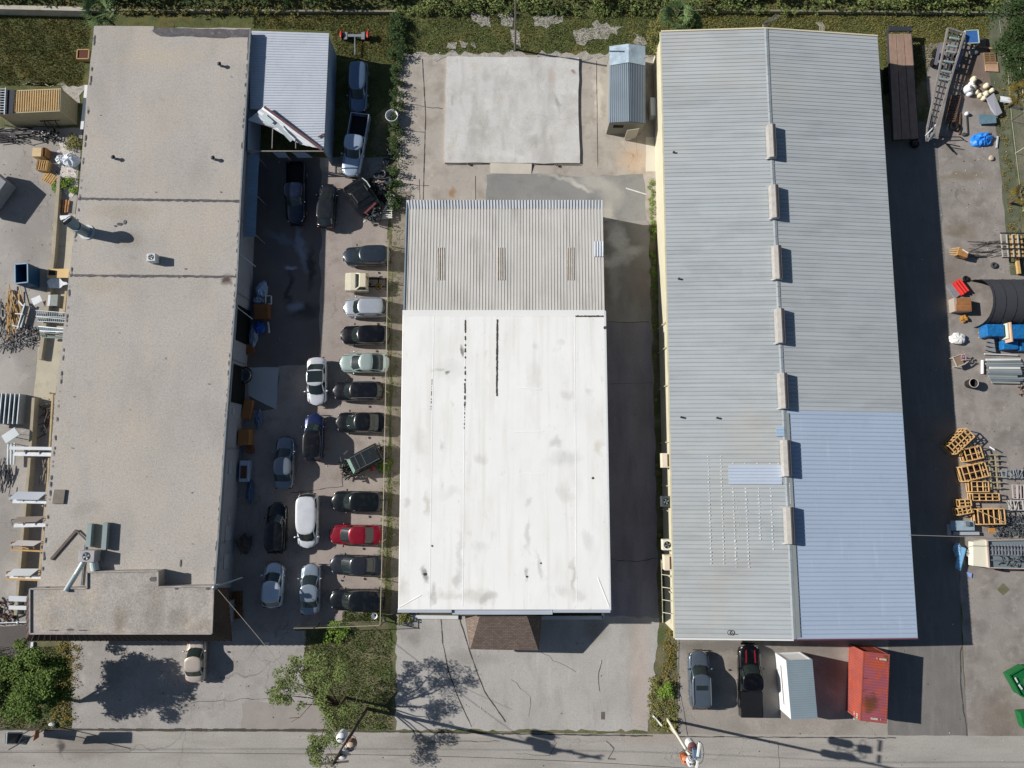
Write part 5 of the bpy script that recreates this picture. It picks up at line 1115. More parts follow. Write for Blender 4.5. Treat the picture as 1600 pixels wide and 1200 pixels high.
T = thing('grey_cabinet', 'grey metal cabinet lying between two timbers by the gravel roof', 'cabinet', at(90, 471, 0)); part('body', M().box(0, 0, 0, .7, 1.15, .5), plain('cab_grey', '#878c87'), T, bevel=.03); part('door', M().box(-.55, 0, 0, .25, 1.1, .45), white_, T)
solo('white_sheet', M().hexa(*[[at(48, 467, z), at(62, 461, z), at(66, 470, z), at(53, 477, z)][::-1] for z in (.5, .56)]), white_, 'small tilted white panel alone on the left yard', 'panel')
rn = random.Random(12)
m = junk(M(), 26, at(24, 490, 0), .7, 1.9, .35, 2.6, .1, 21, .0, az=1.75); solo('lumber_scraps', m, mk('lumber', '#bd9a63', .85, var=.35, scale=4), 'loose pile of long wooden sticks on the left yard', 'lumber', kind='stuff')
m = M().bar(at(29, 470, .5), at(36, 478, .5), .12).bar(at(39, 474, .55), at(27, 514, .45), .1).bar(at(24, 490, .5), at(36, 491, .5), .1).bar(at(19, 508, .5), at(30, 511, .45), .1)
solo('broken_ladder', m, white_, 'broken white ladder lying on the wooden sticks', 'ladder')
m = M().bar(at(42, 478, .3), at(33, 512, .3), .25, .3); solo('grey_beam', m, gsteel, 'grey steel beam beside the broken white ladder', 'beam')
for k, (y0, y1, lab) in enumerate(((487, 494, 'topmost perforated grey panel leaning across the kerb'), (497, 502, 'middle perforated grey panel leaning across the kerb'), (512, 517, 'pale striped panel leaning across the kerb'), (521, 527, 'bottom grey-green panel leaning across the kerb'))):
    m = M(); a, b, c_, d = at(56 + k * 2, y0 - 2, .9), at(103, y0 + 2, 1.0), at(103, y1 + 2, .8), at(56 + k * 3, y1, .7)
    m.bar(a, b, .08); m.bar(d, c_, .08)
    for i in range(14 if k != 3 else 3): m.bar(a.lerp(b, (i + .5) / 14), d.lerp(c_, (i + .5) / 14), .1 if k != 2 else .16, .03)
    m.hexa([d - Z * .08, c_ - Z * .08, c_.lerp(b, .5) - Z * .08, d.lerp(a, .5) - Z * .08], [d - Z * .04, c_ - Z * .04, c_.lerp(b, .5) - Z * .04, d.lerp(a, .5) - Z * .04])
    solo('perforated_deck', m, [gsteel, gsteel, alum, mk('green_grey', '#75807b', .6, var=.1)][k], lab, 'panel', 'panels leaning across the kerb')
m = junk(M(), 70, at(32, 530, 0), 1.9, .9, .5, 1.6, .07, 31); solo('scrap_heap', m, mk('scrap_steel', '#4d4e52', .5, .3, var=.5, scale=5, layers=[('#9ca0a4', 6, .6, .7, .8, None)]), 'tangle of dark thin steel scrap below the wooden sticks', 'scrap', kind='stuff')
m = junk(M(), 45, at(26, 212, 0), 1.9, .7, .6, 2.6, .12, 32, 0, az=-.1); solo('scrap_heap', m, mk('scrap_dark', '#2e2c30', .6, .2, var=.5, scale=5, layers=[('#a9aeb4', 4, .62, .7, .8, None)]), 'heap of dark bars below the tan container', 'scrap', kind='stuff')
m = junk(M(), 45, at(77, 213, 0), 1.0, .5, .5, .9, .1, 33); solo('scrap_heap', m, mk('scrap_bw', '#202225', .5, .2, var=.5, scale=5, layers=[('#e0e2e4', 4, .55, .62, 1, None)]), 'small heap of black and white scrap between the container and sacks', 'scrap', kind='stuff')
for k, (x, y, sx, sy, n_, lab) in enumerate(((75, 655, .5, 1.6, 30, 'brown leaves and twigs with thin bars between kerb and gravel roof'), (72, 735, .5, 1.4, 22, 'sparse rods below the white-topped rack'), (8, 745, .8, 1.4, 30, 'dark steel grid parts at the left edge beside the racks'), (5, 500, .3, 1.6, 16, 'dark rack bars at the left edge beside the wooden sticks'))):
    solo('scrap_heap', junk(M(), n_, at(x, y, 0), sx, sy, .3, 1.3, .07, 300 + k, 0, az=(None, 1.5, 1.5, 1.6)[k]), mk('scrap_left_%d' % k, ('#5c4c3e', '#8a8178', '#3a3f46', '#45484e')[k], .7, .1, var=.5, scale=5), lab, 'scrap', kind='stuff')
# window-frame stack at the left edge
T = thing('frame_stack', 'tall stack of aluminium frames at the left edge of the yard', 'frames', at(12, 642, 0)); m = M()
p0 = at(8, 640, 0)
for i in range(6): m.box(p0.x + .2 + i * .34, p0.y, 0, .08, 2.9, 1.5 - i * .12)
part('frame', m, alum, T, world=True); m = M()
for i in range(6): m.box(p0.x - .9 + .1, p0.y - 1.2 + i * .48, 1.2, 1.5, .34, .05)
part('top_panel', m, white_, T, world=True)
T = thing('white_table', 'white tilted panel on a dark rack at the left edge', 'panel', at(20, 686, 0)); q = [at(3, 681, 1.3), at(23, 668, 1.3), at(31, 679, 1.3), at(10, 693, 1.3)]
part('top', M().prism([p[:2] for p in q], 1.3, 1.37), mk('panel_lt', '#c9d2d4', .5), T, world=True); m = M()
for x in (13, 18, 23): m.bar(at(x, 692, .7), at(x - 1, 726, .7), .12)
for p in q: m.bar((p.x, p.y, 0), (p.x, p.y, 1.3), .06)
part('rail', m, alum, T, world=True)
RK = [((15, 700), (82, 701), 1.5, '#d2d5d6', 5, 'white-topped rack level with the tilted white panel'), ((13, 774), (75, 775), 2.2, '#b9bec6', 12, 'pale grey rack board level with the roof hatch'),
      ((15, 812), (72, 811), 2.2, '#8f8379', 9, 'brown rack board with a white sheet beneath it'), ((15, 848), (68, 849), 2.0, '#c3bcb6', 8, 'pinkish white rack board above an empty wooden frame'),
      ((8, 894), (63, 894), 2.0, '#cfd0cf', 11, 'wide white rack board nearest the annex roof'), ((14, 935), (48, 936), 1.8, '#c9cccf', 8, 'upper of two short white boards beside the annex'), ((14, 949), (48, 950), 1.8, '#d5d6d6', 6, 'lower of two short white boards beside the annex')]
for k, (a, b, z, col, wd, lab) in enumerate(RK):
    T = thing('material_rack', lab, 'rack', at((a[0] + b[0]) / 2, a[1], 0), group='racks along the left building wall')
    A, B_ = at(*a, z), at(*b, z); hw_ = wd / 16.5 / 2; sl = .12 if k in (1, 2, 3, 4) else 0
    part('board', M().hexa([A + Vector((0, -hw_, -.03)), B_ + Vector((0 if not sl else -.9, -hw_, -.03)), B_ + Vector((0, hw_, sl)), A + Vector((.9 if sl else 0, hw_, sl))], [A + Vector((0, -hw_, .03)), B_ + Vector((0 if not sl else -.9, -hw_, .03)), B_ + Vector((0, hw_, sl + .05)), A + Vector((.9 if sl else 0, hw_, sl + .05))]), mk('rack_%d' % k, col, .6, var=.06), T, world=True)
    m = M(); lo = Vector((0, -.55, -.35))
    for q_ in (.02, .33, .66, .97): p = A.lerp(B_, q_); m.bar((p.x, p.y, 0), p - Z * .06, .07); m.bar(p - Z * .1, p + lo, .07)
    part('frame', m, woodd if k in (3, 4) else gsteel, T, world=True)
    if k in (1, 2, 4, 0): part('lower_board', M().bar(A + lo + Vector((.2, 0, 0)), B_ + lo - Vector((.1, 0, 0)), .35 if k != 4 else .45, .05), white_, T, world=True)
    if k in (3, 4): part('timber', M().bar(A + lo + Vector((0, -.1, .1)), B_ + lo + Vector((0, -.2, .1)), .14).bar(A + lo + Vector((.3, .3, .1)), A.lerp(B_, .5) + lo, .1), wood, T, world=True)
m = junk(M(), 40, at(10, 955, 0), .9, 1.1, .4, .8, .12, 41); solo('scrap_heap', m, mk('brown_debris', '#54423a', .9, var=.5, scale=5), 'brown debris heap beside the two short white boards', 'debris', kind='stuff')
T = thing('white_pipe_rail', 'white pipe rail with coupling along the dark parking bay', 'rail', at(20, 974, 0)); part('pipe', M().tube(at(-20, 974, .5), at(42, 972, .5), .05), white_, T, world=True); part('coupling', M().blob(at(28, 973, .5), .12, .12, .12), white_, T, world=True)
for x in (-5, 28): p = at(x, 974, 0); part('post', M().tube(p, p + Z * .5, .04), white_, T, world=True)
solo('wheel_stop', M().bar(at(51, 1003, .08), at(49, 1024, .08), .22, .16), mk('stop_white', '#dfe6e6', .6), 'white concrete wheel stop on the dark parking bay', 'wheel stop')

# pylon sign at the road, bottom left
T = thing('pylon_sign', 'two-panel roadside sign with pale frames at the bottom left', 'sign', at(80, 1128, 0))
def panel(q, zt_, zb_, nm, fr):
    a, b, c_, d = at(*q[0], zt_), at(*q[1], zb_), at(*q[2], zb_), at(*q[3], zt_)
    pn = part(nm, M().hexa([a, b, c_, d], [a + Vector((-.1, 0, .03)), b + Vector((-.1, 0, .03)), c_ + Vector((-.1, 0, .03)), d + Vector((-.1, 0, .03))]), mk('sign_dark', '#323741', .4, var=.1), T, world=True)
    m = M()
    for s_, e in ((a, b), (b, c_), (c_, d), (d, a)): m.bar(s_, e, .09, .09)
    part('panel_frame', m, plain('sign_frame', '#a5b5b5', .5), pn, world=True)
panel([(11, 1145), (35, 1145), (28, 1162), (10, 1162)], 4.7, 3.0, 'large_panel', 1); panel([(35, 1149), (48, 1151), (41, 1163), (28, 1161)], 3.2, 2.2, 'small_panel', 1)
pm = M(); 
for q_ in ((30, 1150), (34, 1160)): p = at(*q_, 3.0); pm.bar((p.x, p.y, 0), (p.x, p.y, 4.6), .07)
part('post', pm, plain('post_brown', '#8b8780'), T, world=True)
a, b = at(62, 1140, .1), at(60, 1150, 1.4); part('side_board', M().hexa([at(62, 1140, .2), at(61, 1152, .2), at(60.5, 1152, .2), at(61, 1140, .2)], [at(56, 1142, 1.6), at(52, 1158, 1.6), at(51.5, 1158, 1.6), at(55, 1142, 1.6)]), mk('board_orange', '#9a5a22', .7), T, world=True)
solo('white_rock', M().blob(at(81, 1132, .15), .32, .2, .15), mk('rock_white', '#c9cac6', .9), 'pale rock at the road edge near the pylon sign', 'rock')

# ============================================================ EAST WALL CLUTTER (in shade)
card = mk('cardboard', '#7a5132', .85, var=.1); cardl = mk('cardboard_light', '#9a6d42', .85, var=.1)
def carton(px, py, rz, sx, sy, sz, mat, lab):
    T = thing('cardboard_box', lab, 'box', at(px, py, 0), rz); part('box', M().box(0, 0, .01, sx, sy, sz), mat, T); part('flap', M().box(0, sy * .26, sz + .012, sx * 1.02, sy * .5, .015).box(0, -sy * .26, sz + .012, sx * 1.02, sy * .5, .02), mat, T)
carton(413, 489, .05, 1.3, 1.4, .9, card, 'large brown cardboard box in shade below the white sacks')
carton(388, 684, .02, 1.0, 1.5, 1.2, cardl, 'large tan cardboard box against the shaded east wall')
carton(389, 640, -.1, .8, 1.8, .5, cardl, 'long tan cardboard box above the large tan one')
carton(392, 546, .3, .7, 1.0, .4, card, 'low brown cardboard box below the blue tarp')
carton(393, 703, .1, .6, .6, .5, card, 'small brown cardboard box touching the white cabinet')
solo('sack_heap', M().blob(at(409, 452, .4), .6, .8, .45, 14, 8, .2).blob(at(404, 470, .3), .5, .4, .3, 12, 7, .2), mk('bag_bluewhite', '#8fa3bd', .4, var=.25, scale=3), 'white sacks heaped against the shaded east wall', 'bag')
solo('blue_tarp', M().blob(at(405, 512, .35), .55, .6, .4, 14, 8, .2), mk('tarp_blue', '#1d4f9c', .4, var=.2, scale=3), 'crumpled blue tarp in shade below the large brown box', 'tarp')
solo('grey_tarp', M().blob(at(396, 524, .3), .45, 1.2, .35, 14, 8, .15), mk('tarp_grey', '#6f8096', .5), 'long grey-blue tarp bundle beside the blue tarp', 'tarp')
solo('square_frame_scrap', M().bar(at(415, 462, .5), at(422, 462, .5), .1).bar(at(415, 475, .5), at(424, 475, .5), .1).bar(at(415, 462, .5), at(415, 475, .5), .1).bar(at(424, 462, .5), at(424, 475, .5), .1), white_, 'small white square frame beside the white sacks', 'frame')
solo('white_batten', M().bar(at(419, 503, .4), at(421, 520, .4), .14, .06), white_, 'white batten lying beside the blue tarp', 'batten')
solo('plastic_sheet', M().blob(at(404, 655, .2), .35, 1.0, .2, 14, 7, .3), mk('tarp_grey2', '#5d6e86', .5, var=.2), 'crumpled blue-grey plastic sheet beside the long tan box', 'sheet')
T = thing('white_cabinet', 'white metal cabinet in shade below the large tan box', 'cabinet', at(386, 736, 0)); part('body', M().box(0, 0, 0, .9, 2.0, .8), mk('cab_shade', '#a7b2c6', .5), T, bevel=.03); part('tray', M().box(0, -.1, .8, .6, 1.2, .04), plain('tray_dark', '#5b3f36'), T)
solo('plastic_sheet', M().blob(at(391, 768, .2), .35, 1.1, .2, 14, 7, .3), mk('tarp_grey3', '#4c5d76', .5, var=.2), 'twisted strip of plastic sheet below the white cabinet', 'sheet')
m = junk(M().blob(at(382, 850, .35), .6, .9, .35, 12, 7, .25), 18, at(382, 850, 0), .6, .9, .7, .6, .12, 51); solo('junk_pile', m, mk('junk_brown', '#5a5048', .8, var=.4, scale=4), 'brown junk pile against the lower shaded east wall', 'junk', kind='stuff')
for k in range(2): pallet(371, 934 + k * 22, 0, .05 + .1 * k, ('upper' if k == 0 else 'lower') + ' of two leaning brown pallets beside the brown mansard', 1.1, 1.2, mk('pallet_brown', '#7c5230', .85, var=.2), 5, 'pallets beside the mansard')
solo('mound_stone', M().blob(at(417, 1005, .1), .25, .12, .1), mk('rock_white', '#c9cac6'), 'small pale stone on shaded tarmac left of the weeds', 'stone')
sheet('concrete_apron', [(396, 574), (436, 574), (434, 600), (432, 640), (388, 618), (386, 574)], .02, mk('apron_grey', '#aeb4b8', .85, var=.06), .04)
T = thing('parked_car', 'black car tail poking out of the workshop doorway in the east wall', 'car', at(383, 588, 0)); part('body', M().blob((0, 0, .72), 1.0, .92, .5, 20, 10, 0), paint('paint_doorcar', '#0c0d10', .2), T, smooth=True); part('rear_window', M().blob((-.15, 0, 1.02), .6, .72, .28, 18, 8, 0), glass, T, smooth=True)

# ============================================================ TOW DOLLY, TYRES, WHITE TUB
p = at(556, 60, 0); T = thing('tow_dolly', 'small tow dolly with red fenders on the grass behind the steel blue SUV', 'trailer', p)
m = M().bar((-1.0, 0, .45), (1.0, 0, .45), .28, .1).bar((-.95, .35, .5), (-.95, -.45, .5), .35, .06).bar((.85, .35, .5), (.85, -.45, .5), .35, .06).bar((0, 0, .45), (.05, -2.1, .4), .1); part('frame', m, plain('dolly_grey', '#8c9296', .5, .3), T)
for s_ in (-1, 1):
    part('wheel', M().tube((s_ * 1.1, 0, .33), (s_ * 1.35, 0, .33), .33, n=14), tyre, T); part('fender', M().blob((s_ * 1.38, .05, .62), .16, .45, .12, 12, 6, 0), mk('fender_red', '#b52f2c', .4), T, smooth=True)
def tyre_at(px, py, z, lab, r=.3, tilt=0, mat=tyre, g='scrap tyres beside the fence'):
    T = thing('tyre', lab, 'tyre', at(px, py, z), U(0, 3), g); T.rotation_euler[0] = tilt; part('tread', M().torus((0, 0, .11), r, .11), mat, T, smooth=True)
    part('rim', M().lathe([(0, .05), (.19, .06), (.2, .16)], n=14), rimm, T)
gt = plain('dusty_tyre', '#3f4144', .8)
tyre_at(590, 276, .05, 'grey rimmed tyre at the left of the heap, nearest the silver pickup', tilt=.3, mat=gt); tyre_at(603, 253, .05, 'tyre in the middle of the shaded heap', tilt=.6, mat=gt); tyre_at(607, 283, .3, 'tyre with a bright hub at the bottom right of the heap', mat=gt)
tyre_at(611, 240, .1, 'topmost tyre of the shaded heap, close to the hedge', tilt=.5, mat=gt); tyre_at(600, 272, .2, 'tyre overlapping the heap centre just above the bright-hubbed one', tilt=-.5, mat=gt)
m = junk(M(), 40, at(607, 262, 0), .7, 2.6, .5, .8, .07, 61); solo('scrap_heap', m, mk('scrap_shade', '#33363a', .6, .2, var=.6, scale=6, layers=[('#aab0b4', 7, .6, .66, .9, None)]), 'thin metal scrap among the shaded tyres', 'scrap', kind='stuff')
m = M(); a, b = at(611, 306, .5), at(606, 340, .5)
for i in range(11):
    p = a.lerp(b, i / 10.5); m.bar(p - X * (.25 + .035 * i), p + X * .35, .07, .04)
m.bar(at(610, 303, .45), at(612, 340, .45), .08).bar(at(594, 338, .45), at(613, 336, .45), .09).bar(at(594, 341, .45), at(613, 340, .45), .09).bar(at(598, 330, .45), at(608, 317, .45), .07)
solo('picket_gate', m, mk('picket_white', '#d4d2c8', .7), 'white picket gate lying by the hedge below the tyres', 'gate')
T = thing('white_tub', 'white plastic tub rim against the hedge beside the silver pickup', 'tub', at(614, 186, 0)); part('tub', M().lathe([(.5, 0), (.6, .7), (.66, .72), (.62, .76), (.56, .7), (.46, .05), (0, .04)], n=20), white_, T, smooth=True)

# ============================================================ RIGHT YARD
# flatbed trailer with wooden deck
a0, a1, b1, b0 = at(1388, 46, 1.2), at(1424, 46, 1.2), at(1436, 216, 1.2), at(1396, 218, 1.2)
c = (a0 + a1 + b0 + b1) / 4; T = thing('flatbed_trailer', 'long flatbed trailer with brown plank deck in three strips, right of the ribbed roof', 'trailer', (c.x, c.y, 0))
dk = mk('deck_wood', '#9b8171', .9, var=.12, scale=1.5, grain=.15, layers=[('#7d6658', 1.2, .5, .7, .6, (6, .3, 1))])
for i in range(3):
    u0, u1 = i / 3 + .015, (i + 1) / 3 - .015
    tq = [b0.lerp(b1, u0).lerp(a0.lerp(a1, u0), .96), b0.lerp(b1, u1).lerp(a0.lerp(a1, u1), .96), b0.lerp(b1, u1), b0.lerp(b1, u0)][::-1]
    part('deck', M().hexa([p - Z * .08 for p in tq], tq), dk, T, world=True)
m = M().bar(a0 - Z * .15, b0 - Z * .15, .12, .22).bar(a1 - Z * .15, b1 - Z * .15, .12, .22)
for i in range(8): t_ = i / 7; m.bar(a0.lerp(b0, t_) - Z * .2, a1.lerp(b1, t_) - Z * .2, .1, .1)
m.bar(a0.lerp(a1, .02) + Y * .05, a1 + Y * .05, .5, .12); part('frame', m, mk('trailer_frame', '#3f4148', .6, .2), T, world=True)
for q_ in (.35, .43, .51):
    for p in (a0.lerp(b0, q_), a1.lerp(b1, q_)): part('wheel', M().tube((p.x - .15, p.y, .45), (p.x + .15, p.y, .45), .43, n=16), tyre, T, world=True)
part('rear_bar', M().bar(b0 - Z * .15, b1 - Z * .15, .1).bar(b1 - Z * .1, b1 - Z * .1 - Y * .6 - X * .3, .1), plain('bar_brown', '#5a4636'), T, world=True)
T = thing('tyre', 'loose tyre with white rim in shade below the plank trailer', 'tyre', at(1427, 226, 0)); part('tread', M().torus((0, 0, .2), .34, .14), tyre, T, smooth=True); part('rim', M().torus((0, 0, .24), .26, .05), mk('rim_white', '#a9acae', .5), T, smooth=True)
# long galvanised equipment trailer
a0, a1 = at(1481, 44, 1.3), at(1507, 52, 1.3); b0, b1 = at(1449, 200, 1.2), at(1461, 203, 1.2)
c = (a0 + a1 + b0 + b1) / 4; T = thing('boat_trailer', 'long tilted galvanised boat trailer with rollers and many cross members', 'trailer', (c.x, c.y, 0))
gal = mk('galv_bright', '#9c9894', .45, .35, var=.2, scale=2, layers=[('#5d5552', 3, .58, .7, .6, None)])
m = M().bar(a0, b0, .16, .2).bar(a1, b1, .16, .2).bar(a0, a1, .16).bar(at(1449, 200, 1.2), at(1447, 221, .8), .14).bar(at(1461, 203, 1.2), at(1449, 221, .8), .14)
part('frame', m, gal, T, world=True); m = M()
for i in range(16): t_ = .03 + i * .06; m.bar(a0.lerp(b0, t_) - Z * .1, a1.lerp(b1, t_) - Z * .1, .1, .1)
m.bar(a0.lerp(a1, .33), b0.lerp(b1, .33), .1).bar(a0.lerp(a1, .66), b0.lerp(b1, .66), .1); part('cross_member', m, mk('galv_dark', '#55555a', .5, .3, var=.3, scale=3), T, world=True)
m = M()
for t_ in (.08, .16, .22, .32, .42, .5): p = a0.lerp(a1, .5).lerp(b0.lerp(b1, .5), t_); m.tube(p - X * .45 + Y * .08, p + X * .45 - Y * .1, .12, n=10)
part('roller', m, mk('roller_pale', '#8fa0a0', .5), T, world=True)
for s_, A_0, B_0 in ((-1, a0, b0), (1, a1, b1)):
    for t_ in (.2, .3): p = A_0.lerp(B_0, t_) + X * .35 * s_; part('wheel', M().tube((p.x - .12, p.y, .4), (p.x + .12, p.y, .4), .38, n=14), tyre, T, world=True)
    part('fender', M().bar(A_0.lerp(B_0, .15) + X * .38 * s_ - Z * .2, A_0.lerp(B_0, .36) + X * .38 * s_ - Z * .2, .3, .06), mk('fender_galv', '#8d8b98', .4, .4), T, world=True)
m = M().lathe([(0, .9), (.3, .9), (.3, .5), (.2, .4)], (at(1448, 218, 0).x, at(1448, 218, 0).y, 0), n=12)
for i in range(7): p = at(1446 + i * 2.2, 212 - i * 2.4, 1.2); m.tube(p, p + Vector((.35, .3, 0)), .05)
part('winch', m, white_, T, world=True)
m = M(); a, b = at(1487, 150, .3), at(1478, 190, .3)
for i in range(12): p = a.lerp(b, i / 11); m.bar(p, p + Vector((.9, .05, 0)), .12, .1)
m.bar(a, b, .1).bar(a + X * .9, b + X * .9, .1).bar(a + X * .45, b + X * .45, .08); solo('wooden_ladder_rack', m, mk('rack_rust', '#6e5545', .8, var=.3, scale=3), 'brown slatted rack lying right of the boat trailer', 'rack')
m = M().bar(at(1500, 176, .1), at(1499, 210, .1), .12); solo('rusty_bar', m, plain('rust_bar', '#6a4e38'), 'left rusty bar lying on the yard above the blue tarp', 'bar')
m = M().bar(at(1510, 178, .1), at(1512, 210, .1), .08).blob(at(1507, 210, .1), .35, .2, .1); solo('rusty_bar', m, plain('rust_bar2', '#4c4a48'), 'thinner dark bar with a blue rag at its foot, right of the rusty one', 'bar')
m = M(); a = at(1462, 216, .5); m.torus((at(1488, 199, 0).x, at(1488, 199, 0).y, .3), .35, .12)
m.path([at(1470, 214, .5), at(1500, 214, .4), at(1506, 218, .3)], .05).path([at(1476, 224, .5), at(1500, 229, .4)], .05).path([at(1473, 219, .5), at(1490, 238, .3)], .06); solo('trailer_tongue', m, plain('chassis_dark', '#191614'), 'dark steel tongue parts lying below the boat trailer', 'trailer part')
# blue tarp table
T = thing('blue_top_cart', 'cart with flat blue top and pale edges touching the boat trailer top', 'cart', at(1518, 60, 0)); q = [at(1508, 48, 1.0), at(1528, 47, 1.0), at(1530, 67, 1.0), at(1509, 68, 1.0)]
part('top', M().prism([p[:2] for p in q], .94, 1.0), mk('cart_blue', '#3f6ba8', .5, var=.12, scale=2), T, world=True); m = M()
for i in range(4): m.bar(q[i], q[(i + 1) % 4], .08)
for p in q: m.bar((p.x, p.y, 0), (p.x, p.y, .95), .07)
part('edge', m, mk('edge_pale', '#b9c4b4', .6), T, world=True)
solo('grey_tub', M().blob(at(1520, 81, .15), .6, .35, .15, 14, 6, .05), mk('tub_grey', '#7d8482', .6), 'grey shallow tub below the blue-topped cart', 'tub')
solo('long_plank', M().bar(at(1529, 72, .1), at(1554, 77, .1), .2, .08), mk('plank_tan', '#a58566', .8), 'tan plank lying right of the blue-topped cart', 'plank')
pallet(1546, 92, .02, 1.57, 'weathered pallet with slats above the plywood square', 1.3, 1.2, mk('pallet_old', '#8d7155', .9, var=.2), 6)
solo('plywood_sheet', M().prism([at(x, y, 0)[:2] for x, y in ((1538, 98), (1558, 98), (1559, 113), (1539, 112))], .03, .12), mk('ply_old', '#b8967a', .85, var=.15, scale=2, layers=[('#8b8b8f', 2, .6, .7, .6, None)]), 'weathered plywood square below the slatted pallet', 'plywood')
jug = mk('jug_cream', '#dcd3b4', .5, var=.05); jw = mk('jug_white', '#dfe0e4', .45)
JN = [(1519, 126, 'topmost pale jug of the scattered group'), (1516, 133, 'white jug just below the topmost one'), (1509, 142, 'large white jug at the left of the group'), (1513, 148, 'white jug below the large left one'), (1518, 140, 'cream jug in the middle of the clustered jugs'), (1524, 146, 'cream jug at the right of the clustered jugs'),
      (1529, 151, 'cream jug lying just outside the cluster'), (1539, 136, 'cream jug standing alone above the metal sheet'), (1548, 143, 'cream jug touching the top of the metal sheet'), (1538, 149, 'upper of two touching cream jugs'), (1535, 155, 'lower of two touching cream jugs'), (1509, 179, 'white jug alone beside the rusty bars')]
for i, (x, y, lab) in enumerate(JN):
    r_ = .42 if i == 2 else (.2 if i == 11 else U(.24, .30)); T = thing('plastic_jug', lab, 'jug', at(x, y, 0), U(0, 6), 'jugs scattered in the yard'); mt = jw if i in (1, 2, 3, 11) else jug
    part('body', M().lathe([(0, 0), (r_ * .95, .02), (r_, .1), (r_, r_ * 1.3), (r_ * .6, r_ * 1.7), (r_ * .25, r_ * 1.8), (0, r_ * 1.82)], n=14), mt, T, smooth=True); part('cap', M().tube((0, 0, r_ * 1.8), (0, 0, r_ * 1.98), r_ * .3, n=10), plain('cap_grey', '#9a958a'), T)
q = [at(1541, 154, .5), at(1553, 145, .8), at(1566, 176, .5), at(1557, 182, .35), at(1548, 172, .3)]
solo('metal_sheet', M().add(q + [p - Z * .03 for p in q], [(4, 3, 2, 1, 0), (5, 6, 7, 8, 9)] + [(i, (i + 1) % 5, 5 + (i + 1) % 5, 5 + i) for i in range(5)]), mk('sheet_grey', '#9a9ba2', .5, .2, var=.08), 'large bent grey metal sheet leaning over debris', 'metal sheet')
m = M()
for i in range(5):
    t0, t1 = -1.2 + i * .48, -1.2 + (i + 1) * .48
    A_, B_ = at(1560, 155, .25), at(1580, 158, .3); m.add([A_ + Vector((0, .35 * math.sin(t0), .3 * math.cos(t0))), B_ + Vector((0, .35 * math.sin(t0), .3 * math.cos(t0))), B_ + Vector((0, .35 * math.sin(t1), .3 * math.cos(t1))), A_ + Vector((0, .35 * math.sin(t1), .3 * math.cos(t1)))], [(3, 2, 1, 0)])
solo('curved_cover', m, mk('cover_white', '#e2e6ea', .4), 'curved white cover lying right of the bent metal sheet', 'cover')
solo('glass_panel', M().hexa(*[[at(1529, 178, z), at(1556, 180, z + .2), at(1557, 192, z + .2), at(1530, 194, z)][::-1] for z in (.2, .24)]), mk('panel_teal', '#617b88', .25, var=.15, scale=2), 'blue-green panel below the bent metal sheet', 'panel')
m = M(); rn = random.Random(8); n = 22; bp = []
c = at(1533, 219, 0)
for i in range(n): t_ = 2 * math.pi * i / n; r_ = 1 + .22 * math.sin(2 * t_ + 1) + rn.uniform(-.08, .08); bp.append((c.x + 1.0 * r_ * math.cos(t_), c.y + .95 * r_ * math.sin(t_)))
rings = []
for j, (s_, z) in enumerate(((1, .03), (.9, .22), (.7, .38), (.45, .5), (.2, .56))):
    rings.append([(c.x + (x - c.x) * s_, c.y + (y - c.y) * s_, z + (rn.uniform(-.12, .12) if j else 0)) for x, y in bp])
for r_ in rings: m.v += r_
for j in range(4):
    for i in range(n): m.f.append((j * n + i, j * n + (i + 1) % n, (j + 1) * n + (i + 1) % n, (j + 1) * n + i))
m.f.append(tuple(4 * n + i for i in range(n))); m.mi = [0] * len(m.f)
solo('blue_tarp', m, mk('tarp_bright', '#2a7fd8', .35, var=.1, scale=3), 'bright blue crumpled tarp on the open yard', 'tarp')
solo('slab_piece', M().prism([at(x, y, 0)[:2] for x, y in ((1538, 208), (1547, 207), (1549, 217), (1540, 218))], .02, .1), plain('slab_green', '#71776a', .9), 'grey-green square slab touching the bright blue tarp', 'slab')
solo('white_post', M().bar(at(1559, 213, .1), at(1557, 231, .1), .13, .1), mk('post_pale', '#b9bbc0', .6), 'pale post lying right of the bright blue tarp', 'post')
solo('pale_block', M().blob(at(1549, 247, .1), .28, .28, .14, 10, 6, .1), mk('block_pale', '#b5a893', .9), 'round pale block on the open yard below the blue tarp', 'block')
# wheelbarrow-like crate and fallen shed door
T = thing('wicker_cart', 'small wooden cart with bowed yellow ends near the shade edge', 'cart', at(1491, 397, 0), -.35); m = M().box(.35, 0, .35, 1.0, .75, .5); part('box', m, woodd, T)
m = M()
for i in range(7): t_ = i / 6 * math.pi; m.bar((-.2 - .55 * math.sin(t_), .4 * math.cos(t_), .3), (-.1, .4 * math.cos(t_), .85), .05)
part('ribs', m, wood, T); part('pipe', M().tube((.2, .25, .9), (.8, .1, .9), .06), white_, T)
T = thing('crate_rack', 'brown crate rack with pale legs and bars at the right edge of the yard', 'rack', at(1578, 388, 0)); m = M()
p = at(1578, 388, 0)
for i in range(5): m.box(p.x + .2, p.y + 1.0 - i * .5, .5, 1.4, .34, .06)
part('shelf', m, wood, T, world=True); m = M()
for i in (0, 1, 2, 3): m.bar((p.x - 1.3 + i * .55, p.y + 1.3, .7), (p.x - 1.3 + i * .55, p.y - 1.2, .7), .09)
part('leg', m, mk('leg_pale', '#a9a79f', .6), T, world=True); m = M()
for y_ in (-1.2, -.3, 0.2, 1.3): m.bar((p.x - 1.4, p.y + y_, .78), (p.x + 1.2, p.y + y_ * .98, .78), .1)
part('bar', m, plain('bar_dark', '#2c2a29'), T, world=True)
solo('timber_post', M().bar(at(1584, 366, .3), at(1592, 428, .3), .28, .25), wood, 'long yellow timber leaning beside the crate rack', 'timber')
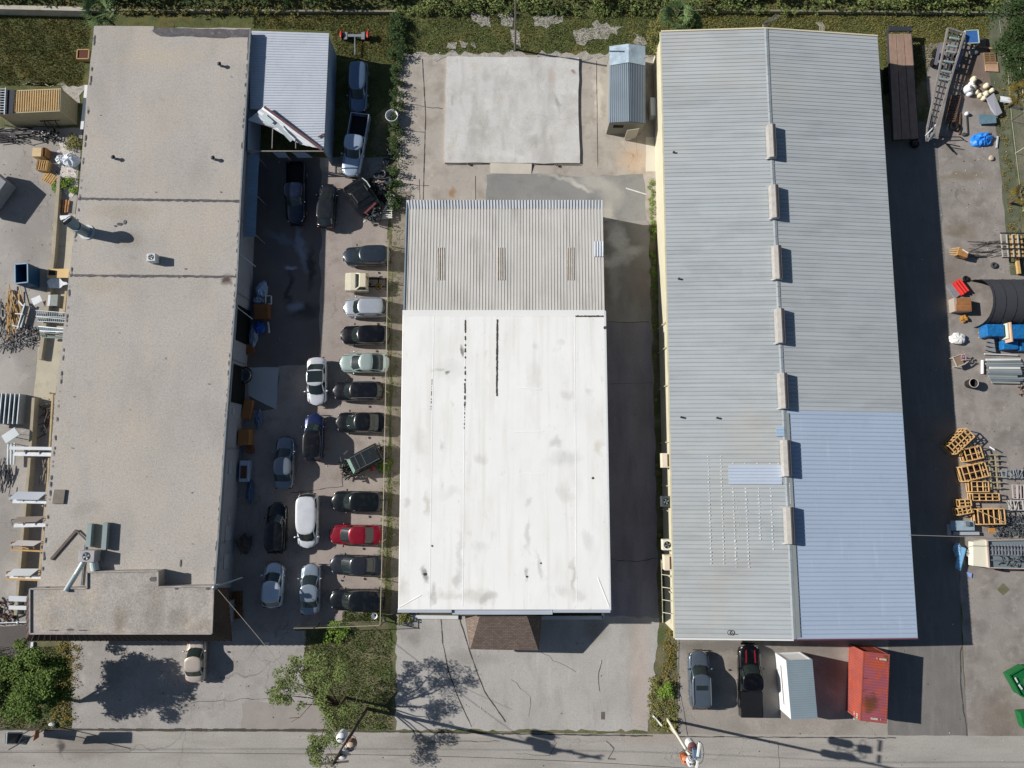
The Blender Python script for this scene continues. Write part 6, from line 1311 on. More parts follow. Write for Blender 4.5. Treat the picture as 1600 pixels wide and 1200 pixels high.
m = junk(M(), 26, at(1538, 390, 0), 1.6, .8, .35, 2.2, .06, 71, 0, az=.1); solo('scrap_heap', m, mk('scrap_grey2', '#55514e', .6, .2, var=.5, scale=5), 'thin steel rods scattered between cart and crate rack', 'scrap', kind='stuff')
tyre_at(1508, 436, .0, 'small loose tyre by the hoop tent corner', r=.2, g=None)
tyre_at(1552, 415, .0, 'dusty small tyre lying between crate rack and hoop tent', r=.22, g=None, mat=gt)
T = thing('red_barrier', 'bright red ribbed plastic barrier before the hoop tent', 'barrier', at(1498, 450, 0), 2.15); m = M().box(0, 0, 0, 1.5, .9, .45)
part('body', m, mk('barrier_red', '#c93430', .4), T, bevel=.1); m = M()
for k in (-.3, 0, .3): m.box(0, k, .44, 1.4, .14, .1)
part('rib', m, mk('barrier_red2', '#e04540', .4), T, bevel=.03); part('base_plate', M().box(.1, .75, 0, 1.4, .6, .2), plain('base_grey', '#84868a'), T)
T = thing('brown_bin', 'rusty brown box bin with pale sides below the red barrier', 'bin', at(1496, 479, 0)); part('box', M().box(0, 0, 0, 1.7, 1.35, .8), mk('bin_pale', '#a89c90', .7, var=.15), T, bevel=.03); part('lid', M().box(.1, .35, .8, 1.4, .6, .06).box(.05, -.3, .8, 1.5, .65, .06), mk('bin_brown', '#9a6a44', .7, var=.2, scale=2), T)
solo('orange_scrap', M().blob(at(1506, 498, .2), .45, .35, .2, 10, 6, .3), mk('scrap_orange', '#b5833f', .8, var=.2), 'crumpled orange-brown scrap below the rusty bin', 'scrap')
# hoop tent
T = thing('hoop_tent', 'dark grey fabric hoop shelter with visible ribs at the right edge', 'tent', at(1560, 475, 0))
y0, y1 = at(1560, 512, 0).y, at(1560, 439, 0).y; xw, xe = at(1517, 470, 0).x, at(1700, 470, 0).x
hb = (y1 - y0) / 2; yc = (y0 + y1) / 2; Hh = 2.6; m = M(); nx, na = 22, 16
for i in range(nx + 1):
    x = xw + (xe - xw) * i / nx; sg = .025 if i % 2 else 0
    for j in range(na + 1):
        t_ = math.pi * j / na; m.v.append((x + (.35 * math.sin(t_) if i == 0 else 0), yc - hb * math.cos(t_) * (1 - sg * .3), (Hh - sg) * math.sin(t_) ** .8))
for i in range(nx):
    for j in range(na): m.f.append((i * (na + 1) + j, (i + 1) * (na + 1) + j, (i + 1) * (na + 1) + j + 1, i * (na + 1) + j + 1))
m.mi = [0] * len(m.f); part('fabric', m, mk('tent_fabric', '#3e3f44', .8, var=.08, scale=.6), T, world=True, smooth=True)
m = M()
for i in range(1, 23, 2):
    x = xw + (xe - xw) * i / nx; m.path([(x, yc - hb * math.cos(math.pi * j / 12), Hh * math.sin(math.pi * j / 12) ** .8 + .012) for j in range(13)], .02, 5)
part('hoop', m, plain('hoop_dark', '#2f3034', .7), T, world=True)
# wrapped pallets
bt = mk('wrap_blue', '#1f6aa5', .3, var=.25, scale=3, layers=[('#5fb0d8', 5, .62, .7, .7, None)], spec=.6)
def wrapped(px, py, sx, sy, sz, lab, rz=0, mat=None, top=None):
    T = thing('wrapped_pallet', lab, 'pallet load', at(px, py, 0), rz, 'blue wrapped pallets below the hoop tent'); part('load', M().box(0, 0, .14, sx, sy, sz), mat or bt, T, bevel=.08); part('pallet', M().box(0, 0, 0, sx * .95, .1, .13).box(0, sy * .4, 0, sx * .95, .1, .13).box(0, -sy * .4, 0, sx * .95, .1, .13), wood, T); return T
wrapped(1541, 520, 1.7, 1.2, 1.2, 'leftmost glossy blue wrapped pallet load below the hoop tent')
wrapped(1570, 541, 1.5, .9, .7, 'low blue wrapped load partly under the tilted board')
wrapped(1594, 543, 1.2, .9, .7, 'low blue wrapped load at the right picture edge')
T = wrapped(1574, 523, 1.4, 1.4, 1.5, 'tallest blue wrapped load with a pale board on its left side'); part('board', M().box(-.82, -.05, .5, .12, 1.9, 1.2), mk('board_pink', '#c9a88f', .7), T); part('board', M().box(-1.0, .1, .3, .1, 1.5, 1.2), mk('board_cream', '#c6cfbf', .6), T)
for k in range(3): solo('grey_block', M().hexa(*[[at(1536 + k * .5, 532 + 7 * k, z), at(1545 + k, 529.5 + 7 * k, z), at(1553 + k, 530 + 7 * k, z), at(1554 + k, 536.5 + 7 * k, z), ][::-1] for z in (.3 - .1 * k, .7 - .1 * k)]), mk('block_grey', '#898b8e', .6, var=.08), ['upper', 'middle', 'lower'][k] + ' of three grey stacked sheets below the leftmost blue load', 'sheets', 'grey stacked sheets')
T = thing('grey_shed_corner', 'grey weathered crate top at the right edge above the low blue load', 'crate', at(1597, 518, 0)); part('box', M().box(.6, 0, 0, 1.8, 1.0, 1.1), plain('crate_grey', '#7f8486'), T); part('lid', M().box(.6, 0, 1.1, 1.9, 1.1, .06), plain('crate_grey2', '#8d9493'), T)
solo('white_cloth', M().blob(at(1496, 529, .25), .78, .6, .3, 16, 8, .14), mk('cloth_white', '#dedcd8', .8, bump=.4), 'white cloth heap left of the blue wrapped loads', 'cloth')
T = thing('framed_table', 'small table with pale frame and brown top below the white cloth', 'table', at(1494, 564, 0), .35); part('top', M().box(-.2, 0, .6, .75, 1.0, .05), mk('table_brown', '#8a7462', .8), T); m = M()
for a, b in (((-.6, -.5), (.2, -.5)), ((-.6, .5), (.2, .5)), ((-.6, -.5), (-.6, .5)), ((.2, -.5), (.9, -.3)), ((.2, .5), (.4, .2))): m.bar((*a, .66), (*b, .66), .09)
for a in ((-.55, -.45), (-.55, .45), (.15, -.45), (.15, .45)): m.bar((*a, 0), (*a, .6), .06)
part('frame', m, mk('frame_pale', '#b8ad9e', .6), T); part('clutter', junk(M(), 10, (.35, .1), .2, .3, .3, .3, .12, 5, .6), plain('clutter_pink', '#a98b90'), T)
# stack of metal profiles
mts = [mk('profile_a', '#8d979c', .5, .2, var=.08), mk('profile_b', '#7c868c', .5, .2, var=.08), mk('profile_c', '#979b93', .6, .1, var=.08), mk('profile_w', '#dddedd', .5)]
T = thing('profile_stack', 'wide stack of long grey and white metal profiles below the blue loads', 'metal profiles', at(1568, 580, 0)); rn = random.Random(3)
for i in range(12):
    y = 562 + i * 3.2; x0 = 1541 + rn.uniform(-2, 5) + i * .4; x1 = 1592 + rn.uniform(-3, 7); z = .15 + .25 * math.sin(i / 12 * 3)
    part('profile', M().bar(at(x0, y, z), at(x1, y + rn.uniform(-1, 1), z), .19, .1), mts[3] if i in (0, 4) else mts[i % 3], T, world=True)
solo('white_tube', M().tube(at(1538, 553, .2), at(1590, 555, .2), .06), mts[3], 'thin white tube lying just above the profile stack', 'tube')
solo('white_pipe', M().tube(at(1535, 563, .15), at(1535, 584, .15), .13, n=12), mk('pipe_white', '#ece6e2', .5), 'short thick white pipe standing left of the profile stack', 'pipe')
T = thing('barrel', 'dark round bin below the white pipe near the shade edge', 'bin', at(1513, 600, 0)); part('body', M().lathe([(.4, 0), (.45, .8), (.4, .82), (.36, .1), (0, .08)], n=18), plain('bin_dark', '#2a2626'), T, smooth=True); part('rim', M().torus((0, 0, .82), .43, .04), mk('rim_pale', '#b0a89c', .5), T)
m = junk(M(), 22, at(1598, 612, 0), .5, .6, .5, .6, .12, 81); solo('scrap_heap', m, mk('scrap_mix', '#6c5a50', .7, var=.5, scale=5, layers=[('#d8d0c6', 5, .58, .66, .9, None)]), 'mixed small scrap at the right picture edge below the profile stack', 'scrap', kind='stuff')
# wooden open crates
cw = mk('crate_gold', '#cda671', .8, var=.28, scale=3, grain=.08)
def crate(px, py, rz, L, W, H, nx, ny, lab, diag=False, mat=None):
    T = thing('open_crate', lab, 'crate', at(px, py, 0), rz, 'open wooden crates stacked along the yard edge'); mat = mat or cw; t_ = .07; m = M()
    for i in range(nx + 1): m.box(-L / 2 + L * i / nx, 0, H - .08, t_, W, .08)
    for j in range(ny + 1): m.box(0, -W / 2 + W * j / ny, H - .075, L, t_, .08)
    if diag: m.bar((-L / 2, W / 2 - .1, H + .02), (L / 2, -W / 2 + .1, H + .02), .08, .04)
    part('top_grid', m, mat, T); m = M()
    for i in range(nx + 1):
        for s_ in (-1, 1): m.box(-L / 2 + L * i / nx, s_ * W / 2, .08, t_, t_, H - .16)
    for z in (.04, H * .45):
        for s_ in (-1, 1): m.box(0, s_ * W / 2, z, L, .04, .09); m.box(s_ * L / 2, 0, z, .04, W, .09)
    part('side_frame', m, mat, T); part('base', M().box(0, 0, 0, L * .94, W * .94, H * .45), plain('crate_inner_shade', '#2c1a12', .9), T)  # dark fill block: its colour stands in for shade inside the crate
    part('end_board', M().box(-L / 2 - .06, 0, .1, .03, W * .9, .12).box(-L / 2 - .06, 0, .4, .03, W * .9, .12), mat, T); return T
crate(1490, 690, .72, 2.5, 1.05, 1.2, 6, 2, 'topmost crate of the group, tilted, with twelve cells')
crate(1511, 709, .22, 1.6, 1.15, 1.0, 3, 2, 'six-celled crate below the tilted topmost one')
crate(1513, 737, .22, 2.3, 1.35, 1.0, 4, 2, 'large eight-celled crate in the middle of the group')
crate(1522, 760, 0, 1.6, .95, .9, 3, 2, 'squarish six-celled crate below the large eight-celled one')
crate(1532, 776, 0, 2.5, .65, .8, 4, 2, 'long low crate just above the two little ones')
crate(1499, 785, .05, 1.1, .6, .9, 2, 2, 'upper of the two little crates half in shade')
crate(1498, 797, .2, 1.25, .6, .9, 3, 2, 'lower of the two little crates half in shade')
crate(1537, 806, .02, 2.5, 1.4, 1.1, 5, 1, 'largest open crate with a diagonal brace at the bottom', diag=True)
T = thing('empty_frame', 'standing lattice of beige battens right of the crates', 'lattice', at(1548, 737, 0)); m = M(); p = at(1548, 737, 0)
for i in range(7): m.box(p.x, p.y + 1.6 - i * .52, .45 + (0 if i % 2 else .02), 1.5, .09, .06)
for x in (-.35, .25): m.box(p.x + x, p.y, .38, .1, 3.3, .07)
part('batten', m, mk('batten_beige', '#a59878', .8, var=.1), T, world=True); m = M()
for i in range(7): m.box(p.x + .7, p.y + 1.6 - i * .52, 0, .07, .07, .45)
part('leg', m, plain('leg_dark', '#2d2523'), T, world=True)
solo('white_board', M().hexa(*[[at(1546, 697, z), at(1554, 702, z + .2), at(1554, 704, z + .2), at(1546, 699, z)] for z in (.5, .56)]), white_, 'small white board leaning above the beige lattice', 'board')
def scaff(px, py, sx, sy, lab, seed, mat):
    T = thing('scaffold_stack', lab, 'scaffold frames', at(px, py, 0), 0, 'scaffold frames at the right edge'); rn = random.Random(seed); p = at(px, py, 0)
    m = M(); m.bar((p.x - sx / 2, p.y + sy / 2, .5), (p.x + sx / 2, p.y + sy / 2, .5), .07).bar((p.x - sx / 2, p.y - sy / 2, .5), (p.x + sx / 2, p.y - sy / 2, .5), .07)
    for i in range(int(sx / .35)): x = p.x - sx / 2 + .35 * i + rn.uniform(-.1, .1); m.bar((x, p.y - sy / 2, .52), (x + rn.uniform(-.1, .1), p.y + sy / 2, .52), rn.uniform(.05, .12), .06)
    for i in range(5): x = p.x - sx / 2 + rn.uniform(0, sx); m.bar((x, p.y - sy / 2, .6), (x + rn.uniform(-.6, .6), p.y + sy / 2, .6), .05)
    part('frame', m, mat, T, world=True); part('lower_frame', junk(M(), 20, p, sx / 2, sy / 2, .4, 1.0, .06, seed + 1), plain('scaf_dark', '#4a4444'), T, world=True)
scaff(1592, 740, 3.8, .75, 'uppermost pale scaffold frame stack right of the lattice', 91, alum); scaff(1596, 768, 2.4, 1.3, 'middle scaffold frame stack, more upright bars', 92, mk('scaf_pink', '#b5aaa8', .5)); scaff(1592, 789, 2.8, .9, 'lowest scaffold frame stack with a rounded white end', 93, mk('scaf_pale', '#b9b5b0', .5))
m = junk(M(), 190, at(1580, 822, 0), 1.8, .95, .6, .7, .08, 95); solo('scrap_heap', m, mk('scrap_bright', '#5c6064', .5, .3, var=.5, scale=5, layers=[('#b9bec2', 6, .58, .66, .9, None)]), 'dense heap of short grey steel pieces right of the largest crate', 'scrap', kind='stuff')
T = thing('drawing_bench', 'pale blue-grey metal bench with boxes at the shade edge left of the largest crate', 'bench', at(1497, 822, 0)); p = at(1497, 822, 0)
part('top', M().box(p.x, p.y + .1, .6, 2.2, .9, .08), mk('bench_blue', '#94a7b3', .5, var=.15, scale=2), T, world=True); part('step', M().box(p.x + .5, p.y - .65, .3, 2.4, .3, .1).box(p.x - 1.2, p.y - .3, .4, .3, 1.0, .1), mk('bench_pale', '#a9afb8', .5), T, world=True); part('box', M().box(p.x + .3, p.y + .3, .69, .4, .4, .3), dim, T, world=True)
solo('orange_board', M().prism([at(x, y, 0)[:2] for x, y in ((1545, 825), (1554, 824), (1555, 832), (1544, 832))], .02, .08), mk('board_or', '#b5803f', .8), 'small orange board below the largest crate', 'board')
# cream container-like trailer with load
T = thing('cream_trailer', 'cream-fronted low trailer loaded with scaffold frames at the right edge', 'trailer', at(1570, 868, 0)); z = 1.0
q = [at(1520, 847, z), at(1542, 843, z), at(1544, 887, z), at(1520, 884, z)]; part('front_box', M().prism([p[:2] for p in q], .35, z), mk('trailer_cream', '#e2dcc6', .6, var=.04), T, world=True, bevel=.04)
q = [at(1542, 843, z), at(1625, 843, z), at(1625, 889, z), at(1545, 887, z)]; part('bed', M().prism([p[:2] for p in q], .35, .8), mk('bed_grey', '#7d8a8e', .5, .2, var=.1), T, world=True)
m = M().bar(at(1543, 844, z + .05), at(1625, 843, z + .05), .09).bar(at(1545, 887, z + .05), at(1625, 889, z + .05), .09).bar(at(1542, 845, z + .05), at(1545, 887, z + .05), .14); part('side_rail', m, mk('rail_pinkish', '#b9a79c', .6), T, world=True)
m = M()
for y in (852, 859, 867, 875): m.bar(at(1547, y, .95), at(1622, y + 1, .95), .09)
for i in range(14): x = 1550 + i * 5; m.bar(at(x, 851, .99), at(x + 1, 868, .99), .07)
part('scaffold_load', m, mk('load_steel', '#8d8d95', .5, .3, var=.3, scale=3), T, world=True); part('load_shadowed', junk(M(), 40, at(1585, 874, 0), 2, .5, .35, .6, .07, 97, .8), mk('wreck_metal', '#3a3c3a'), T, world=True)
for x in (1560, 1600): p = at(x, 889, .3); part('wheel', M().lathe([(0, -.1), (.33, -.1), (.35, 0), (.33, .1), (0, .1)], (p.x, p.y - .02, .36), ax='y', n=14), tyre, T, world=True)
solo('blue_mattress', M().hexa(*[[at(1492, 887, z), at(1501, 893, z), at(1510, 857, z), at(1499, 852, z)][::1] for z in (.3, .6)]), mk('mattress_blue', '#7db4dc', .5, var=.12, scale=2), 'long light blue mattress standing on edge left of the cream trailer', 'mattress', bevel=.08)
solo('blue_bag', M().blob(at(1496, 860, .35), .35, .75, .3, 12, 7, .15), mk('bag_blue', '#8db4d4', .4, var=.25, scale=3), 'pale blue plastic bag beside the blue mattress', 'bag')
m = M().blob(at(1514, 864, .3), .45, .4, .3, 12, 7, .25); solo('white_bag', m, mk('bag_mottle', '#b9bdb9', .5, var=.4, scale=6, layers=[('#30322e', 5, .5, .6, .9, None)]), 'mottled white bag between mattress and cream trailer', 'bag')
solo('blue_white_box', M().hexa(*[[at(1514, 901, z), at(1518, 903, z), at(1519, 896, z), at(1510, 894, z)][::1] for z in (.02, .12)]), mk('litter_blue', '#8fa8e6', .5), 'small blue and white scrap on the tarmac below the cream trailer', 'litter')
gr = mk('green_paint', '#1b6636', .35, var=.12, scale=2)
T = thing('green_loader', 'bright green machine body cut off by the right picture edge', 'machine', at(1596, 1066, 0)); q = [at(1577, 1055, 1.2), at(1602, 1041, 1.2), at(1640, 1060, 1.2), at(1602, 1090, 1.2), at(1594, 1086, 1.2)]
part('body', M().prism([p[:2] for p in q], .3, 1.1), gr, T, world=True, bevel=.06); m = M()
for i in range(5): m.bar(q[i] + Z * 0, q[(i + 1) % 5], .14, .14)
part('rim', m, gr, T, world=True); part('top_light', M().bar(at(1586, 1059, 1.27), at(1590, 1066, 1.27), .12, .05).bar(at(1592, 1070, 1.27), at(1597, 1077, 1.27), .14, .05), white_, T, world=True); part('seat', M().box(q[2].x - 2.0, q[2].y - .3, 1.1, .6, .5, .25), plain('seat_purple', '#5a4a5c'), T, world=True)
T = thing('green_loader', 'lower green machine part showing at the right edge near the road', 'machine', at(1598, 1128, 0)); q = [at(1593, 1113, .9), at(1620, 1110, .9), at(1620, 1150, .9), at(1600, 1138, .9)]; part('body', M().prism([p[:2] for p in q], .2, .9), gr, T, world=True, bevel=.05); part('plate', M().prism([p[:2] for p in [q[0].lerp(q[2], .2), q[1].lerp(q[2], .3), q[2].lerp(q[0], .2)]], .9, .95), plain('green_dk', '#185f30'), T, world=True)

# ============================================================ POLES AND WIRES
pw = mk('pole_wood', '#5e5348', .9, var=.2, scale=2); pc = mk('pole_pale', '#d8d2c2', .7, var=.08)
def can(T, p, r, h, mat, topm):
    t_ = part('transformer', M().tube(p, p + Z * h, r, n=16), mat, T, world=True); part('lid', M().lathe([(r * 1.04, h), (r * .8, h + .1), (0, h + .14)], p, n=16), topm, t_, world=True, smooth=True); part('bushing', M().tube(p + Vector((r * .4, 0, h)), p + Vector((r * .5, 0, h + .35)), .05, n=6).tube(p + Vector((-r * .4, 0, h)), p + Vector((-r * .5, 0, h + .35)), .05, n=6), plain('bushing', '#5a3a30'), t_, world=True)
base = at(573, 1107, 0); T = thing('utility_pole', 'dark wooden utility pole with three transformers beside the thin tree', 'utility pole', base)
top = Vector((base.x + .05, base.y + .1, 12.4)); part('pole', M().tube(base, top, .17, .12, n=10), pw, T, world=True)
can(T, at(537, 1146, 8.9), .36, .9, mk('can_pale', '#cfd3d6', .5), white_); can(T, at(540, 1172, 8.9), .36, .9, mk('can_pale', '#cfd3d6'), white_); can(T, at(551, 1160, 8.3), .36, .9, mk('can_brown', '#8b6250', .6), mk('can_lid', '#c9b7a8', .5))
part('crossarm', M().bar((top.x - 1.1, top.y - .1, 11.9), (top.x + 1.1, top.y + .1, 11.9), .12).bar((top.x - .9, top.y, 10.4), (top.x + .9, top.y, 10.4), .1), pw, T, world=True)
part('cable_loop', M().path([at(549 + 9 * math.cos(a / 8 * 6.28), 1161 + 13 * math.sin(a / 8 * 6.28), 9.3) for a in range(9)], .02, 5), plain('black_plastic', '#16171a'), T, world=True)
base2 = at(1040, 1122, 0); T = thing('utility_pole', 'pale concrete utility pole with white and orange transformers near the slate SUV', 'utility pole', at(1043, 1124, 0))
base2 = at(1043, 1124, 0); top2 = Vector((base2.x, base2.y, 12.4)); part('pole', M().tube(base2, top2, .13, .10, n=10), pc, T, world=True)
can(T, at(1077, 1160, 8.8), .36, .9, mk('can_white', '#d8dadb', .5), mk('lid_maroon', '#6a4440', .5)); can(T, at(1068, 1182, 8.6), .34, .8, mk('can_orange', '#b5653a', .5), mk('lid_orange', '#c98060', .5)); can(T, at(1077, 1187, 9.3), .33, .6, mk('can_white', '#d8dadb'), white_)
part('crossarm', M().bar(at(1093, 1160, 11.3), at(1090, 1182, 11.3), .14).bar(at(1090, 1188, 11.3), at(1088, 1204, 11.3), .14), mk('arm_white', '#dde0dc', .5), T, world=True)
cbm = M(); rn = random.Random(5)
for i in range(7):
    a_ = at(1068 + rn.uniform(-3, 20), 1160 + rn.uniform(-4, 26), 9.2); b_ = at(1075 + rn.uniform(-8, 18), 1175 + rn.uniform(-12, 20), 10.6); mid_ = (a_ + b_) / 2 + Vector((rn.uniform(-.8, .8), rn.uniform(-.6, .6), -.3)); cbm.path([a_, a_.lerp(mid_, .6) + X * .15, mid_, mid_.lerp(b_, .6), b_], .02, 4)
part('drop_cable', cbm, plain('black_plastic', '#16171a'), T, world=True)
part('switch_box', M().box(at(1088, 1176, 10.4).x, at(1088, 1176, 10.4).y, 10.2, .55, .6, .5), mk('switch_blue', '#5a6f86', .5), T, world=True)
part('cable_loop', M().path([at(1093 + 7 * math.cos(a / 8 * 6.28), 1176 + 18 * math.sin(a / 8 * 6.28), 10.2) for a in range(9)], .02, 5), plain('black_plastic', '#16171a'), T, world=True)
part('street_light', M().path([top2 - Z * 3, at(1025, 1190, 9.2), at(1008, 1176, 9.0), at(1003, 1171, 8.9)], .05, 6), mk('lamp_arm', '#8d8478', .6), T, world=True) if 0 else None
T = thing('white_guard_post', 'white stub post at the weed strip corner near the road', 'post', at(1019, 1117, 0)); part('post', M().bar(at(1019, 1117, .15), at(1034, 1134, .25), .15, .13), mk('post_white', '#e2e0d8', .6), T, world=True); part('short_post', M().bar(at(1046, 1136, .2), at(1054, 1146, .3), .16, .14), mk('post_cream', '#cfc2a4', .6), T, world=True)
base3 = at(805, 78, 0); T = thing('light_pole', 'tall slim grey pole on the grass behind the raised slab', 'pole', base3); part('pole', M().tube(base3, base3 + Vector((.0, .3, 9)), .11, .08, n=10), mk('pole_grey', '#77726c', .7), T, world=True); part('base_plate', M().box(base3.x, base3.y, 0, .4, .4, .05), plain('dark_metal', '#3c3f42'), T, world=True)
wirem = plain('wire_dark', '#3d3a37', .6)
def wire(a, b, sag, lab, r=.02, mat=None):
    a, b = Vector(a), Vector(b); k = 14; pts = [a.lerp(b, i / k) - Z * sag * 4 * (i / k) * (1 - i / k) for i in range(k + 1)]
    return solo('overhead_wire', M().path(pts, r, 5), mat or wirem, lab, 'wire')
wire((-70, top.y - .2, 10.4), (top.x, top.y, 10.4), .6, 'overhead wire running from the left edge to the wooden utility pole', .018); wire((top.x, top.y, 10.4), (top2.x, top2.y, 10.4), .5, 'overhead wire between the two utility poles', .018); wire((top2.x, top2.y, 10.4), (75, top2.y - .5, 10.4), .6, 'overhead wire running from the pale pole to the right edge', .018)
gw = mk('service_wire', '#9a9284', .6)
wire(at(337, 917, 5.4), (top.x, top.y, 8.6), .25, 'service wire from the gravel roof corner mast to the wooden pole', .022, gw)
wire(at(568, 1057, 4), (at(553, 1105, 7.5)), .1, 'short slack wire beside the wooden pole', .015, gw)
wire(at(1420, 836, 4.6), at(1640, 843, 4.6), .1, 'thin pale cable crossing the right yard above the cream trailer', .03, mk('cable_pale', '#8f8b86', .6))
# ============================================================ FENCES AND WALLS
fm_ = plain('fence_metal', '#8d8a80', .6, .3)
def meshmat():
    q = NB('chain_link'); q.b.inputs['Base Color'].default_value = (.25, .25, .24, 1)
    a = q.n.new('ShaderNodeTexWave'); a.bands_direction = 'DIAGONAL'; a.inputs['Scale'].default_value = 6; q.l(q.pos, a.inputs['Vector'])
    q.l(q.rng(a.outputs['Fac'], .85, .9, 0, .8), q.b.inputs['Alpha']); return q.m
cl = meshmat()
def fence(pts, h, lab, spacing=3.0, mesh=True, mat=None, r=.045):
    P_ = [at(x, y, 0) for x, y in pts]; T = thing('wire_fence', lab, 'fence', P_[0]); m = M(); rl = M(); ms = M()
    for a, b in zip(P_, P_[1:]):
        k = max(1, int((b - a).length / spacing))
        for i in range(k + 1): p = a.lerp(b, i / k); m.tube(p, p + Z * (h + .05), r, n=6)
        rl.tube(a + Z * h, b + Z * h, .032, n=6); rl.tube(a + Z * .1, b + Z * .1, .015, n=5)
        ms.poly([a + Z * .08, b + Z * .08, b + Z * h, a + Z * h])
    part('post', m, mat or fm_, T, world=True); part('rail', rl, mat or fm_, T, world=True)
    if mesh: part('mesh', ms, cl, T, world=True)
    return T
fence([(612, 385), (609, 560), (605, 780), (600, 970), (500, 974), (470, 974)], 1.9, 'chain-link fence along the car row and across the weeds', mat=mk('fence_tan', '#a89f86', .7), r=.05)
fence([(1558, 16), (1564, 60), (1566, 90)], 1.8, 'short upper stretch of fence beside the dark bushes'); fence([(1572, 92), (1580, 190), (1592, 290), (1598, 330)], 1.8, 'long stretch of fence along the mossy path', mat=mk('fence_cream', '#b5b09a', .7))
solo('steel_edging', M().bar(at(596, 955, .6), at(601, 975, .6), .08), fm_, 'short steel brace at the fence corner', 'brace')
solo('white_funnel', M().lathe([(.3, 1.0), (.1, .6), (.06, .2)], (at(588, 959, 0).x, at(588, 959, 0).y, 0), n=12), white_, 'white funnel-shaped lamp shade at the fence corner', 'funnel')
cw_ = mk('boundary_wall', '#b9b3a4', .9, var=.12, scale=.6, grain=.12, layers=[('#7c776a', 1, .52, .7, .6, None)])
solo('boundary_wall', M().bar(at(-80, 14, .5), at(139, 19, .5), .45, 1.0), cw_, 'low pale boundary wall at the top left corner', 'wall')
solo('boundary_wall', M().bar(at(140, 17, .2), at(620, 19, .2), .2, .4), mk('boundary_wall2', '#8f8a78', .9, var=.2, scale=.6, grain=.15), 'weathered low wall half hidden by plants behind the white shed', 'wall')
solo('boundary_wall', M().bar(at(1032, 17, .2), at(1700, 22, .2), .2, .4), mk('boundary_wall3', '#85816c', .9, var=.2, scale=.6, grain=.15), 'weathered low wall behind the ribbed building and boat trailer', 'wall')
T = thing('planter_box', 'small wooden planter box on the grass beside the gravel roof', 'planter', at(134, 89, 0)); p = at(134, 89, 0); m = M()
for a, b in (((-.6, -.5), (.6, -.5)), ((.6, -.5), (.6, .5)), ((.6, .5), (-.6, .5)), ((-.6, .5), (-.6, -.5))): m.bar((*a, .25), (*b, .25), .1, .5)
part('frame', m, mk('planter_wood', '#b9976a', .8), T); part('lid', M().box(0, 0, .35, 1.1, .9, .08), mk('planter_brown', '#5b3024', .8), T)
solo('wall_flashing', M().bar(at(135, 133, 1.5), at(128, 202, 1.5), .3, .06), mk('flash_bright', '#dadcdc', .5), 'bright white strip leaning along the gravel building wall', 'strip')

# ============================================================ VEGETATION
leafA = leafmat('leaf_green', '#66743e', '#4c5a2e', '#8e9860', .8); leafD = leafmat('leaf_dark', '#36482a', '#24331b', '#53673a', .35); leafB = leafmat('leaf_bright', '#6b8734', '#486425', '#8fa64a', .7)
leafO = leafmat('leaf_olive', '#77763f', '#56602c', '#9c9060', .5); leafY = leafmat('leaf_dry', '#7d6f38', '#5a5a26', '#a08a4c', .7); frond = leafmat('palm_frond', '#4a6530', '#2c451f', '#8fa070', 1.0)
leafT = leafmat('leaf_treegreen', '#556a2e', '#384c20', '#768a42', .9)
bark = mk('bark', '#5b4a3a', .9, var=.2, scale=3, bump=.5)


def leaves(m, n, ctr, rx, ry, rz, sz, rn, shell=.55):
    for _ in range(n):
        while True:
            d = Vector((rn.uniform(-1, 1), rn.uniform(-1, 1), rn.uniform(-1, 1))); l = d.length
            if .05 < l < 1: break
        d = d / l * (shell + (1 - shell) * rn.random() ** .6 if rn.random() < .8 else rn.random())
        p = Vector((ctr[0] + d.x * rx, ctr[1] + d.y * ry, ctr[2] + d.z * rz))
        if p.z < .03: p.z = .03 + rn.random() * .1
        a = rn.uniform(0, 6.28); u = Vector((math.cos(a), math.sin(a), rn.uniform(-.6, .6))).normalized(); v = u.cross(Vector((rn.uniform(-.5, .5), rn.uniform(-.5, .5), 1))).normalized()
        s = sz * rn.uniform(.6, 1.3); m.v += [tuple(p - u * s), tuple(p + v * s * .5), tuple(p + u * s), tuple(p - v * s * .5)]; k = len(m.v); m.f.append((k - 4, k - 3, k - 2, k - 1)); m.mi.append(0)


def tree(name, lab, base, clumps, lsz, n, lm, h, seed, trunk_r=.16, cat='tree', group=None):
    """clumps: (px,py,z,rx,ry,rz)"""
    rn = random.Random(seed); T = thing(name, lab, cat, base, 0, group); cm = M(); tm_ = M(); fork = Vector((base[0], base[1], h * .4)); tm_.tube(base, fork, trunk_r, trunk_r * .7, n=8)
    vol = sum(c[3] * c[4] * c[5] for c in clumps)
    for (px, py, z, rx, ry, rz) in clumps:
        c = at(px, py, z); mid = fork.lerp(c, .55) + Vector((rn.uniform(-.3, .3), rn.uniform(-.3, .3), .2)); tm_.tube(fork, mid, trunk_r * .5, trunk_r * .32, n=6, cap=False); tm_.tube(mid, c, trunk_r * .32, trunk_r * .12, n=5, cap=False)
        for _ in range(4): e = c + Vector((rn.uniform(-rx, rx), rn.uniform(-ry, ry), rn.uniform(-rz, rz) * .7)) * .8; tm_.tube(mid.lerp(c, .6), e, trunk_r * .14, .015, n=4, cap=False)
        k = max(3, int(6 * rx)); per = int(n * rx * ry * rz / vol / k)
        for _ in range(k):
            o = c + Vector((rn.gauss(0, .42) * rx, rn.gauss(0, .42) * ry, rn.gauss(0, .4) * rz)); s_ = rn.uniform(.38, .62); leaves(cm, per, o, rx * s_, ry * s_, rz * s_, lsz, rn, .3)
    part('trunk', tm_, bark, T, world=True); part('crown', cm, lm, T, world=True); return T
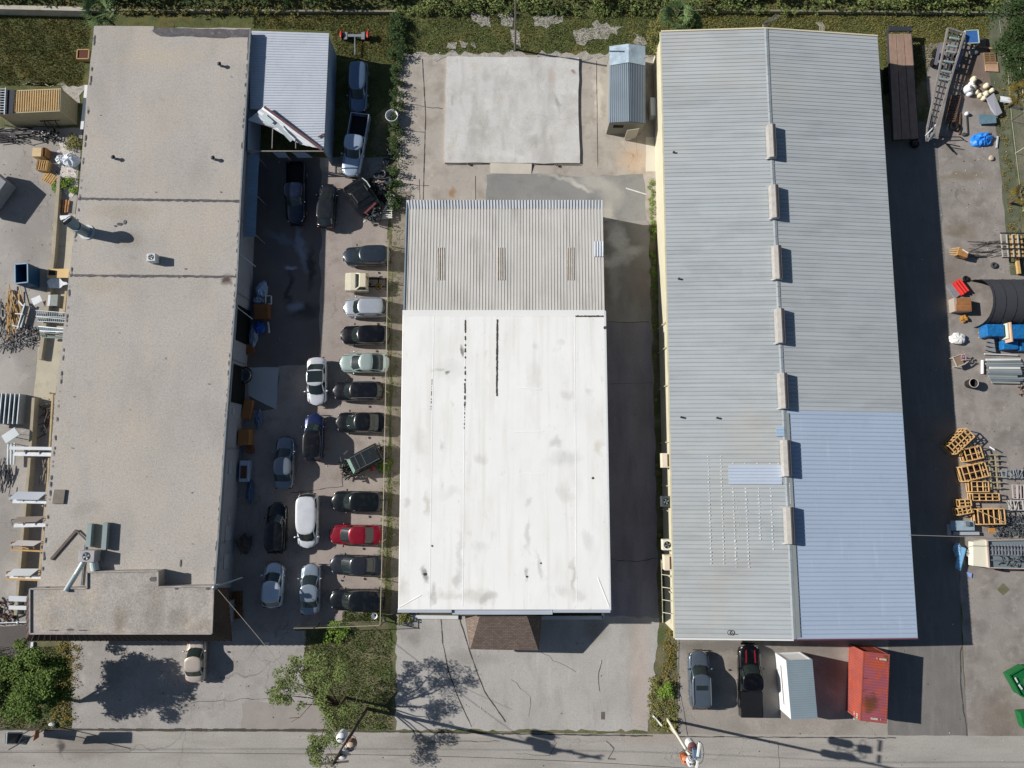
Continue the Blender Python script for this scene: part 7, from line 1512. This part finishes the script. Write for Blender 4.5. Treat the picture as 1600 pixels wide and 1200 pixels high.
# bushy tree, bottom-left
tree('bushy_tree', 'dense bright green tree at the bottom left corner by the pylon sign', at(74, 1085, 0), [(45, 1060, 4.6, 2.3, 2.0, 1.3), (20, 1085, 4.2, 1.9, 1.6, 1.1), (75, 1050, 4.4, 1.6, 1.5, 1.2), (35, 1035, 4.4, 1.4, 1.2, 1.0), (70, 1085, 4.0, 1.5, 1.6, 1.2), (5, 1058, 4.4, 1.3, 1.4, 1.1), (60, 1070, 5.4, 1.5, 1.3, .8), (20, 1045, 4.6, 1.3, 1.1, .9)], .12, 24000, leafT, 4.5, 1, .2)
# sparse tree
tree('thin_tree', 'sparse light green tree with open branches beside the wooden utility pole', at(540, 1090, 0), [(440, 1060, 5.2, 1.0, .9, .6), (437, 1085, 5.2, 1.3, 1.0, .6), (458, 1040, 5.3, 1.2, .8, .6), (455, 1070, 5.4, 1.1, .9, .6), (490, 1038, 5.6, 1.3, 1.1, .7), (505, 1060, 5.6, 1.4, 1.0, .8), (480, 1070, 5.5, .9, .8, .6), (500, 1095, 5.4, 1.0, .9, .7), (515, 1120, 5.0, 1.0, .9, .6), (545, 1112, 4.6, 1.1, .9, .6), (500, 1160, 5.0, 1.3, 1.2, .7), (490, 1178, 5.0, .9, .9, .6), (525, 1050, 5.8, 1.1, .9, .7), (470, 1100, 5.0, .5, .5, .4), (518, 1158, 5.2, 1.0, 1.0, .6)], .085, 9000, leafA, 5.4, 2, .15)
m = M().path([at(495, 1090, 3.8), at(480, 1108, 3.9), at(468, 1121, 3.9), at(452, 1122, 3.9)], .03).path([at(468, 1121, 3.9), at(455, 1128, 3.9)], .02).path([at(495, 1092, 4), at(470, 1080, 4.2), at(460, 1075, 4.3)], .035)
solo('bare_branch', m, bark, 'bare branch reaching left from the sparse tree', 'branch')
# shrubs
def shrub(lab, px, py, r, h, lm, n, seed, name='shrub', sz=.09, group=None):
    rn = random.Random(seed); c = at(px, py, 0); T = thing(name, lab, 'shrub', c, 0, group); cm = M()
    for _ in range(9):
        o = (rn.gauss(0, .42) * r, rn.gauss(0, .42) * r, h * rn.uniform(.3, .75)); leaves(cm, n // 9, o, r * .5, r * .5, h * .35, sz, rn, .4)
    part('foliage', cm, lm, T); m = M()
    for _ in range(5): a = rn.uniform(0, 6.28); m.tube((0, 0, 0), (r * .6 * math.cos(a), r * .6 * math.sin(a), h * .7), .03, .01, n=5)
    part('stems', m, bark, T); return T
shrub('green weed clump on white rubble above the plank bundle', 107, 292, .9, .5, leafB, 900, 11); shrub('dry weed clump beside the gravel roof below the tan container', 118, 224, .9, .4, leafO, 700, 12)
shrub('leafy green weed at the weed strip near the pale utility pole', 1043, 1078, .8, .8, leafB, 900, 13); shrub('small shrub at the left end of the white building front', 630, 962, .7, .7, leafO, 600, 14)
shrub('round green weed on the fence line beside the wrecked off-roader', 603, 728, .75, .7, leafB, 800, 15); shrub('leafy clump under the fence rail at the top of the weeds', 525, 985, 1.1, .6, leafB, 900, 16)
def palm(lab, px, py, z, r, n, seed, lm=frond, name='palm'):
    rn = random.Random(seed); b = at(px, py, 0) if 0 else at(px, py, z); b = Vector((b.x, b.y, 0)); T = thing(name, lab, 'palm tree', b); part('trunk', M().tube((0, 0, 0), (0, 0, z), .16, .12, n=8), bark, T); fr_ = M()
    for i in range(n):
        a = rn.uniform(0, 6.28); el = rn.uniform(.0, 1.1); d = Vector((math.cos(a) * math.cos(el), math.sin(a) * math.cos(el), math.sin(el) * .7)); c0 = Vector((0, 0, z)) + d * r * .25; hub = c0 + d * r * .35
        sd_ = Vector((-math.sin(a), math.cos(a), 0)); up_ = d.cross(sd_)
        for j in range(13):
            t_ = (j / 12 - .5) * 2.5; e = (d * math.cos(t_) + sd_ * math.sin(t_)).normalized(); tip = hub + e * r * rn.uniform(.45, .62) - Z * .15 * rn.random(); s_ = (sd_ * math.cos(t_) - d * math.sin(t_)) * .045
            k = len(fr_.v); fr_.v += [tuple(hub), tuple(hub.lerp(tip, .5) + s_), tuple(tip), tuple(hub.lerp(tip, .5) - s_)]; fr_.f.append((k, k + 1, k + 2, k + 3)); fr_.mi.append(0)
        fr_.tube(Vector((0, 0, z)), hub, .02, n=4, cap=False)
    part('fronds', fr_, lm, T); return T
palm('fan palm with pale fronds overhanging the top left corner of gravel roof', 160, 20, 3.2, 2.0, 34, 21); palm('fan palm at the top left corner of ribbed building', 1058, 28, 2.6, 1.7, 30, 22); palm('smaller fan palm right beside the larger one near the ribbed building', 1078, 38, 2.0, 1.3, 24, 23)
palm('yellowing palm at the right edge beside the long fence', 1597, 150, 2.0, 1.6, 22, 24, leafY); palm('yellowing palm further down the right edge beside the fence end', 1600, 305, 2.0, 1.4, 20, 25, leafY)
tree('dark_tree', 'dark green bushy tree at the top right corner beyond the fence', at(1592, 70, 0), [(1590, 50, 2.6, 2.0, 2.2, 1.2), (1585, 85, 2.4, 1.7, 2.0, 1.1), (1600, 20, 2.8, 2.0, 1.8, 1.2), (1572, 65, 2.2, 1.0, 1.3, .8), (1605, 110, 2.4, 1.8, 1.6, 1.1)], .12, 7500, leafD, 2.6, 31, .15)
tree('leafy_bush_tree', 'green bushy tree behind the gap beside the narrow gable shed', at(1035, 70, 0), [(1025, 45, 1.6, .7, 1.4, .7), (1022, 70, 1.4, .6, 1.2, .6)], .09, 1500, leafO, 1.6, 32, .07)


def belt(name, x0, x1, y0, y1, n, zlo, zhi, lm, seed, sz=.16, lab='', cat='hedge', kind='stuff', clump=1.3):
    rn = random.Random(seed); m = M(); a = at(x0, y0, 0); b = at(x1, y1, 0); ax, bx = sorted((a.x, b.x)); ay, by = sorted((a.y, b.y)); cs = []
    for _ in range(max(10, int((bx - ax) * (by - ay) / (1.1 if clump > 1 else .16)))): cs.append((rn.uniform(ax, bx), rn.uniform(ay, by), rn.uniform(zlo, zhi), rn.uniform(.5, 1.1) * clump))
    per = max(1, n // len(cs))
    for c in cs: leaves(m, per, (c[0], c[1], c[2] * .6), c[3] * .7, c[3] * .7, c[2] * .45, sz, rn, .5)
    return solo(name, m, lm, lab, cat, kind=kind)
belt('woodland_edge', -160, 640, 13, -70, 22000, 1.2, 3.4, leafD, 41, .17, 'dark wooded thicket along the top edge behind the left buildings')
belt('woodland_edge', 640, 1800, 13, -70, 30000, 1.0, 2.6, leafA, 42, .16, 'brighter green thicket along the top edge behind the right buildings')
belt('hedge', 612, 632, 30, 92, 3000, .4, 1.2, leafD, 43, .10, 'tall dark hedge beside the grass patch, left of the slab', clump=.8); belt('hedge', 614, 626, 92, 330, 5500, .3, 1.2, leafD, 44, .09, 'narrow ivy hedge between the tyre heap and the rear court', clump=.6)
belt('weed_strip', 1014, 1027, 280, 520, 1500, .1, .35, leafB, 45, .07, 'weeds along the upper driveway edge', 'weeds', clump=.38); belt('weed_strip', 1022, 1034, 530, 975, 2200, .1, .4, leafO, 46, .07, 'weeds along the shaded driveway edge', 'weeds', clump=.38)
belt('weed_strip', 1036, 1056, 985, 1060, 900, .05, .25, leafY, 47, .07, 'dry weeds beside the front corner of the ribbed building', 'weeds', clump=.6); belt('weed_strip', 1014, 1058, 1060, 1140, 2200, .05, .45, leafO, 48, .08, 'weeds around the foot of the pale utility pole', 'weeds', clump=.7)
belt('weed_strip', 604, 614, 345, 950, 2600, .1, .45, leafA, 49, .07, 'weeds growing along the chain-link fence', 'weeds', clump=.32); belt('weed_strip', 90, 115, 1005, 1130, 1600, .05, .35, leafY, 50, .08, 'dry brown weeds between the bushy tree and the front lot', 'weeds', clump=.6)
belt('weed_strip', 1566, 1580, 120, 420, 1100, .05, .25, leafY, 51, .07, 'dry weeds along the mossy path edge', 'weeds', clump=.38); belt('weed_strip', 1595, 1650, 90, 430, 1500, .1, .5, leafO, 52, .1, 'rough grass beyond the long fence', 'weeds', clump=.8)


def tufts(lab, poly, n, h, lm, seed, w=.035):
    """short blades over a pixel polygon"""
    P_ = [at(x, y, 0) for x, y in poly]; xs = [p.x for p in P_]; ys = [p.y for p in P_]; rn = random.Random(seed); m = M()
    def inside(x, y):
        c = False; k = len(P_)
        for i in range(k):
            a, b = P_[i], P_[i - 1]
            if (a.y > y) != (b.y > y) and x < (b.x - a.x) * (y - a.y) / (b.y - a.y) + a.x: c = not c
        return c
    from mathutils import noise
    while len(m.f) < n:
        x, y = rn.uniform(min(xs), max(xs)), rn.uniform(min(ys), max(ys))
        if not inside(x, y): continue
        if noise.noise(Vector((x * .8, y * .8, seed))) < rn.uniform(-.6, .25) and rn.random() < .6: continue
        a = rn.uniform(0, 6.28); hh = h * rn.uniform(.4, 1.3); dx, dy = math.cos(a) * w, math.sin(a) * w; lx, ly = rn.uniform(-.9, .9) * hh, rn.uniform(-.9, .9) * hh
        k = len(m.v); m.v += [(x - dx, y - dy, .005), (x + dx, y + dy, .005), (x + lx, y + ly, hh)]; m.f.append((k, k + 1, k + 2)); m.mi.append(0)
    return solo('grass', m, lm, lab, 'grass', kind='stuff')
tufts('rough green grass at the top left above the tan container', [(-20, 22), (145, 22), (128, 134), (-20, 134)], 17000, .13, leafO, 61)
tufts('rough grass behind the white shed', [(395, 20), (620, 22), (620, 100), (527, 90), (516, 48), (395, 44)], 10000, .13, leafO, 62)
tufts('shaded sparse grass around the steel blue SUV', [(525, 95), (614, 100), (612, 250), (580, 280), (527, 270)], 4500, .1, leafO, 63)
tufts('green grass between hedge and raised slab', [(632, 24), (1030, 24), (1030, 92), (950, 70), (940, 82), (632, 82)], 15000, .12, leafA, 64)
tufts('rough grass behind the ribbed building', [(1032, 24), (1545, 24), (1545, 60), (1480, 44), (1450, 110), (1430, 140), (1385, 120), (1370, 54), (1196, 44), (1034, 48)], 16000, .14, leafO, 65)
tufts('weedy grass below the chain-link fence', [(478, 984), (612, 984), (612, 1140), (525, 1140), (470, 1060)], 11000, .14, leafA, 66)
tufts('grass inside the fence corner', [(535, 955), (600, 955), (600, 972), (535, 972)], 1800, .14, leafA, 67)
tufts('grass around the bushy tree', [(-20, 1010), (112, 1010), (112, 1138), (-20, 1138)], 9000, .12, leafA, 68)
belt('creeper', 185, 520, 16, 22, 3500, .3, .8, leafO, 71, .1, 'creeping plants over the weathered low wall behind the left buildings', 'creeper', clump=.6); belt('creeper', 1085, 1530, 16, 22, 4500, .3, .8, leafA, 72, .1, 'creeping plants over the weathered low wall on the right', 'creeper', clump=.6); belt('creeper', 615, 1030, 12, 24, 5000, .3, .9, leafA, 73, .1, 'creeping plants at the back of the centre grass', 'creeper', clump=.6)
# litter and small debris
m = M(); rn = random.Random(77)
for (x0, y0, x1, y1, n) in ((1480, 120, 1575, 330, 90), (1530, 330, 1600, 430, 40), (0, 200, 110, 560, 110), (60, 620, 90, 900, 90), (400, 250, 600, 960, 45), (1505, 560, 1600, 900, 90), (640, 25, 1020, 85, 40), (88, 225, 118, 275, 120), (1060, 1005, 1500, 1140, 30), (575, 230, 614, 345, 60), (1420, 230, 1495, 990, 70), (400, 250, 510, 970, 60), (945, 350, 1028, 960, 60), (620, 970, 1020, 1135, 40), (120, 1010, 470, 1135, 50), (0, 1145, 1600, 1198, 60)):
    for _ in range(n):
        p = at(rn.uniform(x0, x1), rn.uniform(y0, y1), .03); s_ = rn.uniform(.03, .1); a = rn.uniform(0, 3); m.k = rn.choice((0, 1, 1, 2, 2)); m.box(p.x, p.y, .02, s_, s_ * rn.uniform(.4, 1), s_ * .4, a)
solo('litter', m, [plain('litter_pale', '#cfc9bd'), plain('litter_brown', '#6b5440'), plain('litter_grey', '#8a8a86')], 'small scattered stones and litter over the yards', 'litter', kind='stuff')
